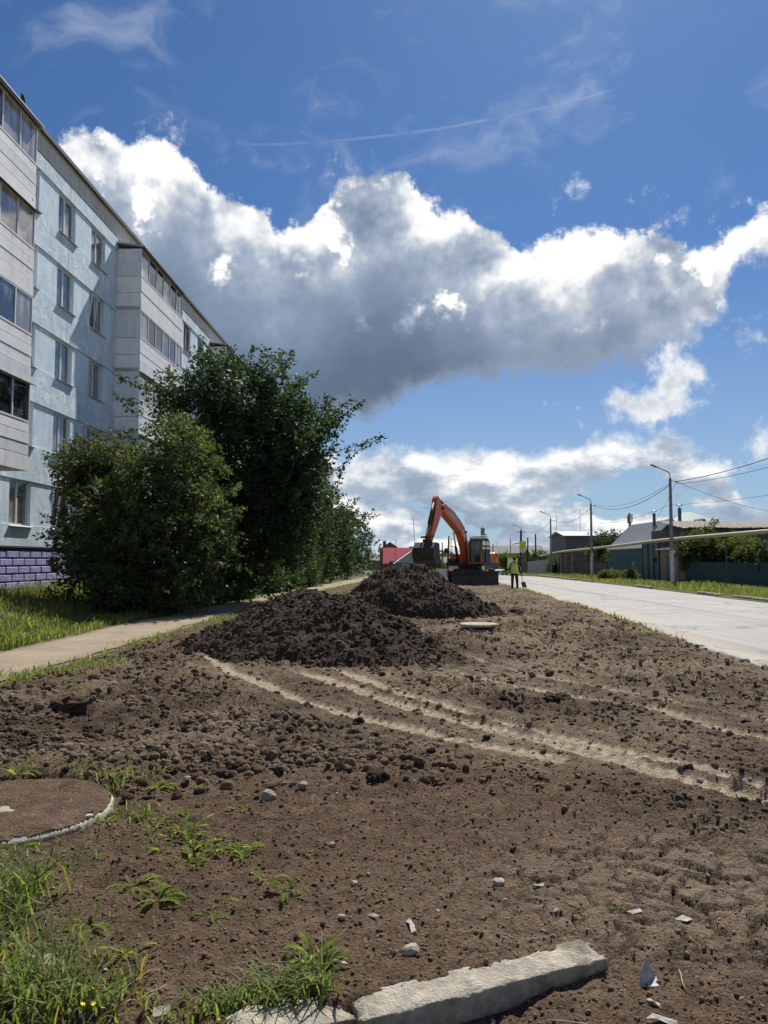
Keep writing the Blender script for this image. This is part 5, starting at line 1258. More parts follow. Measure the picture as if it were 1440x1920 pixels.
for (px, py, n, s, lab) in ((300, 1480, 12, .15, 'broad leaved weed behind the round slab, right end of the grass'), (455, 1600, 11, .15, 'bright green weed rosette standing apart on the right of the grassy patch'),
        (540, 1680, 8, .14, 'flattened grey green weed in the middle of the bare soil'), (300, 1690, 9, .16, 'pale withered weed lying below the grassy patch'), (395, 1712, 6, .13, 'small weed with one upright leaf in the bare soil'),
        (170, 1745, 7, .13, 'yellow green weed right of the long grass tuft'), (240, 1790, 8, .14, 'wilted pale weed above the bottom grass'), (40, 1860, 8, .15, 'broad bright leaf weed inside the bottom left grass'),
        (35, 1462, 9, .17, 'weed with broad leaves at the left edge behind the slab'), (30, 1590, 9, .16, 'weed with a large pale leaf in front of the slab'), (250, 1660, 8, .17, 'tall thin weed above the pale withered one'), (720, 1688, 5, .07, 'tiny seedling left of the white stone'),
        (570, 1600, 5, .08, 'tiny sprout right of the bright rosette'), (800, 1625, 5, .07, 'sprout alone in the middle of the trodden soil'), (822, 1735, 5, .05, 'tiniest yellow green seedling above the kerb stone'), (1160, 1700, 5, .08, 'small green sprout in the cracked crust'),
        (370, 1480, 5, .09, 'small yellowish weed between the clods right of the grass'), (150, 1300, 6, .15, 'weed on the dug ground near the path, left'), (500, 1655, 7, .12, 'weed left of the flattened grey green one')):
    weed(px, py, n, s, lab, seed=5, upright=.15)
rs = np.random.RandomState(55)
for k in range(34):
    px, py = [(330, 1575), (300, 1550), (260, 1545), (370, 1590), (340, 1610), (210, 1500), (400, 1560)][k % 7]; px += rs.normal() * 32; py += rs.normal() * 20
    weed(px, py, 7, rs.uniform(.08, .14), 'low green rosette weed in the grassy patch right of the slab', 'rosettes in the grassy patch', seed=100 + k, upright=.3)
for k in range(22):
    X = rs.uniform(-11.5, -6.8); Y = rs.uniform(13.5, 21); d = (X / Y * FPX + 720, 0)
    root = empty('weed', (X, Y, zt(X, Y))); tag(root, 'leafy weed in the lawn between path and apartment block', 'weed', 'weeds in the lawn by the path')
    for q in range(7):
        o = link('leaf', LM[rs.randint(10)], None, root); s = rs.uniform(.18, .34); o.scale = (s, s, s); o.rotation_euler = (0, -rs.uniform(.2, .9), q * 2.4)
# little yellow flowers
M['petal'] = mat('yellow_petal', (.75, .62, .04), 0.6); 
fm = MB()
for k in range(5): a = k * 1.257; fm.add([(0, 0, 0), (.9 * math.cos(a - .45), .9 * math.sin(a - .45), .25), (1.15 * math.cos(a), 1.15 * math.sin(a), .3), (.9 * math.cos(a + .45), .9 * math.sin(a + .45), .25)], [(0, 1, 2, 3)])
FMESH = fm.mesh('petals', M['petal']); stm = MB(); stm.tube([(0, 0, -14), (.6, .3, -6), (0, 0, 0)], .12, 5); STEM = stm.mesh('stem', M['weed'])
for k, (px, py) in enumerate(((176, 1882), (155, 1883), (192, 1890), (212, 1893), (312, 1890), (343, 1895), (410, 1908))):
    X, Y, _ = G(px, py, .09); root = empty('yellow_flower', (X, Y, .09)); tag(root, 'tiny yellow flower in the grass at the bottom edge', 'flower', 'yellow flowers at the bottom edge')
    o = link('petals', FMESH, None, root); o.scale = (.008,) * 3; o.rotation_euler = (R(20), R(10 * k), k); o = link('stem', STEM, None, root); o.scale = (.008,) * 3

# ------------------------------------------------------------------ wheeled excavator
M['orange'] = mat('orange_paint', (.60, .125, .028), 0.42, spec=0.5, var=0.12, vscale=2.5, dirt=((.20, .10, .06), 0.45, 2.2))
M['graphite'] = mat('graphite_paint', (.035, .036, .038), 0.5, spec=0.4, var=0.2, vscale=3)
M['steel_dark'] = mat('worn_dark_steel', (.055, .054, .052), 0.55, metal=0.3, var=0.3, vscale=4, dirt=((.11, .085, .065), 0.7, 3.0))
M['rod'] = mat('chrome_rod', (.55, .55, .56), 0.18, metal=1.0)
M['rubber'] = mat('rubber', (.022, .022, .023), 0.8, var=0.2, bump=0.3)
M['cab_glass'] = glass_material('cab_glass', (.16, .22, .22), (.03, .045, .05))
M['white_paint'] = mat('white_paint', (.75, .75, .74), 0.5)
M['amber'] = mat('beacon_lens', (.80, .72, .55), 0.25, spec=.6)
EC = Vector((5.68, 50.6, 0.0))
exc = empty('excavator', EC); tag(exc, 'orange wheeled excavator with raised bucket and dark front blade behind the soil heaps', 'excavator')
def epart(mb, name, mt, parent=None, **k): return mb.build(name, M[mt], parent if parent is not None else exc, **k)
# undercarriage (axis along y, blade towards the camera)
m = MB(); m.box((0, 0, .78), (.95, 4.3, .42)); m.box((0, -1.35, .62), (1.9, .34, .3)); m.box((0, 1.35, .62), (1.9, .34, .3)); m.box((0, -1.9, .8), (1.5, .6, .3)); epart(m, 'chassis', 'graphite', bevel=.03)
for sx in (-1, 1):
    for yy in (-1.35, 1.35):
        w = empty('wheel', (sx * 1.02, yy, .50), 0, exc); w.rotation_euler = (0, R(90), 0)
        for dz in (-.19, .19):
            t = MB(); t.lathe([(.27, -.14), (.40, -.15), (.47, -.13), (.50, -.07), (.50, .07), (.47, .13), (.40, .15), (.27, .14)], 28); o = t.build('tyre', M['rubber'], w, True); o.location = (0, 0, dz)
        t = MB(); t.lathe([(0, .12 * sx), (.12, .14 * sx), (.14, .22 * sx), (.24, .24 * sx), (.275, .30 * sx), (.275, -.30 * sx)], 24); t.build('rim', M['orange'], w, True)
m = MB(); m.prism([(-2.62, .05), (-2.50, .03), (-2.44, .30), (-2.44, .62), (-2.52, .90), (-2.66, .93), (-2.56, .62), (-2.56, .30)], -1.45, 1.45, 'x'); bl = epart(m, 'dozer_blade', 'steel_dark', bevel=.012)
m = MB(); m.box((0, -2.60, .055), (2.92, .10, .05)); m.build('cutting_edge', M['steel_dark'], bl)
for sx in (-1, 1):
    m = MB(); m.box((sx * .5, -2.2, .58), (.14, .75, .16), rx=.15); m.build('push_arm', M['graphite'], bl)
    m = MB(); m.box((sx * 1.1, -1.95, .99), (.36, .34, .15)); m.build('mudguard', M['graphite'], exc, bevel=.03)
m = MB(); m.lathe([(0, .98), (.72, .98), (.74, 1.0), (.74, 1.20), (.60, 1.24), (0, 1.24)], 36); epart(m, 'turntable', 'steel_dark')
# superstructure
fwd = Vector((-math.sin(R(26)), -math.cos(R(26)), 0)); UP_ANG = math.atan2(fwd.y, fwd.x)
UM = Matrix.Rotation(UP_ANG, 4, 'Z')           # local x = ahead, y = operator's left
m = MB(); m.span((-2.0, -1.24, 1.20), (1.25, 1.24, 1.42), UM); epart(m, 'platform', 'graphite', bevel=.02)
m = MB(); m.prism([(-2.25, 1.28), (-1.2, 1.22), (-1.2, 2.05), (-1.55, 2.12), (-2.1, 2.08), (-2.28, 1.9)], -1.24, 1.24, 'y', UM); cw = epart(m, 'counterweight', 'orange', bevel=.08, seg=3)
m = MB(); m.span((-1.85, 1.243, 1.83), (-1.5, 1.25, 1.98), UM); m.build('grille', M['graphite'], cw)
m = MB(); m.span((-1.2, -1.22, 1.42), (-.5, 1.22, 2.05), UM); epart(m, 'engine_cover', 'orange', bevel=.06, seg=2)
m = MB(); m.span((-1.1, -.8, 2.05), (-.55, .25, 2.26), UM); epart(m, 'engine_hood', 'orange', bevel=.06, seg=2)
m = MB(); m.tube([(-.9, -.75, 2.2), (-.9, -.75, 2.62), (-.98, -.75, 2.74)], .055, 10, UM); epart(m, 'exhaust_pipe', 'steel_dark', smooth=True)
m = MB(); m.span((-.5, -1.22, 1.42), (.62, -.55, 2.02), UM); epart(m, 'fuel_tank', 'orange', bevel=.06, seg=2)
m = MB(); m.span((.2, -1.225, 1.58), (.63, -.55, 1.63), UM); epart(m, 'reflective_band', 'white_paint')
m = MB(); m.span((.62, -1.20, 1.42), (1.2, -.62, 1.72), UM); epart(m, 'step_box', 'graphite', bevel=.03)
m = MB()
for a in ((( .6, -1.2, 2.0), (.6, -1.2, 2.95), (.35, -1.2, 3.05), (-.3, -1.2, 2.9), (-.45, -1.2, 2.02)), ((.3, -1.2, 2.0), (.3, -1.2, 3.03)), ((.6, -1.2, 2.5), (-.4, -1.2, 2.5))): m.tube(a, .018, 6, UM)
epart(m, 'handrail', 'graphite')
m = MB(); m.tube([(.62, -1.15, 1.95), (.95, -1.3, 2.15)], .012, 5, UM); m.box(tuple(UM @ Vector((1.0, -1.32, 2.2))), (.22, .05, .32), rz=UP_ANG + 1.57); epart(m, 'mirror', 'graphite')
# cab
cab = empty('cab', (0, 0, 0), 0, exc)
x0, x1, y0, y1, z0, z1 = -.50, 1.30, .28, 1.24, 1.36, 3.02
prof = [(x0, z0), (x1, z0), (x1 + .03, 1.9), (x1 - .10, z1 - .18), (x1 - .26, z1), (x0 + .35, z1), (x0 + .05, z1 - .22), (x0 - .02, 2.2)]
m = MB(); m.prism([(p[0], p[1]) for p in prof], y0 + .05, y1 - .05, 'y', UM); m.build('cab_shell', M['graphite'], cab, bevel=.05, seg=2)
def fr_tube(pts, r, key='orange', nm='cab_frame'): mm = MB(); mm.tube(pts, r, 6, UM); return mm.build(nm, M[key], cab)
fr_tube([(x1 + .02, y0 + .05, z0 + .03), (x1 + .055, y0 + .05, 1.9), (x1 - .07, y0 + .05, z1 - .2)], .045); fr_tube([(x1 + .02, y1 - .05, z0 + .03), (x1 + .055, y1 - .05, 1.9), (x1 - .07, y1 - .05, z1 - .2)], .045)
fr_tube([(x1 + .02, y0 + .05, z0 + .05), (x1 + .02, y1 - .05, z0 + .05)], .06)
m = MB(); m.add([(x1 + .035, y0 + .13, 1.5), (x1 + .035, y1 - .13, 1.5), (x1 + .05, y1 - .13, 1.92), (x1 + .05, y0 + .13, 1.92), (x1 - .07, y1 - .13, z1 - .22), (x1 - .07, y0 + .13, z1 - .22)], [(0, 1, 2, 3), (3, 2, 4, 5)], UM); m.build('windshield', M['cab_glass'], cab)
m = MB(); m.prism([(.55, 2.0), (1.16, 2.0), (1.12, 2.72), (1.0, 2.82), (.55, 2.82)], y1 - .045, y1 - .02, 'y', UM); d = m.build('side_window', M['cab_glass'], cab)
m = MB(); m.prism([(-.32, 2.05), (.38, 2.05), (.38, 2.80), (-.05, 2.80), (-.22, 2.62)], y1 - .045, y1 - .02, 'y', UM); m.build('side_window', M['cab_glass'], cab)
fr_tube([(.46, y1 - .03, z0 + .05), (.46, y1 - .03, z1 - .08)], .03, 'graphite', 'door_pillar'); fr_tube([(.40, y1 - .0, 1.75), (.40, y1 + .03, 1.75), (.40, y1 + .03, 1.95), (.40, y1, 1.95)], .014, 'steel', 'door_handle')
m = MB(); m.box((.3, .76, z1 + .08), (1.0, .82, .035), UM); m.build('roof_guard', M['graphite'], cab)
for k in range(4): mm = MB(); mm.box((x1 - .12, y0 + .15 + k * .22, z1 + .0), (.09, .15, .11), UM); mm.build('work_light', M['white_paint'], cab, bevel=.02)
m = MB(); m.tube([(-.15, 1.0, z1), (-.15, 1.0, z1 + .2)], .015, 6, UM); m.lathe([(0, z1 + .32), (.07, z1 + .30), (.08, z1 + .22), (.05, z1 + .19), (0, z1 + .19)], 14, UM @ Matrix.Translation((-.15, 1.0, 0))); m.build('beacon', M['amber'], cab)
# boom, stick, bucket (local plane: ahead / up)
BY0, BY1 = -.42, .06
bp = [(.30, 1.42), (.62, 1.42), (1.00, 2.35), (1.55, 3.10), (2.0, 3.40), (4.78, 4.50), (5.02, 4.70), (4.96, 4.92), (4.72, 4.98), (3.2, 4.62), (1.75, 4.02), (1.22, 3.72), (.85, 3.2), (.40, 2.2), (.22, 1.65)]
m = MB(); m.prism(bp, BY0, BY1, 'y', UM); boom = epart(m, 'boom', 'orange', bevel=.03)
sp = [(4.80, 4.62), (5.05, 4.30), (6.62, 2.48), (6.86, 2.44), (6.95, 2.62), (5.95, 4.55), (5.72, 5.28), (5.55, 5.42), (5.36, 5.34), (5.02, 4.92)]
m = MB(); m.prism(sp, BY0 + .07, BY1 - .07, 'y', UM); stick = epart(m, 'stick', 'orange', bevel=.03)
for (zc, fc_) in ((4.72, 4.93), (2.52, 6.78)):
    m = MB(); m.tube([(fc_, BY0 - .05, zc), (fc_, BY1 + .05, zc)], .085, 14, UM); m.build('pivot_pin', M['steel_dark'], stick)
bk = [(6.62, 2.55), (7.10, 2.62), (7.50, 2.30), (7.62, 1.90), (7.45, 1.55), (7.05, 1.38), (6.45, 1.40)]
bkt = empty('bucket', (0, 0, 0), 0, exc)
m = MB(); w0, w1 = -.83, .47
th = .05
inner = [(6.60, 2.49), (7.07, 2.56), (7.45, 2.27), (7.56, 1.91), (7.41, 1.60), (7.03, 1.44), (6.45, 1.45)]
nb = len(bk); vs = [(a, w0, b) for a, b in bk] + [(a, w1, b) for a, b in bk] + [(a, w0 + th, b) for a, b in inner] + [(a, w1 - th, b) for a, b in inner]
fs = [(i, i + 1, i + 1 + nb, i + nb) for i in range(nb - 1)] + [(2 * nb + i + 1, 2 * nb + i, 3 * nb + i, 3 * nb + i + 1) for i in range(nb - 1)]
fs += [(0, nb, 3 * nb, 2 * nb), (nb - 1, 3 * nb - 1, 4 * nb - 1, 2 * nb - 1)]
m.add(vs, fs, UM)
for wy0, wy1 in ((w0, w0 + th), (w1 - th, w1)): m.prism(bk, wy0, wy1, 'y', UM)
m.build('bucket_shell', M['steel_dark'], bkt)
for k in range(5):
    t = MB(); yy = w0 + .12 + k * (w1 - w0 - .24) / 4; t.prism([(6.50, 1.36), (6.50, 1.46), (6.24, 1.42)], yy - .055, yy + .055, 'y', UM); t.build('tooth', M['steel_dark'], bkt)
m = MB(); m.span((6.72, BY0 + .0, 2.5), (7.0, BY0 + .05, 2.8), UM); m.span((6.72, BY1 - .05, 2.5), (7.0, BY1, 2.8), UM); tag(m.build('bucket_ears', M['steel_dark'], bkt), kind='stuff')
m = MB(); m.tube([(6.55, BY0 - .02, 3.0), (7.12, BY0 - .02, 2.92)], .05, 8, UM); m.tube([(6.55, BY1 + .02, 3.0), (7.12, BY1 + .02, 2.92)], .05, 8, UM); m.tube([(7.12, BY0 - .06, 2.92), (7.12, BY1 + .06, 2.92)], .06, 8, UM); m.tube([(7.12, -.18, 2.92), (6.98, -.18, 2.56)], .07, 8, UM); epart(m, 'bucket_linkage', 'steel_dark')
def cyl(nm, a, b, r, frac=.55):
    a = Vector(a); b = Vector(b); c = a.lerp(b, frac); root = empty(nm, (0, 0, 0), 0, exc)
    mm = MB(); mm.tube([a, c], r, 10, UM); mm.build('barrel', M['graphite'], root, True); mm = MB(); mm.tube([c, b], r * .55, 8, UM); mm.build('rod', M['rod'], root, True)
cyl('bucket_cylinder', (5.92, -.18, 4.95), (7.10, -.18, 2.95), .085, .62)
cyl('stick_cylinder', (2.5, -.18, 4.52), (5.52, -.18, 5.28), .10, .55)
cyl('boom_cylinder', (.95, -.52, 1.5), (1.75, -.52, 3.4), .09, .5); cyl('boom_cylinder', (.95, .16, 1.5), (1.75, .16, 3.4), .09, .5)
m = MB(); m.tube([(.5, -.10, 2.6), (1.0, -.10, 3.65), (1.6, -.1, 4.1), (3.0, -.1, 4.68), (4.5, -.1, 5.02), (5.0, -.1, 5.2), (5.6, -.1, 5.0), (6.1, -.1, 4.3), (6.4, -.1, 3.7)], .035, 6, UM); epart(m, 'hydraulic_hose', 'rubber', smooth=True)
m = MB(); m.tube([(.5, -.26, 2.55), (1.0, -.26, 3.68), (1.6, -.26, 4.12), (3.0, -.26, 4.7), (4.5, -.26, 5.05), (5.1, -.26, 5.35), (5.7, -.26, 5.05), (6.15, -.26, 4.3), (6.4, -.26, 3.7)], .03, 6, UM); epart(m, 'hydraulic_hose', 'rubber', smooth=True)
m = MB(); m.span((1.0, BY1 + .002, 3.35), (1.14, BY1 + .09, 3.47), UM); epart(m, 'boom_light', 'graphite', boom)
# lettering on the boom's left face and on the counterweight
def text_on(body, size, loc, ang_up, parent, key, facing='left', nm='lettering'):
    cu = bpy.data.curves.new(nm, 'FONT'); cu.body = body; cu.size = size; cu.align_x = 'CENTER'; cu.align_y = 'CENTER'; cu.extrude = .002
    tmp = bpy.data.objects.new(nm, cu); col.objects.link(tmp); dg = bpy.context.evaluated_depsgraph_get()
    me_ = bpy.data.meshes.new_from_object(tmp.evaluated_get(dg)); bpy.data.objects.remove(tmp); me_.materials.clear(); me_.materials.append(M[key])
    o = link(nm, me_, None, parent); o['kind'] = 'stuff'
    # text x axis runs backwards along the machine when seen from its left side
    Mx = UM @ Matrix.Translation(loc) @ Matrix.Rotation(ang_up, 4, 'Y') @ Matrix(((-1, 0, 0, 0), (0, 0, 1, 0), (0, 1, 0, 0), (0, 0, 0, 1)))
    o.matrix_local = Mx; return o
text_on('DOOSAN', .36, (3.35, BY1 + .006, 4.27), math.atan2(-1.1, 2.8), boom, 'white_paint')
text_on('DX', .22, (-1.72, 1.246, 1.55), 0, cw, 'white_paint')

# ------------------------------------------------------------------ worker with a shovel
def skin_material():
    m = bpy.data.materials.new('work_clothes_and_skin'); m.use_nodes = True; n = NT(m.node_tree); n.n.clear()
    co = n.node('ShaderNodeTexCoord').outputs['Object']; z = n.sep(co)[2]; x = n.sep(co)[0]
    c = n.mix(n.m('GREATER_THAN', z, 1.49), (.018, .018, .022, 1), (.42, .25, .17, 1))
    hand = n.m('MULTIPLY', n.m('LESS_THAN', z, .88), n.m('GREATER_THAN', n.m('ABSOLUTE', x), .26))
    c = n.mix(hand, c, (.42, .25, .17, 1))
    p = n.node('ShaderNodeBsdfPrincipled', None, Base_Color=c, Roughness=.85); o = n.node('ShaderNodeOutputMaterial'); n.l.new(p.outputs[0], o.inputs[0]); return m
M['person'] = skin_material()
M['hivis'] = mat('hi_vis_vest', (.62, .78, .04), 0.7, var=.12, vscale=14); M['reflective'] = mat('reflective_tape', (.62, .64, .62), 0.4, spec=.6)
M['hair'] = mat('dark_hair', (.015, .013, .012), .7); M['wood'] = mat('wooden_handle', (.30, .20, .11), .7, var=.2); M['shovel_steel'] = mat('shovel_steel', (.10, .10, .10), .45, metal=.6, var=.3)
WP = G(965, 1104); wz = gz(WP[0], WP[1])
man = empty('person', (WP[0], WP[1], wz - .01), R(-12)); tag(man, 'person in yellow green hi vis vest and black trousers, seen from behind, holding a shovel', 'person')
def skin_body(name, verts, edges, radii, mt, parent, root=0, sub=2):
    me = bpy.data.meshes.new(name); me.from_pydata(verts, edges, []); o = bpy.data.objects.new(name, me); col.objects.link(o); o.parent = parent
    md = o.modifiers.new('skin', 'SKIN'); me.materials.append(mt)
    for v, q, i in zip(me.skin_vertices[0].data, radii, range(99)):
        v.radius = q if isinstance(q, tuple) else (q, q); v.use_root = (i == root)
    s = o.modifiers.new('sub', 'SUBSURF'); s.levels = sub; s.render_levels = sub
    return o
V_ = [(0, 0, .95), (0, 0, 1.12), (0, .0, 1.32), (0, .01, 1.45), (0, .02, 1.52), (0, .03, 1.60), (0, .035, 1.70),
      (-.10, 0, .88), (-.12, .02, .50), (-.13, -.02, .10), (-.13, .12, .05), (.10, 0, .88), (.13, .03, .50), (.15, .12, .10), (.15, .26, .05),
      (-.19, 0, 1.42), (-.26, .0, 1.15), (-.25, .12, .92), (-.24, .16, .84), (.19, 0, 1.42), (.28, -.02, 1.14), (.34, .04, .90), (.36, .06, .82)]
E_ = [(0, 1), (1, 2), (2, 3), (3, 4), (4, 5), (5, 6), (0, 7), (7, 8), (8, 9), (9, 10), (0, 11), (11, 12), (12, 13), (13, 14), (3, 15), (15, 16), (16, 17), (17, 18), (3, 19), (19, 20), (20, 21), (21, 22)]
R_ = [(.15, .11), (.145, .10), (.17, .11), (.12, .09), .055, (.075, .09), (.07, .085), .11, .088, .07, .055, .11, .088, .07, .055, .065, .05, .042, .036, .065, .05, .042, .036]
skin_body('body', V_, E_, R_, M['person'], man)
for sx, hx, hy, hz in ((1, .365, .07, .80), (-1, -.235, .175, .81)):
    m = MB()
    for f in range(4): m.tube([(hx + (f - 1.5) * .016, hy + .01, hz), (hx + (f - 1.5) * .016, hy + .03, hz - .05 - .006 * (f % 2)), (hx + (f - 1.5) * .014, hy + .005, hz - .078)], [.010, .009, .007], 6)
    m.tube([(hx - sx * .03, hy, hz + .01), (hx - sx * .045, hy + .03, hz - .03)], [.011, .008], 6)
    tag(m.build('fingers', mat('hand_skin', (.42, .25, .17), .7), man, True), kind='stuff')
def ring_shell(name, prof, mt, parent, n=28, th=.0):
    vs = []; fs = []
    for (z, rx, ry, cy) in prof:
        for k in range(n): a = 2 * math.pi * k / n; ww = 1 + .03 * math.sin(5 * a + z * 17); vs.append((rx * math.cos(a) * ww, cy + ry * math.sin(a) * ww, z))
    for i in range(len(prof) - 1):
        for k in range(n): fs.append((i * n + k, i * n + (k + 1) % n, (i + 1) * n + (k + 1) % n, (i + 1) * n + k))
    mb = MB().add(vs, fs); o = mb.build(name, mt, parent, True); s = o.modifiers.new('solid', 'SOLIDIFY'); s.thickness = .012; return o
vest = ring_shell('vest', [(.86, .215, .165, 0), (.95, .21, .16, 0), (1.1, .205, .15, 0), (1.28, .225, .155, 0), (1.40, .215, .135, .005), (1.46, .15, .105, .01), (1.49, .085, .08, .02)], M['hivis'], man)
for zz, a, b in ((.98, .222, .172), (1.12, .217, .162)): ring_shell('reflective_stripe', [(zz, a, b, 0), (zz + .05, a, b, 0)], M['reflective'], vest)
m = MB(); m.lathe([(.0, 1.80), (.05, 1.795), (.088, 1.765), (.102, 1.70), (.10, 1.655), (.09, 1.62)], 20, Matrix.Translation((0, .03, 0))); m.build('cap', M['hair'], man, True)
for sx in (-1, 1): m = MB(); m.tube([(sx * .082, .035, 1.63), (sx * .09, .045, 1.665), (sx * .084, .035, 1.69)], [.010, .014, .008], 6); m.build('ear', mat('ear_skin', (.42, .25, .17), .7), man)
sx0 = Vector((WP[0], WP[1], wz)) + Matrix.Rotation(R(-12), 3, 'Z') @ Vector((.37, .08, .80))
shov = empty('shovel', sx0, R(-12)); tag(shov, 'shovel with a square steel blade held low in the right hand of the person', 'shovel')
m = MB(); m.tube([(-.06, .1, .42), (0, 0, 0), (.09, -.10, -.45)], .017, 8); m.build('handle', M['wood'], shov, True)
m = MB()
vs = []; n_ = 6
for i in range(n_ + 1):
    t = i / n_
    for j in range(n_ + 1):
        s_ = j / n_ * 2 - 1; wdt = .115 * (1 - .12 * (t > .85)); vs.append((.09 + .10 * t + s_ * wdt, -.10 - .05 * t + .03 * s_ * s_, -.42 - .30 * t - .06 * s_ ** 2 * (t > .9) + .05 * s_ * .6))
fs = [(i * (n_ + 1) + j, i * (n_ + 1) + j + 1, (i + 1) * (n_ + 1) + j + 1, (i + 1) * (n_ + 1) + j) for i in range(n_) for j in range(n_)]
m.add(vs, fs); o = m.build('blade', M['shovel_steel'], shov, True); s = o.modifiers.new('solid', 'SOLIDIFY'); s.thickness = .006

# ------------------------------------------------------------------ right side of the road: poles, wires, gas pipe, fences, sheds, houses
M['pole_conc'] = mat('pole_concrete', (.27, .255, .235), .9, var=.2, vscale=3, bump=.3)
M['limewash'] = mat('limewash', (.62, .61, .58), .9, var=.15, vscale=6)
M['lamp_grey'] = mat('lamp_head_grey', (.13, .13, .135), .5)
M['wire'] = mat('black_wire', (.03, .03, .03), .7)
M['pipe_yellow'] = mat('faded_yellow_pipe', (.47, .42, .27), .6, var=.12, vscale=4, dirt=((.28, .24, .18), .5, 3.0))
M['teal'] = mat('teal_sheet', (.040, .125, .150), .55, var=.15, vscale=1.2, dirt=((.07, .10, .11), .5, 2.5))
M['green_sheet'] = mat('dark_green_sheet', (.036, .085, .088), .5, var=.12, vscale=1.2)
M['grey_boards'] = mat('grey_boards', (.145, .13, .12), .85, var=.3, vscale=5)
M['old_boards'] = mat('weathered_boards', (.135, .115, .10), .9, var=.35, vscale=6, bump=.3)
M['slate'] = mat('asbestos_sheet', (.26, .235, .205), .9, var=.25, vscale=2.5, dirt=((.15, .13, .10), .6, 2.0))
M['grey_metal_roof'] = mat('grey_metal_roof', (.22, .235, .25), .45, metal=.2, var=.12, vscale=1.5)
M['bright_roof'] = mat('bright_zinc_roof', (.52, .54, .56), .75, spec=.2, var=.08)
M['dark_wall'] = mat('dark_grey_sheet', (.085, .088, .095), .6, var=.12)
M['brick_cream'] = mat('cream_brick', (.36, .30, .25), .9, var=.2, vscale=6); M['mortar'] = mat('mortar', (.22, .20, .18), .95)
M['rust_door'] = mat('rusty_red_door', (.135, .06, .05), .7, var=.3, vscale=3)
M['red_roof'] = mat('red_metal_roof', (.30, .045, .065), .85, spec=.1, var=.12); M['mint'] = mat('mint_wall', (.33, .44, .38), .85, var=.08); M['teal_wall'] = mat('teal_blue_wall', (.08, .20, .25), .8, var=.1)
M['green_roof'] = mat('green_metal_roof', (.07, .15, .14), .5, var=.1)
M['white_wall'] = mat('white_wall', (.55, .55, .54), .85, var=.1); M['brown_wall'] = mat('brown_wall', (.15, .105, .085), .85, var=.15)
M['grey_wall'] = mat('grey_wall', (.16, .155, .15), .85, var=.15); M['pale_fence'] = mat('pale_grey_fence', (.40, .42, .44), .6, var=.1)
M['sign_blue'] = mat('sign_blue', (.02, .10, .42), .4); M['sign_white'] = mat('sign_white', (.78, .78, .78), .4); M['sign_black'] = mat('sign_black', (.01, .01, .01), .5); M['sign_yellow'] = mat('sign_yellow', (.72, .80, .06), .4)
M['orange_mesh'] = mat('orange_barrier', (.80, .22, .08), .6, var=.1)
FZ = lambda x, y: zt(x, y)
# street lamp poles
POLES = [(18.3, 49.0, 6.8), (19.0, 70.5, 6.75), (19.5, 90.0, 6.6), (20.0, 112.0, 6.5)]
plabs = ['tall concrete street lamp pole nearest on the right, in front of the brick gatehouse', 'concrete street lamp pole second from the right, before the grey hangar', 'concrete street lamp pole beside the rusty garage', 'farthest small street lamp pole near the yellow board']
for (x, y, h), lab in zip(POLES, plabs):
    r_ = empty('street_lamp', (x, y, FZ(x, y))); tag(r_, lab, 'street lamp', 'street lamp poles along the road')
    m = MB(); m.tube([(0, 0, -.3), (0, 0, 2.0)], [.135, .125], 10); m.build('pole_foot', M['limewash'] if y < 75 else M['pole_conc'], r_)
    m = MB(); m.tube([(0, 0, 2.0), (0, 0, h)], [.124, .085], 10); m.build('pole', M['pole_conc'], r_)
    m = MB(); m.tube([(0, 0, h - .3), (0, 0, h + .25), (-.10, 0, h + .42), (-.9, -.1, h + .75)], .035, 8); m.build('arm', M['lamp_grey'], r_, True)
    m = MB(); m.box((-1.08, -.12, h + .80), (.46, .16, .09), ry=.38); m.build('lamp_head', M['lamp_grey'], r_, bevel=.03)
    m = MB(); m.tube([(.0, -.12, h - .15), (.34, -.12, h - .2)], .02, 6); m.build('bracket', M['steel_dark'], r_)
    m = MB(); m.lathe([(0, .06), (.05, .04), (.06, -.06), (0, -.08)], 10, Matrix.Translation((.36, -.12, h - .2))); m.build('insulator', M['steel_dark'], r_)
    if y < 75: m = MB(); m.box((0, -.14, 2.12), (.30, .10, .22)); m.build('clamp_plate', M['limewash'], r_)
def wire(a, b, sag, r, label, seg=18):
    a = Vector(a); b = Vector(b); pts = [a.lerp(b, i / seg) + Vector((0, 0, -sag * 4 * (i / seg) * (1 - i / seg))) for i in range(seg + 1)]
    m = MB(); m.tube(pts, r, 5); o = m.build('overhead_wire', M['wire']); tag(o, label, 'wire', 'overhead wires between the poles')
def ptop(i, dx=.36, dz=-.2): x, y, h = POLES[i]; return (x + dx, y - .12, FZ(x, y) + h + dz)
wire(ptop(0), (18.2, 22.0, 7.5), .55, .022, 'thick overhead cable leaving the nearest lamp pole to the right, uppermost'); wire(ptop(0, .3, -.35), (18.8, 23.0, 7.0), .6, .013, 'thin overhead wire just below the thick cable on the right')
wire(ptop(0, -.1, -.45), ptop(1), .8, .02, 'thick sagging cable between the first and second lamp poles'); wire(ptop(0, -.1, -.35), ptop(1, .3, -.05), .65, .012, 'thin wire above the cable between the first two lamp poles')
wire(ptop(1, -.1, -.4), ptop(2), .7, .018, 'sagging cable between the second and third lamp poles'); wire(ptop(2, -.1, -.4), ptop(3), .6, .016, 'sagging cable between the third and farthest lamp poles')
wire(ptop(0), (28.0, 52.0, 4.6), .35, .012, 'service wire from the nearest lamp pole down right to the wooden barn'); wire(ptop(0), (22.5, 64.0, 4.7), .1, .010, 'service wire from the nearest lamp pole steeply down to the teal house')
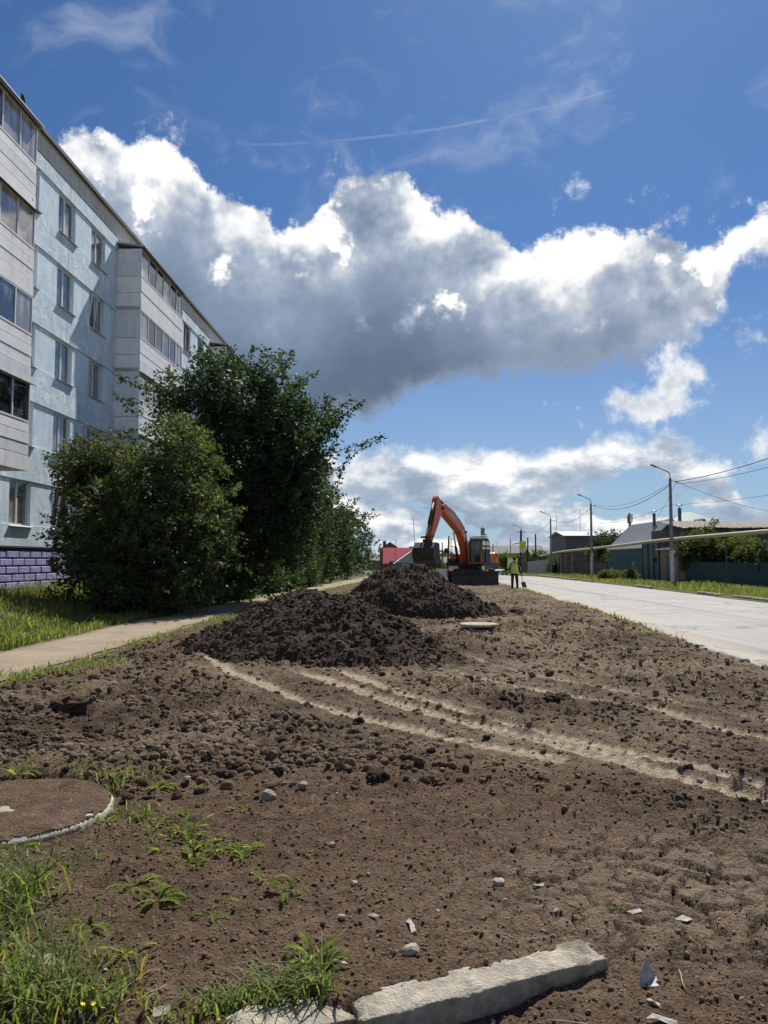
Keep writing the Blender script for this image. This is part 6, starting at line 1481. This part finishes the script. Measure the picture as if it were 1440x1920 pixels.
wire(ptop(1), (23.5, 92.0, 5.2), .3, .010, 'service wire from the second lamp pole down to the grey hangar'); wire((18.2, 49.1, 5.1), (20.5, 24.0, 5.4), .4, .010, 'lowest thin wire at the right, level with the pole middle'); wire((18.2, 49.1, 5.1), (19.0, 70.5, 5.0), .4, .010, 'lowest thin wire between the first two lamp poles')
# overhead gas pipe
pp = [(19.0, 26, 3.02), (19.1, 38, 3.02), (19.6, 53, 3.0), (19.7, 64, 2.82), (19.8, 75, 2.66), (20.0, 88, 2.5), (20.3, 100, 2.1)]
gp = empty('gas_pipe', (19.4, 50, 0)); tag(gp, 'long faded yellow gas pipe raised on thin posts along the right side', 'pipe')
m = MB(); m.tube([(x - 19.4, y - 50, z) for x, y, z in smooth_line(pp, 6)], .115, 12); m.build('pipe', M['pipe_yellow'], gp, True)
for (x, y, z) in ((19.35, 43.6, 2.92), (19.75, 57.5, 2.88), (19.75, 69.2, 2.66), (19.15, 31.0, 2.92), (20.0, 86.0, 2.42)):
    m = MB(); m.tube([(x - 19.4, y - 50, FZ(x, y) - .2), (x - 19.4, y - 50, z)], .045, 8); m.box((x - 19.4, y - 50, z - .01), (.26, .06, .05)); m.build('support_post', M['green_sheet'] if y < 60 else M['grey_boards'], gp)
# fences of sheet panels
def sheet(L, H, mt, n=None, amp=.016, axis='y'):
    n = n or int(L / .11); vs = []; fs = []
    for i in range(2 * n + 1):
        o = amp if (i // 1) % 2 else -amp; t = L * i / (2 * n); vs += [(o, t, 0), (o, t, H)]
    for i in range(2 * n): fs.append((2 * i, 2 * i + 2, 2 * i + 3, 2 * i + 1))
    m = MB(); m.add(vs, fs); return m.mesh('sheet_panel', mt)
def fence(name, label, a, b, H, mt, post_mt, pl=2.0, amp=.016, jit=0.0):
    a = Vector((*a, 0)); b = Vector((*b, 0)); L = (b - a).length; n = max(1, round(L / pl)); pl = L / n; ang = math.atan2(b.y - a.y, b.x - a.x) - math.pi / 2
    r_ = empty(name, a, ang); tag(r_, label, 'fence'); me_ = sheet(pl - .01, H, M[mt], amp=amp); pm = MB(); pm.span((-.03, -.03, -.2), (.03, .03, H)); pme = pm.mesh('post', M[post_mt])
    for i in range(n + 1):
        q = a.lerp(b, i / n); z = FZ(q.x, q.y)
        if i < n: o = link('sheet_panel', me_, None, r_); o.location = (0, i * pl + .005, z - .02 + random.uniform(-jit, jit))
        o = link('post', pme, None, r_); o.location = (.06, i * pl, z)
    m = MB(); m.span((.02, 0, H * .85), (.05, L, H * .85 + .05)); m.build('rail', M[post_mt], r_)
    return r_
f1 = fence('sheet_fence', 'dark green corrugated sheet fence on the right, beside the brick gatehouse', (23.4, 34.0), (20.95, 53.6), 1.47, 'green_sheet', 'graphite')
m = MB(); m.box((-.10, 11.4, 1.15), (.10, .26, .34)); m.prism([(-.16, 1.32), (-.04, 1.32), (-.04, 1.40), (-.1, 1.42)], 11.25, 11.55, 'y'); o = m.build('mailbox', M['graphite'], f1)
fence('sheet_fence', 'teal blue low sheet fence between the tall teal gate and the grey board fence', (20.6, 61.2), (20.6, 71.0), 1.72, 'teal', 'teal', amp=.008)
fence('board_fence', 'grey board fence behind the second lamp pole', (20.6, 71.2), (20.6, 82.6), 1.40, 'grey_boards', 'grey_boards', 2.4, .02, .03)
fence('sheet_fence', 'pale grey sheet fence beyond the rusty garage', (20.6, 91.0), (20.8, 112.0), 2.0, 'pale_fence', 'grey_boards', 2.5)
# brick gatehouse with each brick laid
gh = empty('brick_gatehouse', (20.6, 54.0, 0)); tag(gh, 'small cream brick gatehouse with a teal door behind the nearest lamp pole', 'gatehouse')
GH_H = 2.35
m = MB(); m.span((.03, .03, -.2), (1.9, 3.5, GH_H)); m.build('wall', M['mortar'], gh)
bm_ = MB(); bm_.box((0, 0, 0), (.12, .25, .10)); BRK = bm_.mesh('brick', M['brick_cream'])
for rz_ in range(19):
    z = .06 + rz_ * .122; y = .13 + (.13 if rz_ % 2 else 0)
    while y < 3.45:
        if not (1.0 < y < 2.15 and z < 2.05): o = link('brick', BRK, None, gh); o.location = (.03, y, z)
        y += .268
    x = .16 + (.13 if rz_ % 2 else 0)
    while x < 1.2: o = link('brick', BRK, None, gh); o.location = (x, .03, z); o.rotation_euler = (0, 0, R(90)); x += .268
m = MB(); m.span((-.03, 1.12, 0), (.03, 2.02, 2.02)); d = m.build('door', M['teal'], gh); m = MB(); m.box((-.05, 1.24, 1.0), (.04, .03, .16)); m.build('handle', M['steel'], d)
m = MB(); m.prism([(-.35, GH_H - .02), (2.2, GH_H + .55), (2.2, GH_H + .60), (-.35, GH_H + .03)], -.25, 3.7, 'y'); rf = m.build('roof', M['grey_metal_roof'], gh)
for k in range(9): m = MB(); m.prism([(-.35, GH_H + .03), (2.2, GH_H + .60), (2.2, GH_H + .63), (-.35, GH_H + .06)], -.2 + k * .47, -.17 + k * .47, 'y'); m.build('seam', M['grey_metal_roof'], rf)
# tall teal gate
tg = empty('metal_gate', (20.55, 57.6, 0)); tag(tg, 'tall teal sheet metal gate left of the brick gatehouse', 'gate')
for k in range(3):
    m = MB(); m.span((-.02, .02 + k * 1.2, 0), (.02, 1.18 + k * 1.2, 2.9 - .0 * k)); lf = m.build('leaf', M['teal'], tg)
    for q in (.12, 1.3, 2.78): m = MB(); m.span((-.05, .05 + k * 1.2, q), (-.021, 1.15 + k * 1.2, q + .05)); m.build('frame_bar', M['teal'], lf)
for k in range(4): m = MB(); m.span((-.06, k * 1.2 - .05, -.1), (.06, k * 1.2 + .02 - .005, 3.0)); m.build('post', M['graphite'], tg)
# post with a dark box in front of the gate
pb_ = empty('meter_post', (20.0, 57.0, FZ(20, 57))); tag(pb_, 'thin dark post with a small box in front of the teal gate', 'post')
m = MB(); m.tube([(0, 0, -.2), (0, 0, 1.5)], .04, 8); m.build('post', M['graphite'], pb_); m = MB(); m.box((0, -.02, 1.62), (.30, .18, .40)); m.build('box', M['graphite'], pb_, bevel=.02)
# houses
def house(name, label, cat, x0, x1, y0, y1, zb, ze, zr, axis, wm, rm, over=.35, wins=(), chim=None, gable_m=None, boards=0):
    r_ = empty(name, ((x0 + x1) / 2, (y0 + y1) / 2, zb)); cx, cy = (x0 + x1) / 2, (y0 + y1) / 2; tag(r_, label, cat)
    hx, hy = (x1 - x0) / 2, (y1 - y0) / 2; ze -= zb; zr -= zb
    m = MB(); m.span((-hx, -hy, -.3), (hx, hy, ze)); m.build('wall', M[wm], r_)
    if axis == 'y': gp_ = [(-hx, ze), (hx, ze), (0, zr)]; m = MB(); m.prism(gp_, -hy, hy, 'y')
    else: gp_ = [(-hy, ze), (hy, ze), (0, zr)]; m = MB(); m.prism(gp_, -hx, hx, 'x')
    m.build('gable', M[gable_m or wm], r_)
    h = hx if axis == 'y' else hy; sl = (zr - ze) / h; t = .09
    for s in (-1, 1):
        pr = [(s * (h + over), ze - sl * over), (s * (h + over), ze - sl * over + t), (0, zr + t), (0, zr)]
        if s > 0: pr = pr[::-1]
        m = MB(); m.prism(pr, -(hy if axis == 'y' else hx) - over, (hy if axis == 'y' else hx) + over, axis); m.build('roof_slope', M[rm], r_)
    for (wx_, wz_, ww_, wh_) in wins:     # on the face towards the camera
        wn = empty('window', (wx_ - cx, -hy - .02, wz_ - zb), 0, r_)
        mm = MB(); mm.span((-ww_ / 2 - .06, -.03, -wh_ / 2 - .06), (ww_ / 2 + .06, .01, -wh_ / 2)); mm.span((-ww_ / 2 - .06, -.03, wh_ / 2), (ww_ / 2 + .06, .01, wh_ / 2 + .06)); mm.span((-ww_ / 2 - .06, -.03, -wh_ / 2), (-ww_ / 2, .01, wh_ / 2)); mm.span((ww_ / 2, -.03, -wh_ / 2), (ww_ / 2 + .06, .01, wh_ / 2)); mm.span((-.03, -.03, -wh_ / 2), (.03, .01, wh_ / 2)); mm.build('frame', M['frame'], wn)
        mm = MB(); mm.span((-ww_ / 2, -.005, -wh_ / 2), (-.03, .005, wh_ / 2)); mm.build('pane', M['glass_dark'], wn); mm = MB(); mm.span((.03, -.005, -wh_ / 2), (ww_ / 2, .005, wh_ / 2)); mm.build('pane', M['glass_dark'], wn)
    if chim:
        for (qx, qy, qz0, qz1, rr_) in chim:
            mm = MB(); mm.tube([(qx - cx, qy - cy, qz0 - zb), (qx - cx, qy - cy, qz1 - zb)], rr_, 10); mm.lathe([(0, .0), (rr_ * 1.9, -.12), (rr_ * 1.9, -.14), (0, -.1)], 12, Matrix.Translation((qx - cx, qy - cy, qz1 - zb + .3))); mm.tube([(qx - cx, qy - cy, qz1 - zb), (qx - cx, qy - cy, qz1 - zb + .2)], .02, 5); mm.build('chimney', M['green_roof'], r_)
    return r_
th_ = house('teal_house', 'teal house with a grey metal gable roof left of the wooden barn', 'house', 21.5, 25.6, 63.0, 73.0, 0, 2.85, 4.85, 'y', 'teal', 'grey_metal_roof', chim=((23.2, 66, 4.5, 5.6, .13),))
for k in range(14): m = MB(); m.prism([(-2.4, -.17 + 2.85 - .10 + .0), (0, 4.96), (0, 5.0), (-2.4, -.17 + 2.85 - .06)][::-1], -5.2 + k * .8, -5.16 + k * .8, 'y'); m.build('roof_seam', M['grey_metal_roof'], th_)
# wooden barn: separate boards on the front, corrugated sheet roof
bn = empty('wooden_barn', (21.9, 56.2, 0)); tag(bn, 'long dark wooden barn under a corrugated sheet roof at the right edge', 'barn')
m = MB(); m.span((.05, .05, -.2), (13.0, 7.0, 3.95)); m.build('wall', M['dark_wall'], bn)
bd = MB(); bd.span((0, -.025, 0), (.165, 0, 2.35)); BD = bd.mesh('board', M['old_boards'])
k = 0; x = 0.0
while x < 12.9:
    o = link('board', BD, None, bn); o.location = (x, .04 - .012 * (k % 2), 1.62 + random.uniform(-.04, .04)); x += .172; k += 1
for k in range(22): o = link('board', BD, None, bn); o.location = (.04 - .01 * (k % 2), .1 + k * .172, 1.6); o.rotation_euler = (0, 0, R(90))
n_ = 190; vs = []; fs = []
for i in range(n_ + 1):
    t = -.6 + 14.0 * i / n_; w_ = .030 * math.sin(i * math.pi / 2.5); vs += [(t, -.55, 3.98 + w_), (t, 3.6, 4.62 + w_), (t, -.55, 3.965 + w_), (t, 3.6, 4.60 + w_)]
for i in range(n_): a = 4 * i; fs += [(a, a + 4, a + 5, a + 1), (a + 2, a + 3, a + 7, a + 6), (a, a + 2, a + 6, a + 4)]
m = MB(); m.add(vs, fs); m.build('roof', M['slate'], bn)
m = MB(); m.span((12.0, -.03, 1.0), (12.9, -.001, 2.6)); m.build('hatch', M['old_boards'], bn)
# green hipped roof behind the barn
gr_ = empty('green_roofed_house', (30.0, 76.0, 0)); tag(gr_, 'house with a pointed green roof and a chimney pipe rising behind the wooden barn', 'house')
m = MB(); m.span((-5, -4, -.2), (5, 4, 3.9)); m.build('wall', M['white_wall'], gr_); m = MB(); m.add([(-5.5, -4.5, 3.85), (5.5, -4.5, 3.85), (5.5, 4.5, 3.85), (-5.5, 4.5, 3.85), (-.3, 0, 6.35), (.3, 0, 6.35)], [(0, 1, 5, 4), (1, 2, 5), (2, 3, 4, 5), (3, 0, 4), (3, 2, 1, 0)]); m.build('roof', M['green_roof'], gr_)
m = MB(); m.tube([(-1.6, -2.2, 4.6), (-1.6, -2.2, 6.6)], .16, 12); m.lathe([(0, 7.0), (.32, 6.84), (.32, 6.80), (0, 6.86)], 12, Matrix.Translation((-1.6, -2.2, 0))); m.tube([(-1.6, -2.2, 6.6), (-1.6, -2.2, 6.9)], .03, 5); m.build('chimney', M['green_roof'], gr_)
m = MB(); m.prism([(-.9, 4.4), (.9, 4.4), (0, 5.5)], -4.0, -1.5, 'y'); m.build('dormer', M['green_roof'], gr_)
# hangar with bright top
hg = empty('arched_hangar', (28.5, 97.0, FZ(28, 97))); tag(hg, 'long dark grey hangar with a bright zinc roof behind the second lamp pole', 'hangar')
m = MB(); m.prism([(-4.2, -.3), (4.2, -.3), (4.2, 4.35), (3.9, 4.9), (-3.9, 4.9), (-4.2, 4.35)], -6.6, 7.5, 'x'); m.build('wall', M['dark_wall'], hg)
m = MB(); m.prism([(-4.35, 4.85), (-4.3, 4.80), (0, 5.42), (4.3, 4.80), (4.35, 4.85), (0, 5.52)], -6.9, 7.8, 'x'); m.build('roof', M['bright_roof'], hg)
m = MB(); m.prism([(-3.9, 4.9), (3.9, 4.9), (0, 5.40)], -6.6, 7.5, 'x'); m.build('gable', M['sign_black'], hg)
m = MB(); m.span((-6.64, -1.8, -.2), (-6.6, 1.8, 3.4)); m.build('door', M['graphite'], hg)
# rusty garage
ga = empty('rusty_garage', (20.4, 83.0, FZ(20.4, 85))); tag(ga, 'low garage with rusty red double doors left of the hangar', 'garage')
m = MB(); m.span((.05, 0, -.3), (4, 6.6, 2.55)); m.build('wall', M['grey_wall'], ga)
for k in range(2):
    m = MB(); m.span((-.02, .8 + k * 2.5, 0), (.04, 3.25 + k * 2.5, 2.2)); m.build('door', M['rust_door'], ga)
for k in range(3): m = MB(); m.span((-.08, .45 + k * 2.5, -.1), (.06, .78 + k * 2.5, 2.35)); m.build('pillar', M['concrete'], ga)
m = MB(); m.span((-.3, -.2, 2.5), (4.2, 6.9, 2.68)); m.build('roof', M['slate'], ga)
# cell mast
cmx = AT(1181, 1000, 260); cm = empty('cell_mast', (cmx.x, 260, -.9)); tag(cm, 'slim mobile phone mast with panel antennas rising above the hangar', 'mast')
ztop = AT(1181, 960, 260).z + .9
m = MB(); m.tube([(0, 0, 0), (0, 0, ztop - .3)], [.55, .38], 10); m.build('mast', M['pole_conc'], cm)
for k, (dx, dz) in enumerate(((-.7, -.4), (.7, 0), (0, -.2))): m = MB(); m.box((dx, -.3, ztop - 2.0 + dz), (.32, .3, 2.6)); m.build('antenna', M['pole_conc'], cm)
m = MB(); m.box((0, 0, ztop - 3.6), (1.4, .8, .4)); m.build('platform', M['pole_conc'], cm)
# far village: left of and behind the excavator
zf = -.9
def hx_(px, Y): return (px - 720) / FPX * Y
def hz_(py, Y): return AT(720, py, Y).z
house('red_roofed_house', 'house with a crimson metal roof left of the excavator bucket', 'house', hx_(722, 128), hx_(815, 128), 128, 138, zf, hz_(1056, 128), hz_(1028, 133), 'x', 'brown_wall', 'red_roof', wins=((hx_(735, 128), 1.0, .9, 1.0),))
house('brick_house', 'dark brick house with a chimney behind the crimson roof', 'house', hx_(712, 150), hx_(750, 150), 150, 160, zf, hz_(1030, 150), hz_(1017, 150), 'y', 'brown_wall', 'grey_wall', chim=((hx_(721, 150), 152, 3.4, hz_(1014, 150), .35),))
mg = house('mint_house', 'mint green gabled house with a teal band left of the excavator', 'house', hx_(742, 118), hx_(803, 118), 118, 127, zf, hz_(1055.5, 118), hz_(1034, 118), 'y', 'teal_wall', 'white_wall', .3, gable_m='mint', wins=((hx_(760, 118), .55, .8, .7), (hx_(788, 118), .55, .8, .7)))
def slabhouse(nm, lab, px0, px1, pyt, Y, wm, rm, ridge=1.2, n=0, d=9):
    x0, x1 = hx_(px0, Y), hx_(px1, Y); zt_ = hz_(pyt, Y); w_ = tuple((x0 + (x1 - x0) * (k + .5) / n, zt_ - ridge - 1.1, 1.0, 1.1) for k in range(n)) if n else ()
    return house(nm, lab, 'house', x0, x1, Y, Y + d, zf, zt_ - ridge, zt_, 'x', wm, rm, .4, w_)
slabhouse('village_house', 'long low dark house right behind the excavator cab', 918, 1020, 1023, 160, 'grey_wall', 'grey_wall', 1.6, 5)
slabhouse('village_house', 'small dark shed between the yellow board and the third lamp pole', 1000, 1052, 1029, 135, 'brown_wall', 'grey_wall', 1.2, 2)
slabhouse('village_house', 'low pale house half hidden behind the bucket', 812, 880, 1045, 150, 'white_wall', 'grey_wall', 1.0, 2)
slabhouse('village_house', 'grey house roof at the far left end of the path', 690, 724, 1040, 190, 'grey_wall', 'grey_wall', 1.4, 0)
slabhouse('village_house', 'dim far house between the third lamp pole and the hangar', 1030, 1075, 1034, 190, 'grey_wall', 'grey_metal_roof', 1.4, 2)
# wooden poles and antenna masts in the far street
def thinpole(nm, lab, px, pyt, Y, r, mt='graphite', lean=0.0, base=zf, arms=()):
    x = hx_(px, Y); zt2 = hz_(pyt, Y); r_ = empty(nm, (x, Y, base)); tag(r_, lab, 'pole', 'far poles and masts')
    m = MB(); m.tube([(0, 0, -.2), (lean, 0, zt2 - base)], [r, r * .7], 7); m.build('pole', M[mt], r_)
    for (dz, w_) in arms: m = MB(); m.box((lean, 0, zt2 - base - dz), (w_, .08, .08)); m.build('crossarm', M[mt], r_)
    return r_
thinpole('antenna_mast', 'thin antenna mast standing by the mint green house', 779, 972, 122, .06, 'lamp_grey', -.3); thinpole('antenna_mast', 'short thin mast left of the mint green house', 742, 1012, 120, .05, 'lamp_grey')
thinpole('wooden_pole', 'dark wooden pole between the bucket and the cab', 838, 1005, 100, .14, 'graphite', .25); thinpole('wooden_pole', 'shorter dark pole left of the leaning one near the bucket', 829, 1017, 112, .12)
thinpole('wooden_pole', 'dark pole carrying the yellow board', 975, 994, 104, .15, 'graphite', .1, arms=((.25, 1.3),)); thinpole('wooden_pole', 'dark pole right of the yellow board', 988, 1008, 112, .14, 'graphite', .12)
thinpole('wooden_pole', 'dark pole midway between the yellow board and the third lamp pole', 1004, 1001, 108, .14); thinpole('wooden_pole', 'braced pole just right of the third lamp pole', 1036, 1001, 104, .10, 'lamp_grey')
thinpole('antenna_mast', 'tall thin mast right of the third lamp pole', 1044, 968, 120, .05, 'lamp_grey'); thinpole('antenna_mast', 'thin mast above the hangar roof', 1088, 955, 130, .05, 'lamp_grey')
thinpole('wooden_pole', 'small grey pole right behind the excavator beacon', 957, 1010, 140, .10, 'lamp_grey'); thinpole('wooden_pole', 'farthest stub pole behind the cab', 924, 1020, 150, .12, 'lamp_grey')
cmx = AT(905, 1000, 330); cm2 = empty('cell_mast', (cmx.x, 330, -.9)); tag(cm2, 'far lattice mast above the excavator cab', 'mast')
zt3 = AT(905, 988, 330).z + .9; m = MB()
for sx in (-1, 1):
    for sy in (-1, 1): m.tube([(sx * .9, sy * .9, 0), (sx * .35, sy * .35, zt3)], .10, 5)
for k in range(7):
    t = k / 7; w_ = .9 - .55 * t; m.box((0, 0, zt3 * t), (2 * w_, 2 * w_, .12)); m.tube([(-w_, -w_, zt3 * t), (w_ - .08, -w_ + .08, zt3 * (t + 1 / 7))], .06, 4)
m.build('lattice', M['pole_conc'], cm2); m = MB(); m.box((0, 0, zt3 - 2), (1.6, 1.0, 3.0)); m.build('antenna', M['pole_conc'], cm2)
# signs
def sign(nm, lab, px, py, Y, w_, h_, base):
    c = AT(px, py, Y); r_ = empty(nm, (c.x, Y, base)); tag(r_, lab, 'sign'); zc = c.z - base
    m = MB(); m.tube([(0, .06, -.2), (0, .06, zc + h_ / 2)], .04, 8); m.build('post', M['lamp_grey'], r_); return r_, zc
r_, zc = sign('crossing_sign', 'blue and white square pedestrian crossing sign in front of the mint green house', 781, 1051, 100, .75, .75, -.4)
m = MB(); m.box((0, 0, zc), (.78, .03, .78)); m.build('border', M['sign_white'], r_); m = MB(); m.box((0, -.02, zc), (.72, .02, .72)); m.build('board', M['sign_blue'], r_)
m = MB(); m.prism([(-.29, zc - .27), (.29, zc - .27), (0, zc + .28)], -.045, -.032, 'y'); m.build('triangle', M['sign_white'], r_)
m = MB(); m.box((.0, -.052, zc - .02), (.07, .01, .17)); m.box((-.04, -.052, zc - .16), (.045, .01, .16), ry=.35); m.box((.05, -.052, zc - .16), (.045, .01, .16), ry=-.35); m.box((0, -.052, zc + .10), (.06, .01, .06)); m.box((0, -.053, zc - .235), (.4, .01, .03)); tag(m.build('walking_figure', M['sign_black'], r_), kind='stuff')
r_, zc = sign('crossing_sign', 'yellow framed crossing sign behind the head of the person', 961, 1056, 76, .95, .95, 0)
for dx, dz, w_, h_ in ((0, .45, 1.0, .13), (0, -.45, 1.0, .13), (-.44, 0, .13, .77), (.44, 0, .13, .77)): m = MB(); m.box((dx, 0, zc + dz), (w_, .03, h_)); m.build('frame_strip', M['sign_yellow'], r_)
m = MB(); m.box((0, .015, zc), (.80, .02, .80)); m.build('board', M['sign_white'], r_)
r_, zc = sign('yellow_board', 'blank yellow square board hanging on the dark pole behind the person', 980, 1022, 100, 1, 1, -.3)
m = MB(); m.box((0, -.03, zc), (.85, .04, .98)); m.build('board', M['sign_yellow'], r_); m = MB(); m.box((-.02, -.03, zc - .75), (.6, .04, .42)); m.build('plate', M['sign_white'], r_)
m = MB(); m.tube([(-1.3, 0, zc + .1), (0, 0, zc + .35)], .05, 6); m.build('bracket', M['graphite'], r_)
# orange barrier behind the far heap
rr5 = empty('barrier', (hx_(826, 58), 58, 0)); tag(rr5, 'orange and white plastic work barrier behind the taller soil heap', 'barrier')
for k in range(5):
    m = MB(); m.box((-1.5 + k * .78, .02 * (k % 2), .62), (.76, .05, .62), rz=.05 * (k % 3 - 1)); m.build('panel', M['orange_mesh' if k % 3 != 2 else 'sign_white'], rr5, bevel=.01)
for k in range(6): m = MB(); m.tube([(-1.88 + k * .78, .04, -.1), (-1.88 + k * .78, .04, 1.0)], .025, 6); m.build('stake', M['steel'], rr5)
# parked car
M['car_paint'] = mat('silver_white_paint', (.60, .61, .62), .3, spec=.6); M['car_glass'] = glass_material('car_glass', (.03, .035, .04), (.012, .014, .016))
cx_, cy_ = hx_(946, 128), 128.0
car = empty('parked_car', (cx_, cy_, FZ(cx_, cy_)), R(38)); tag(car, 'silver white hatchback car on the road beyond the excavator', 'car')
cp = [(-2.0, .32), (2.0, .32), (2.02, .70), (1.92, .98), (1.55, 1.0), (1.05, 1.02), (-1.0, .95), (-1.75, .82), (-2.02, .62)]
m = MB(); m.prism(cp, -.82, .82, 'y'); m.build('body', M['car_paint'], car, bevel=.08, seg=3)
m = MB(); m.add([(-1.05, -.74, .94), (1.85, -.74, .98), (1.85, .74, .98), (-1.05, .74, .94), (-.35, -.60, 1.44), (1.35, -.60, 1.46), (1.35, .60, 1.46), (-.35, .60, 1.44)], [(0, 1, 5, 4), (1, 2, 6, 5), (2, 3, 7, 6), (3, 0, 4, 7), (4, 5, 6, 7)]); m.build('cabin_glass', M['car_glass'], car)
m = MB(); m.add([(-.38, -.61, 1.44), (1.38, -.61, 1.46), (1.38, .61, 1.46), (-.38, .61, 1.44), (-.3, -.5, 1.49), (1.3, -.5, 1.51), (1.3, .5, 1.51), (-.3, .5, 1.49)], [(0, 1, 5, 4), (1, 2, 6, 5), (2, 3, 7, 6), (3, 0, 4, 7), (4, 5, 6, 7), (3, 2, 1, 0)]); m.build('roof', M['car_paint'], car)
for sy in (-1, 1):
    for xx in (-.15, .85): m = MB(); m.tube([(xx - .02, sy * .755, .96), (xx + .0, sy * .615, 1.45)], .035, 5); m.build('pillar', M['car_paint'], car)
    for xx in (-1.28, 1.28):
        w = empty('wheel', (xx, sy * .74, .31), 0, car); w.rotation_euler = (R(90), 0, 0); t = MB(); t.lathe([(.19, -.10), (.29, -.10), (.31, -.06), (.31, .06), (.29, .10), (.19, .10)], 20); t.build('tyre', M['rubber'], w, True); t = MB(); t.lathe([(0, -.09), (.19, -.08), (.19, .08), (0, .09)], 16); t.build('rim', M['steel'], w)
    m = MB(); m.box((-1.93, sy * .6, .74), (.14, .32, .16)); m.build('headlight', M['sign_white'], car, bevel=.03)
m = MB(); m.box((-2.0, 0, .5), (.06, 1.2, .16)); m.build('grille', M['graphite'], car)
# bushes and trees on the right and in the distance
def far_bush(px, py, Y, rx, rz, lab, n=260, cm=(1, 1, 1), size=.16, cat='bush', nm='garden_bush', base=None, seed=0, per=20):
    c = AT(px, py, Y); b0 = FZ(c.x, c.y) if base is None else base; rxm, rzm = rx * Y / FPX, rz * Y / FPX; h = c.z - b0
    bl = [(0, 0, h, rxm, rxm * .8, rzm), (rxm * .45, -.2, max(.3, h - rzm * .35), rxm * .6, rxm * .6, rzm * .7), (-rxm * .5, .1, max(.3, h - rzm * .2), rxm * .55, rxm * .6, rzm * .75)]
    plant(nm, lab, cat, (c.x, c.y, b0), bl, n, per, size * 1.3, size, 'leaf_far', 200 + seed + int(px), ((0, 0),), .06, twigs=20, cmul=cm)
far_bush(1320, 1030, 53.5, 46, 32, 'dense dark green garden bush behind the dark green fence, left one', 420, (1.15, 1.1, 1)); far_bush(1385, 1035, 52, 24, 28, 'yellowish bush behind the dark green fence, right of the dark one', 200, (1.5, 1.3, .9)); far_bush(1420, 1042, 50, 34, 18, 'low bush at the right edge behind the dark green fence', 200, (1.2, 1.15, 1))
far_bush(1402, 1020, 54, 9, 12, 'small bluish sapling against the wooden barn', 60, (1.3, 1.5, 1.9), .13)
far_bush(1140, 1030, 78, 34, 32, 'dark green tree in the yard before the hangar', 420, (.7, .85, 1), .17, 'tree', 'garden_tree'); far_bush(1098, 1050, 84, 22, 16, 'dark bush behind the grey board fence', 200, (.75, .85, 1), .17); far_bush(1168, 1042, 74, 24, 18, 'dark bush above the teal low fence', 220, (.85, .95, 1), .16)
far_bush(1143, 1081, 62, 17, 8, 'pale low roadside shrub in front of the teal fence, left one', 160, (1.7, 1.55, 1.2), .12); far_bush(1181, 1080, 60.5, 10, 8, 'pale low roadside shrub in front of the teal fence, right one', 110, (1.7, 1.55, 1.2), .12)
far_bush(1042, 1064, 92, 10, 14, 'green bush beside the garage door', 120, (1.2, 1.2, 1), .18); far_bush(948, 1052, 118, 14, 12, 'bright green bush right of the excavator', 160, (1.9, 1.7, 1), .2, base=-.7); far_bush(1010, 1048, 112, 22, 12, 'green trees behind the pale grey fence', 180, (1, 1, 1), .2); far_bush(815, 1058, 110, 16, 9, 'green bush under the excavator bucket in the distance', 120, (1.3, 1.3, 1), .2, base=-.7)
far_bush(968, 1050, 125, 16, 10, 'dark bush behind the yellow board', 120, (.8, .8, .9), .2, base=-.8)
# distant wooded horizon
rs = np.random.RandomState(8); n = 2600; a = rs.uniform(-1.15, 1.15, n); d = rs.uniform(380, 520, n); P = np.stack([np.sin(a) * d, np.cos(a) * d, -1 + rs.rand(n) * (5.0 + 3 * np.sin(a * 23) + 2 * np.sin(a * 61))], -1)
P = np.repeat(P, 6, 0) + rs.normal(size=(n * 6, 3)) * 1.6; Vv, Ff = leaves(P, rs.normal(size=P.shape) * .3, 2.6, rs, .8); tt_ = rs.uniform(.6, 1.2, len(P))
tag(link('far_wood', np_mesh('far_wood', Vv, Ff, M['leaf_far'], False, np.repeat(np.stack([tt_, tt_, tt_], -1), 4, 0))), kind='stuff')
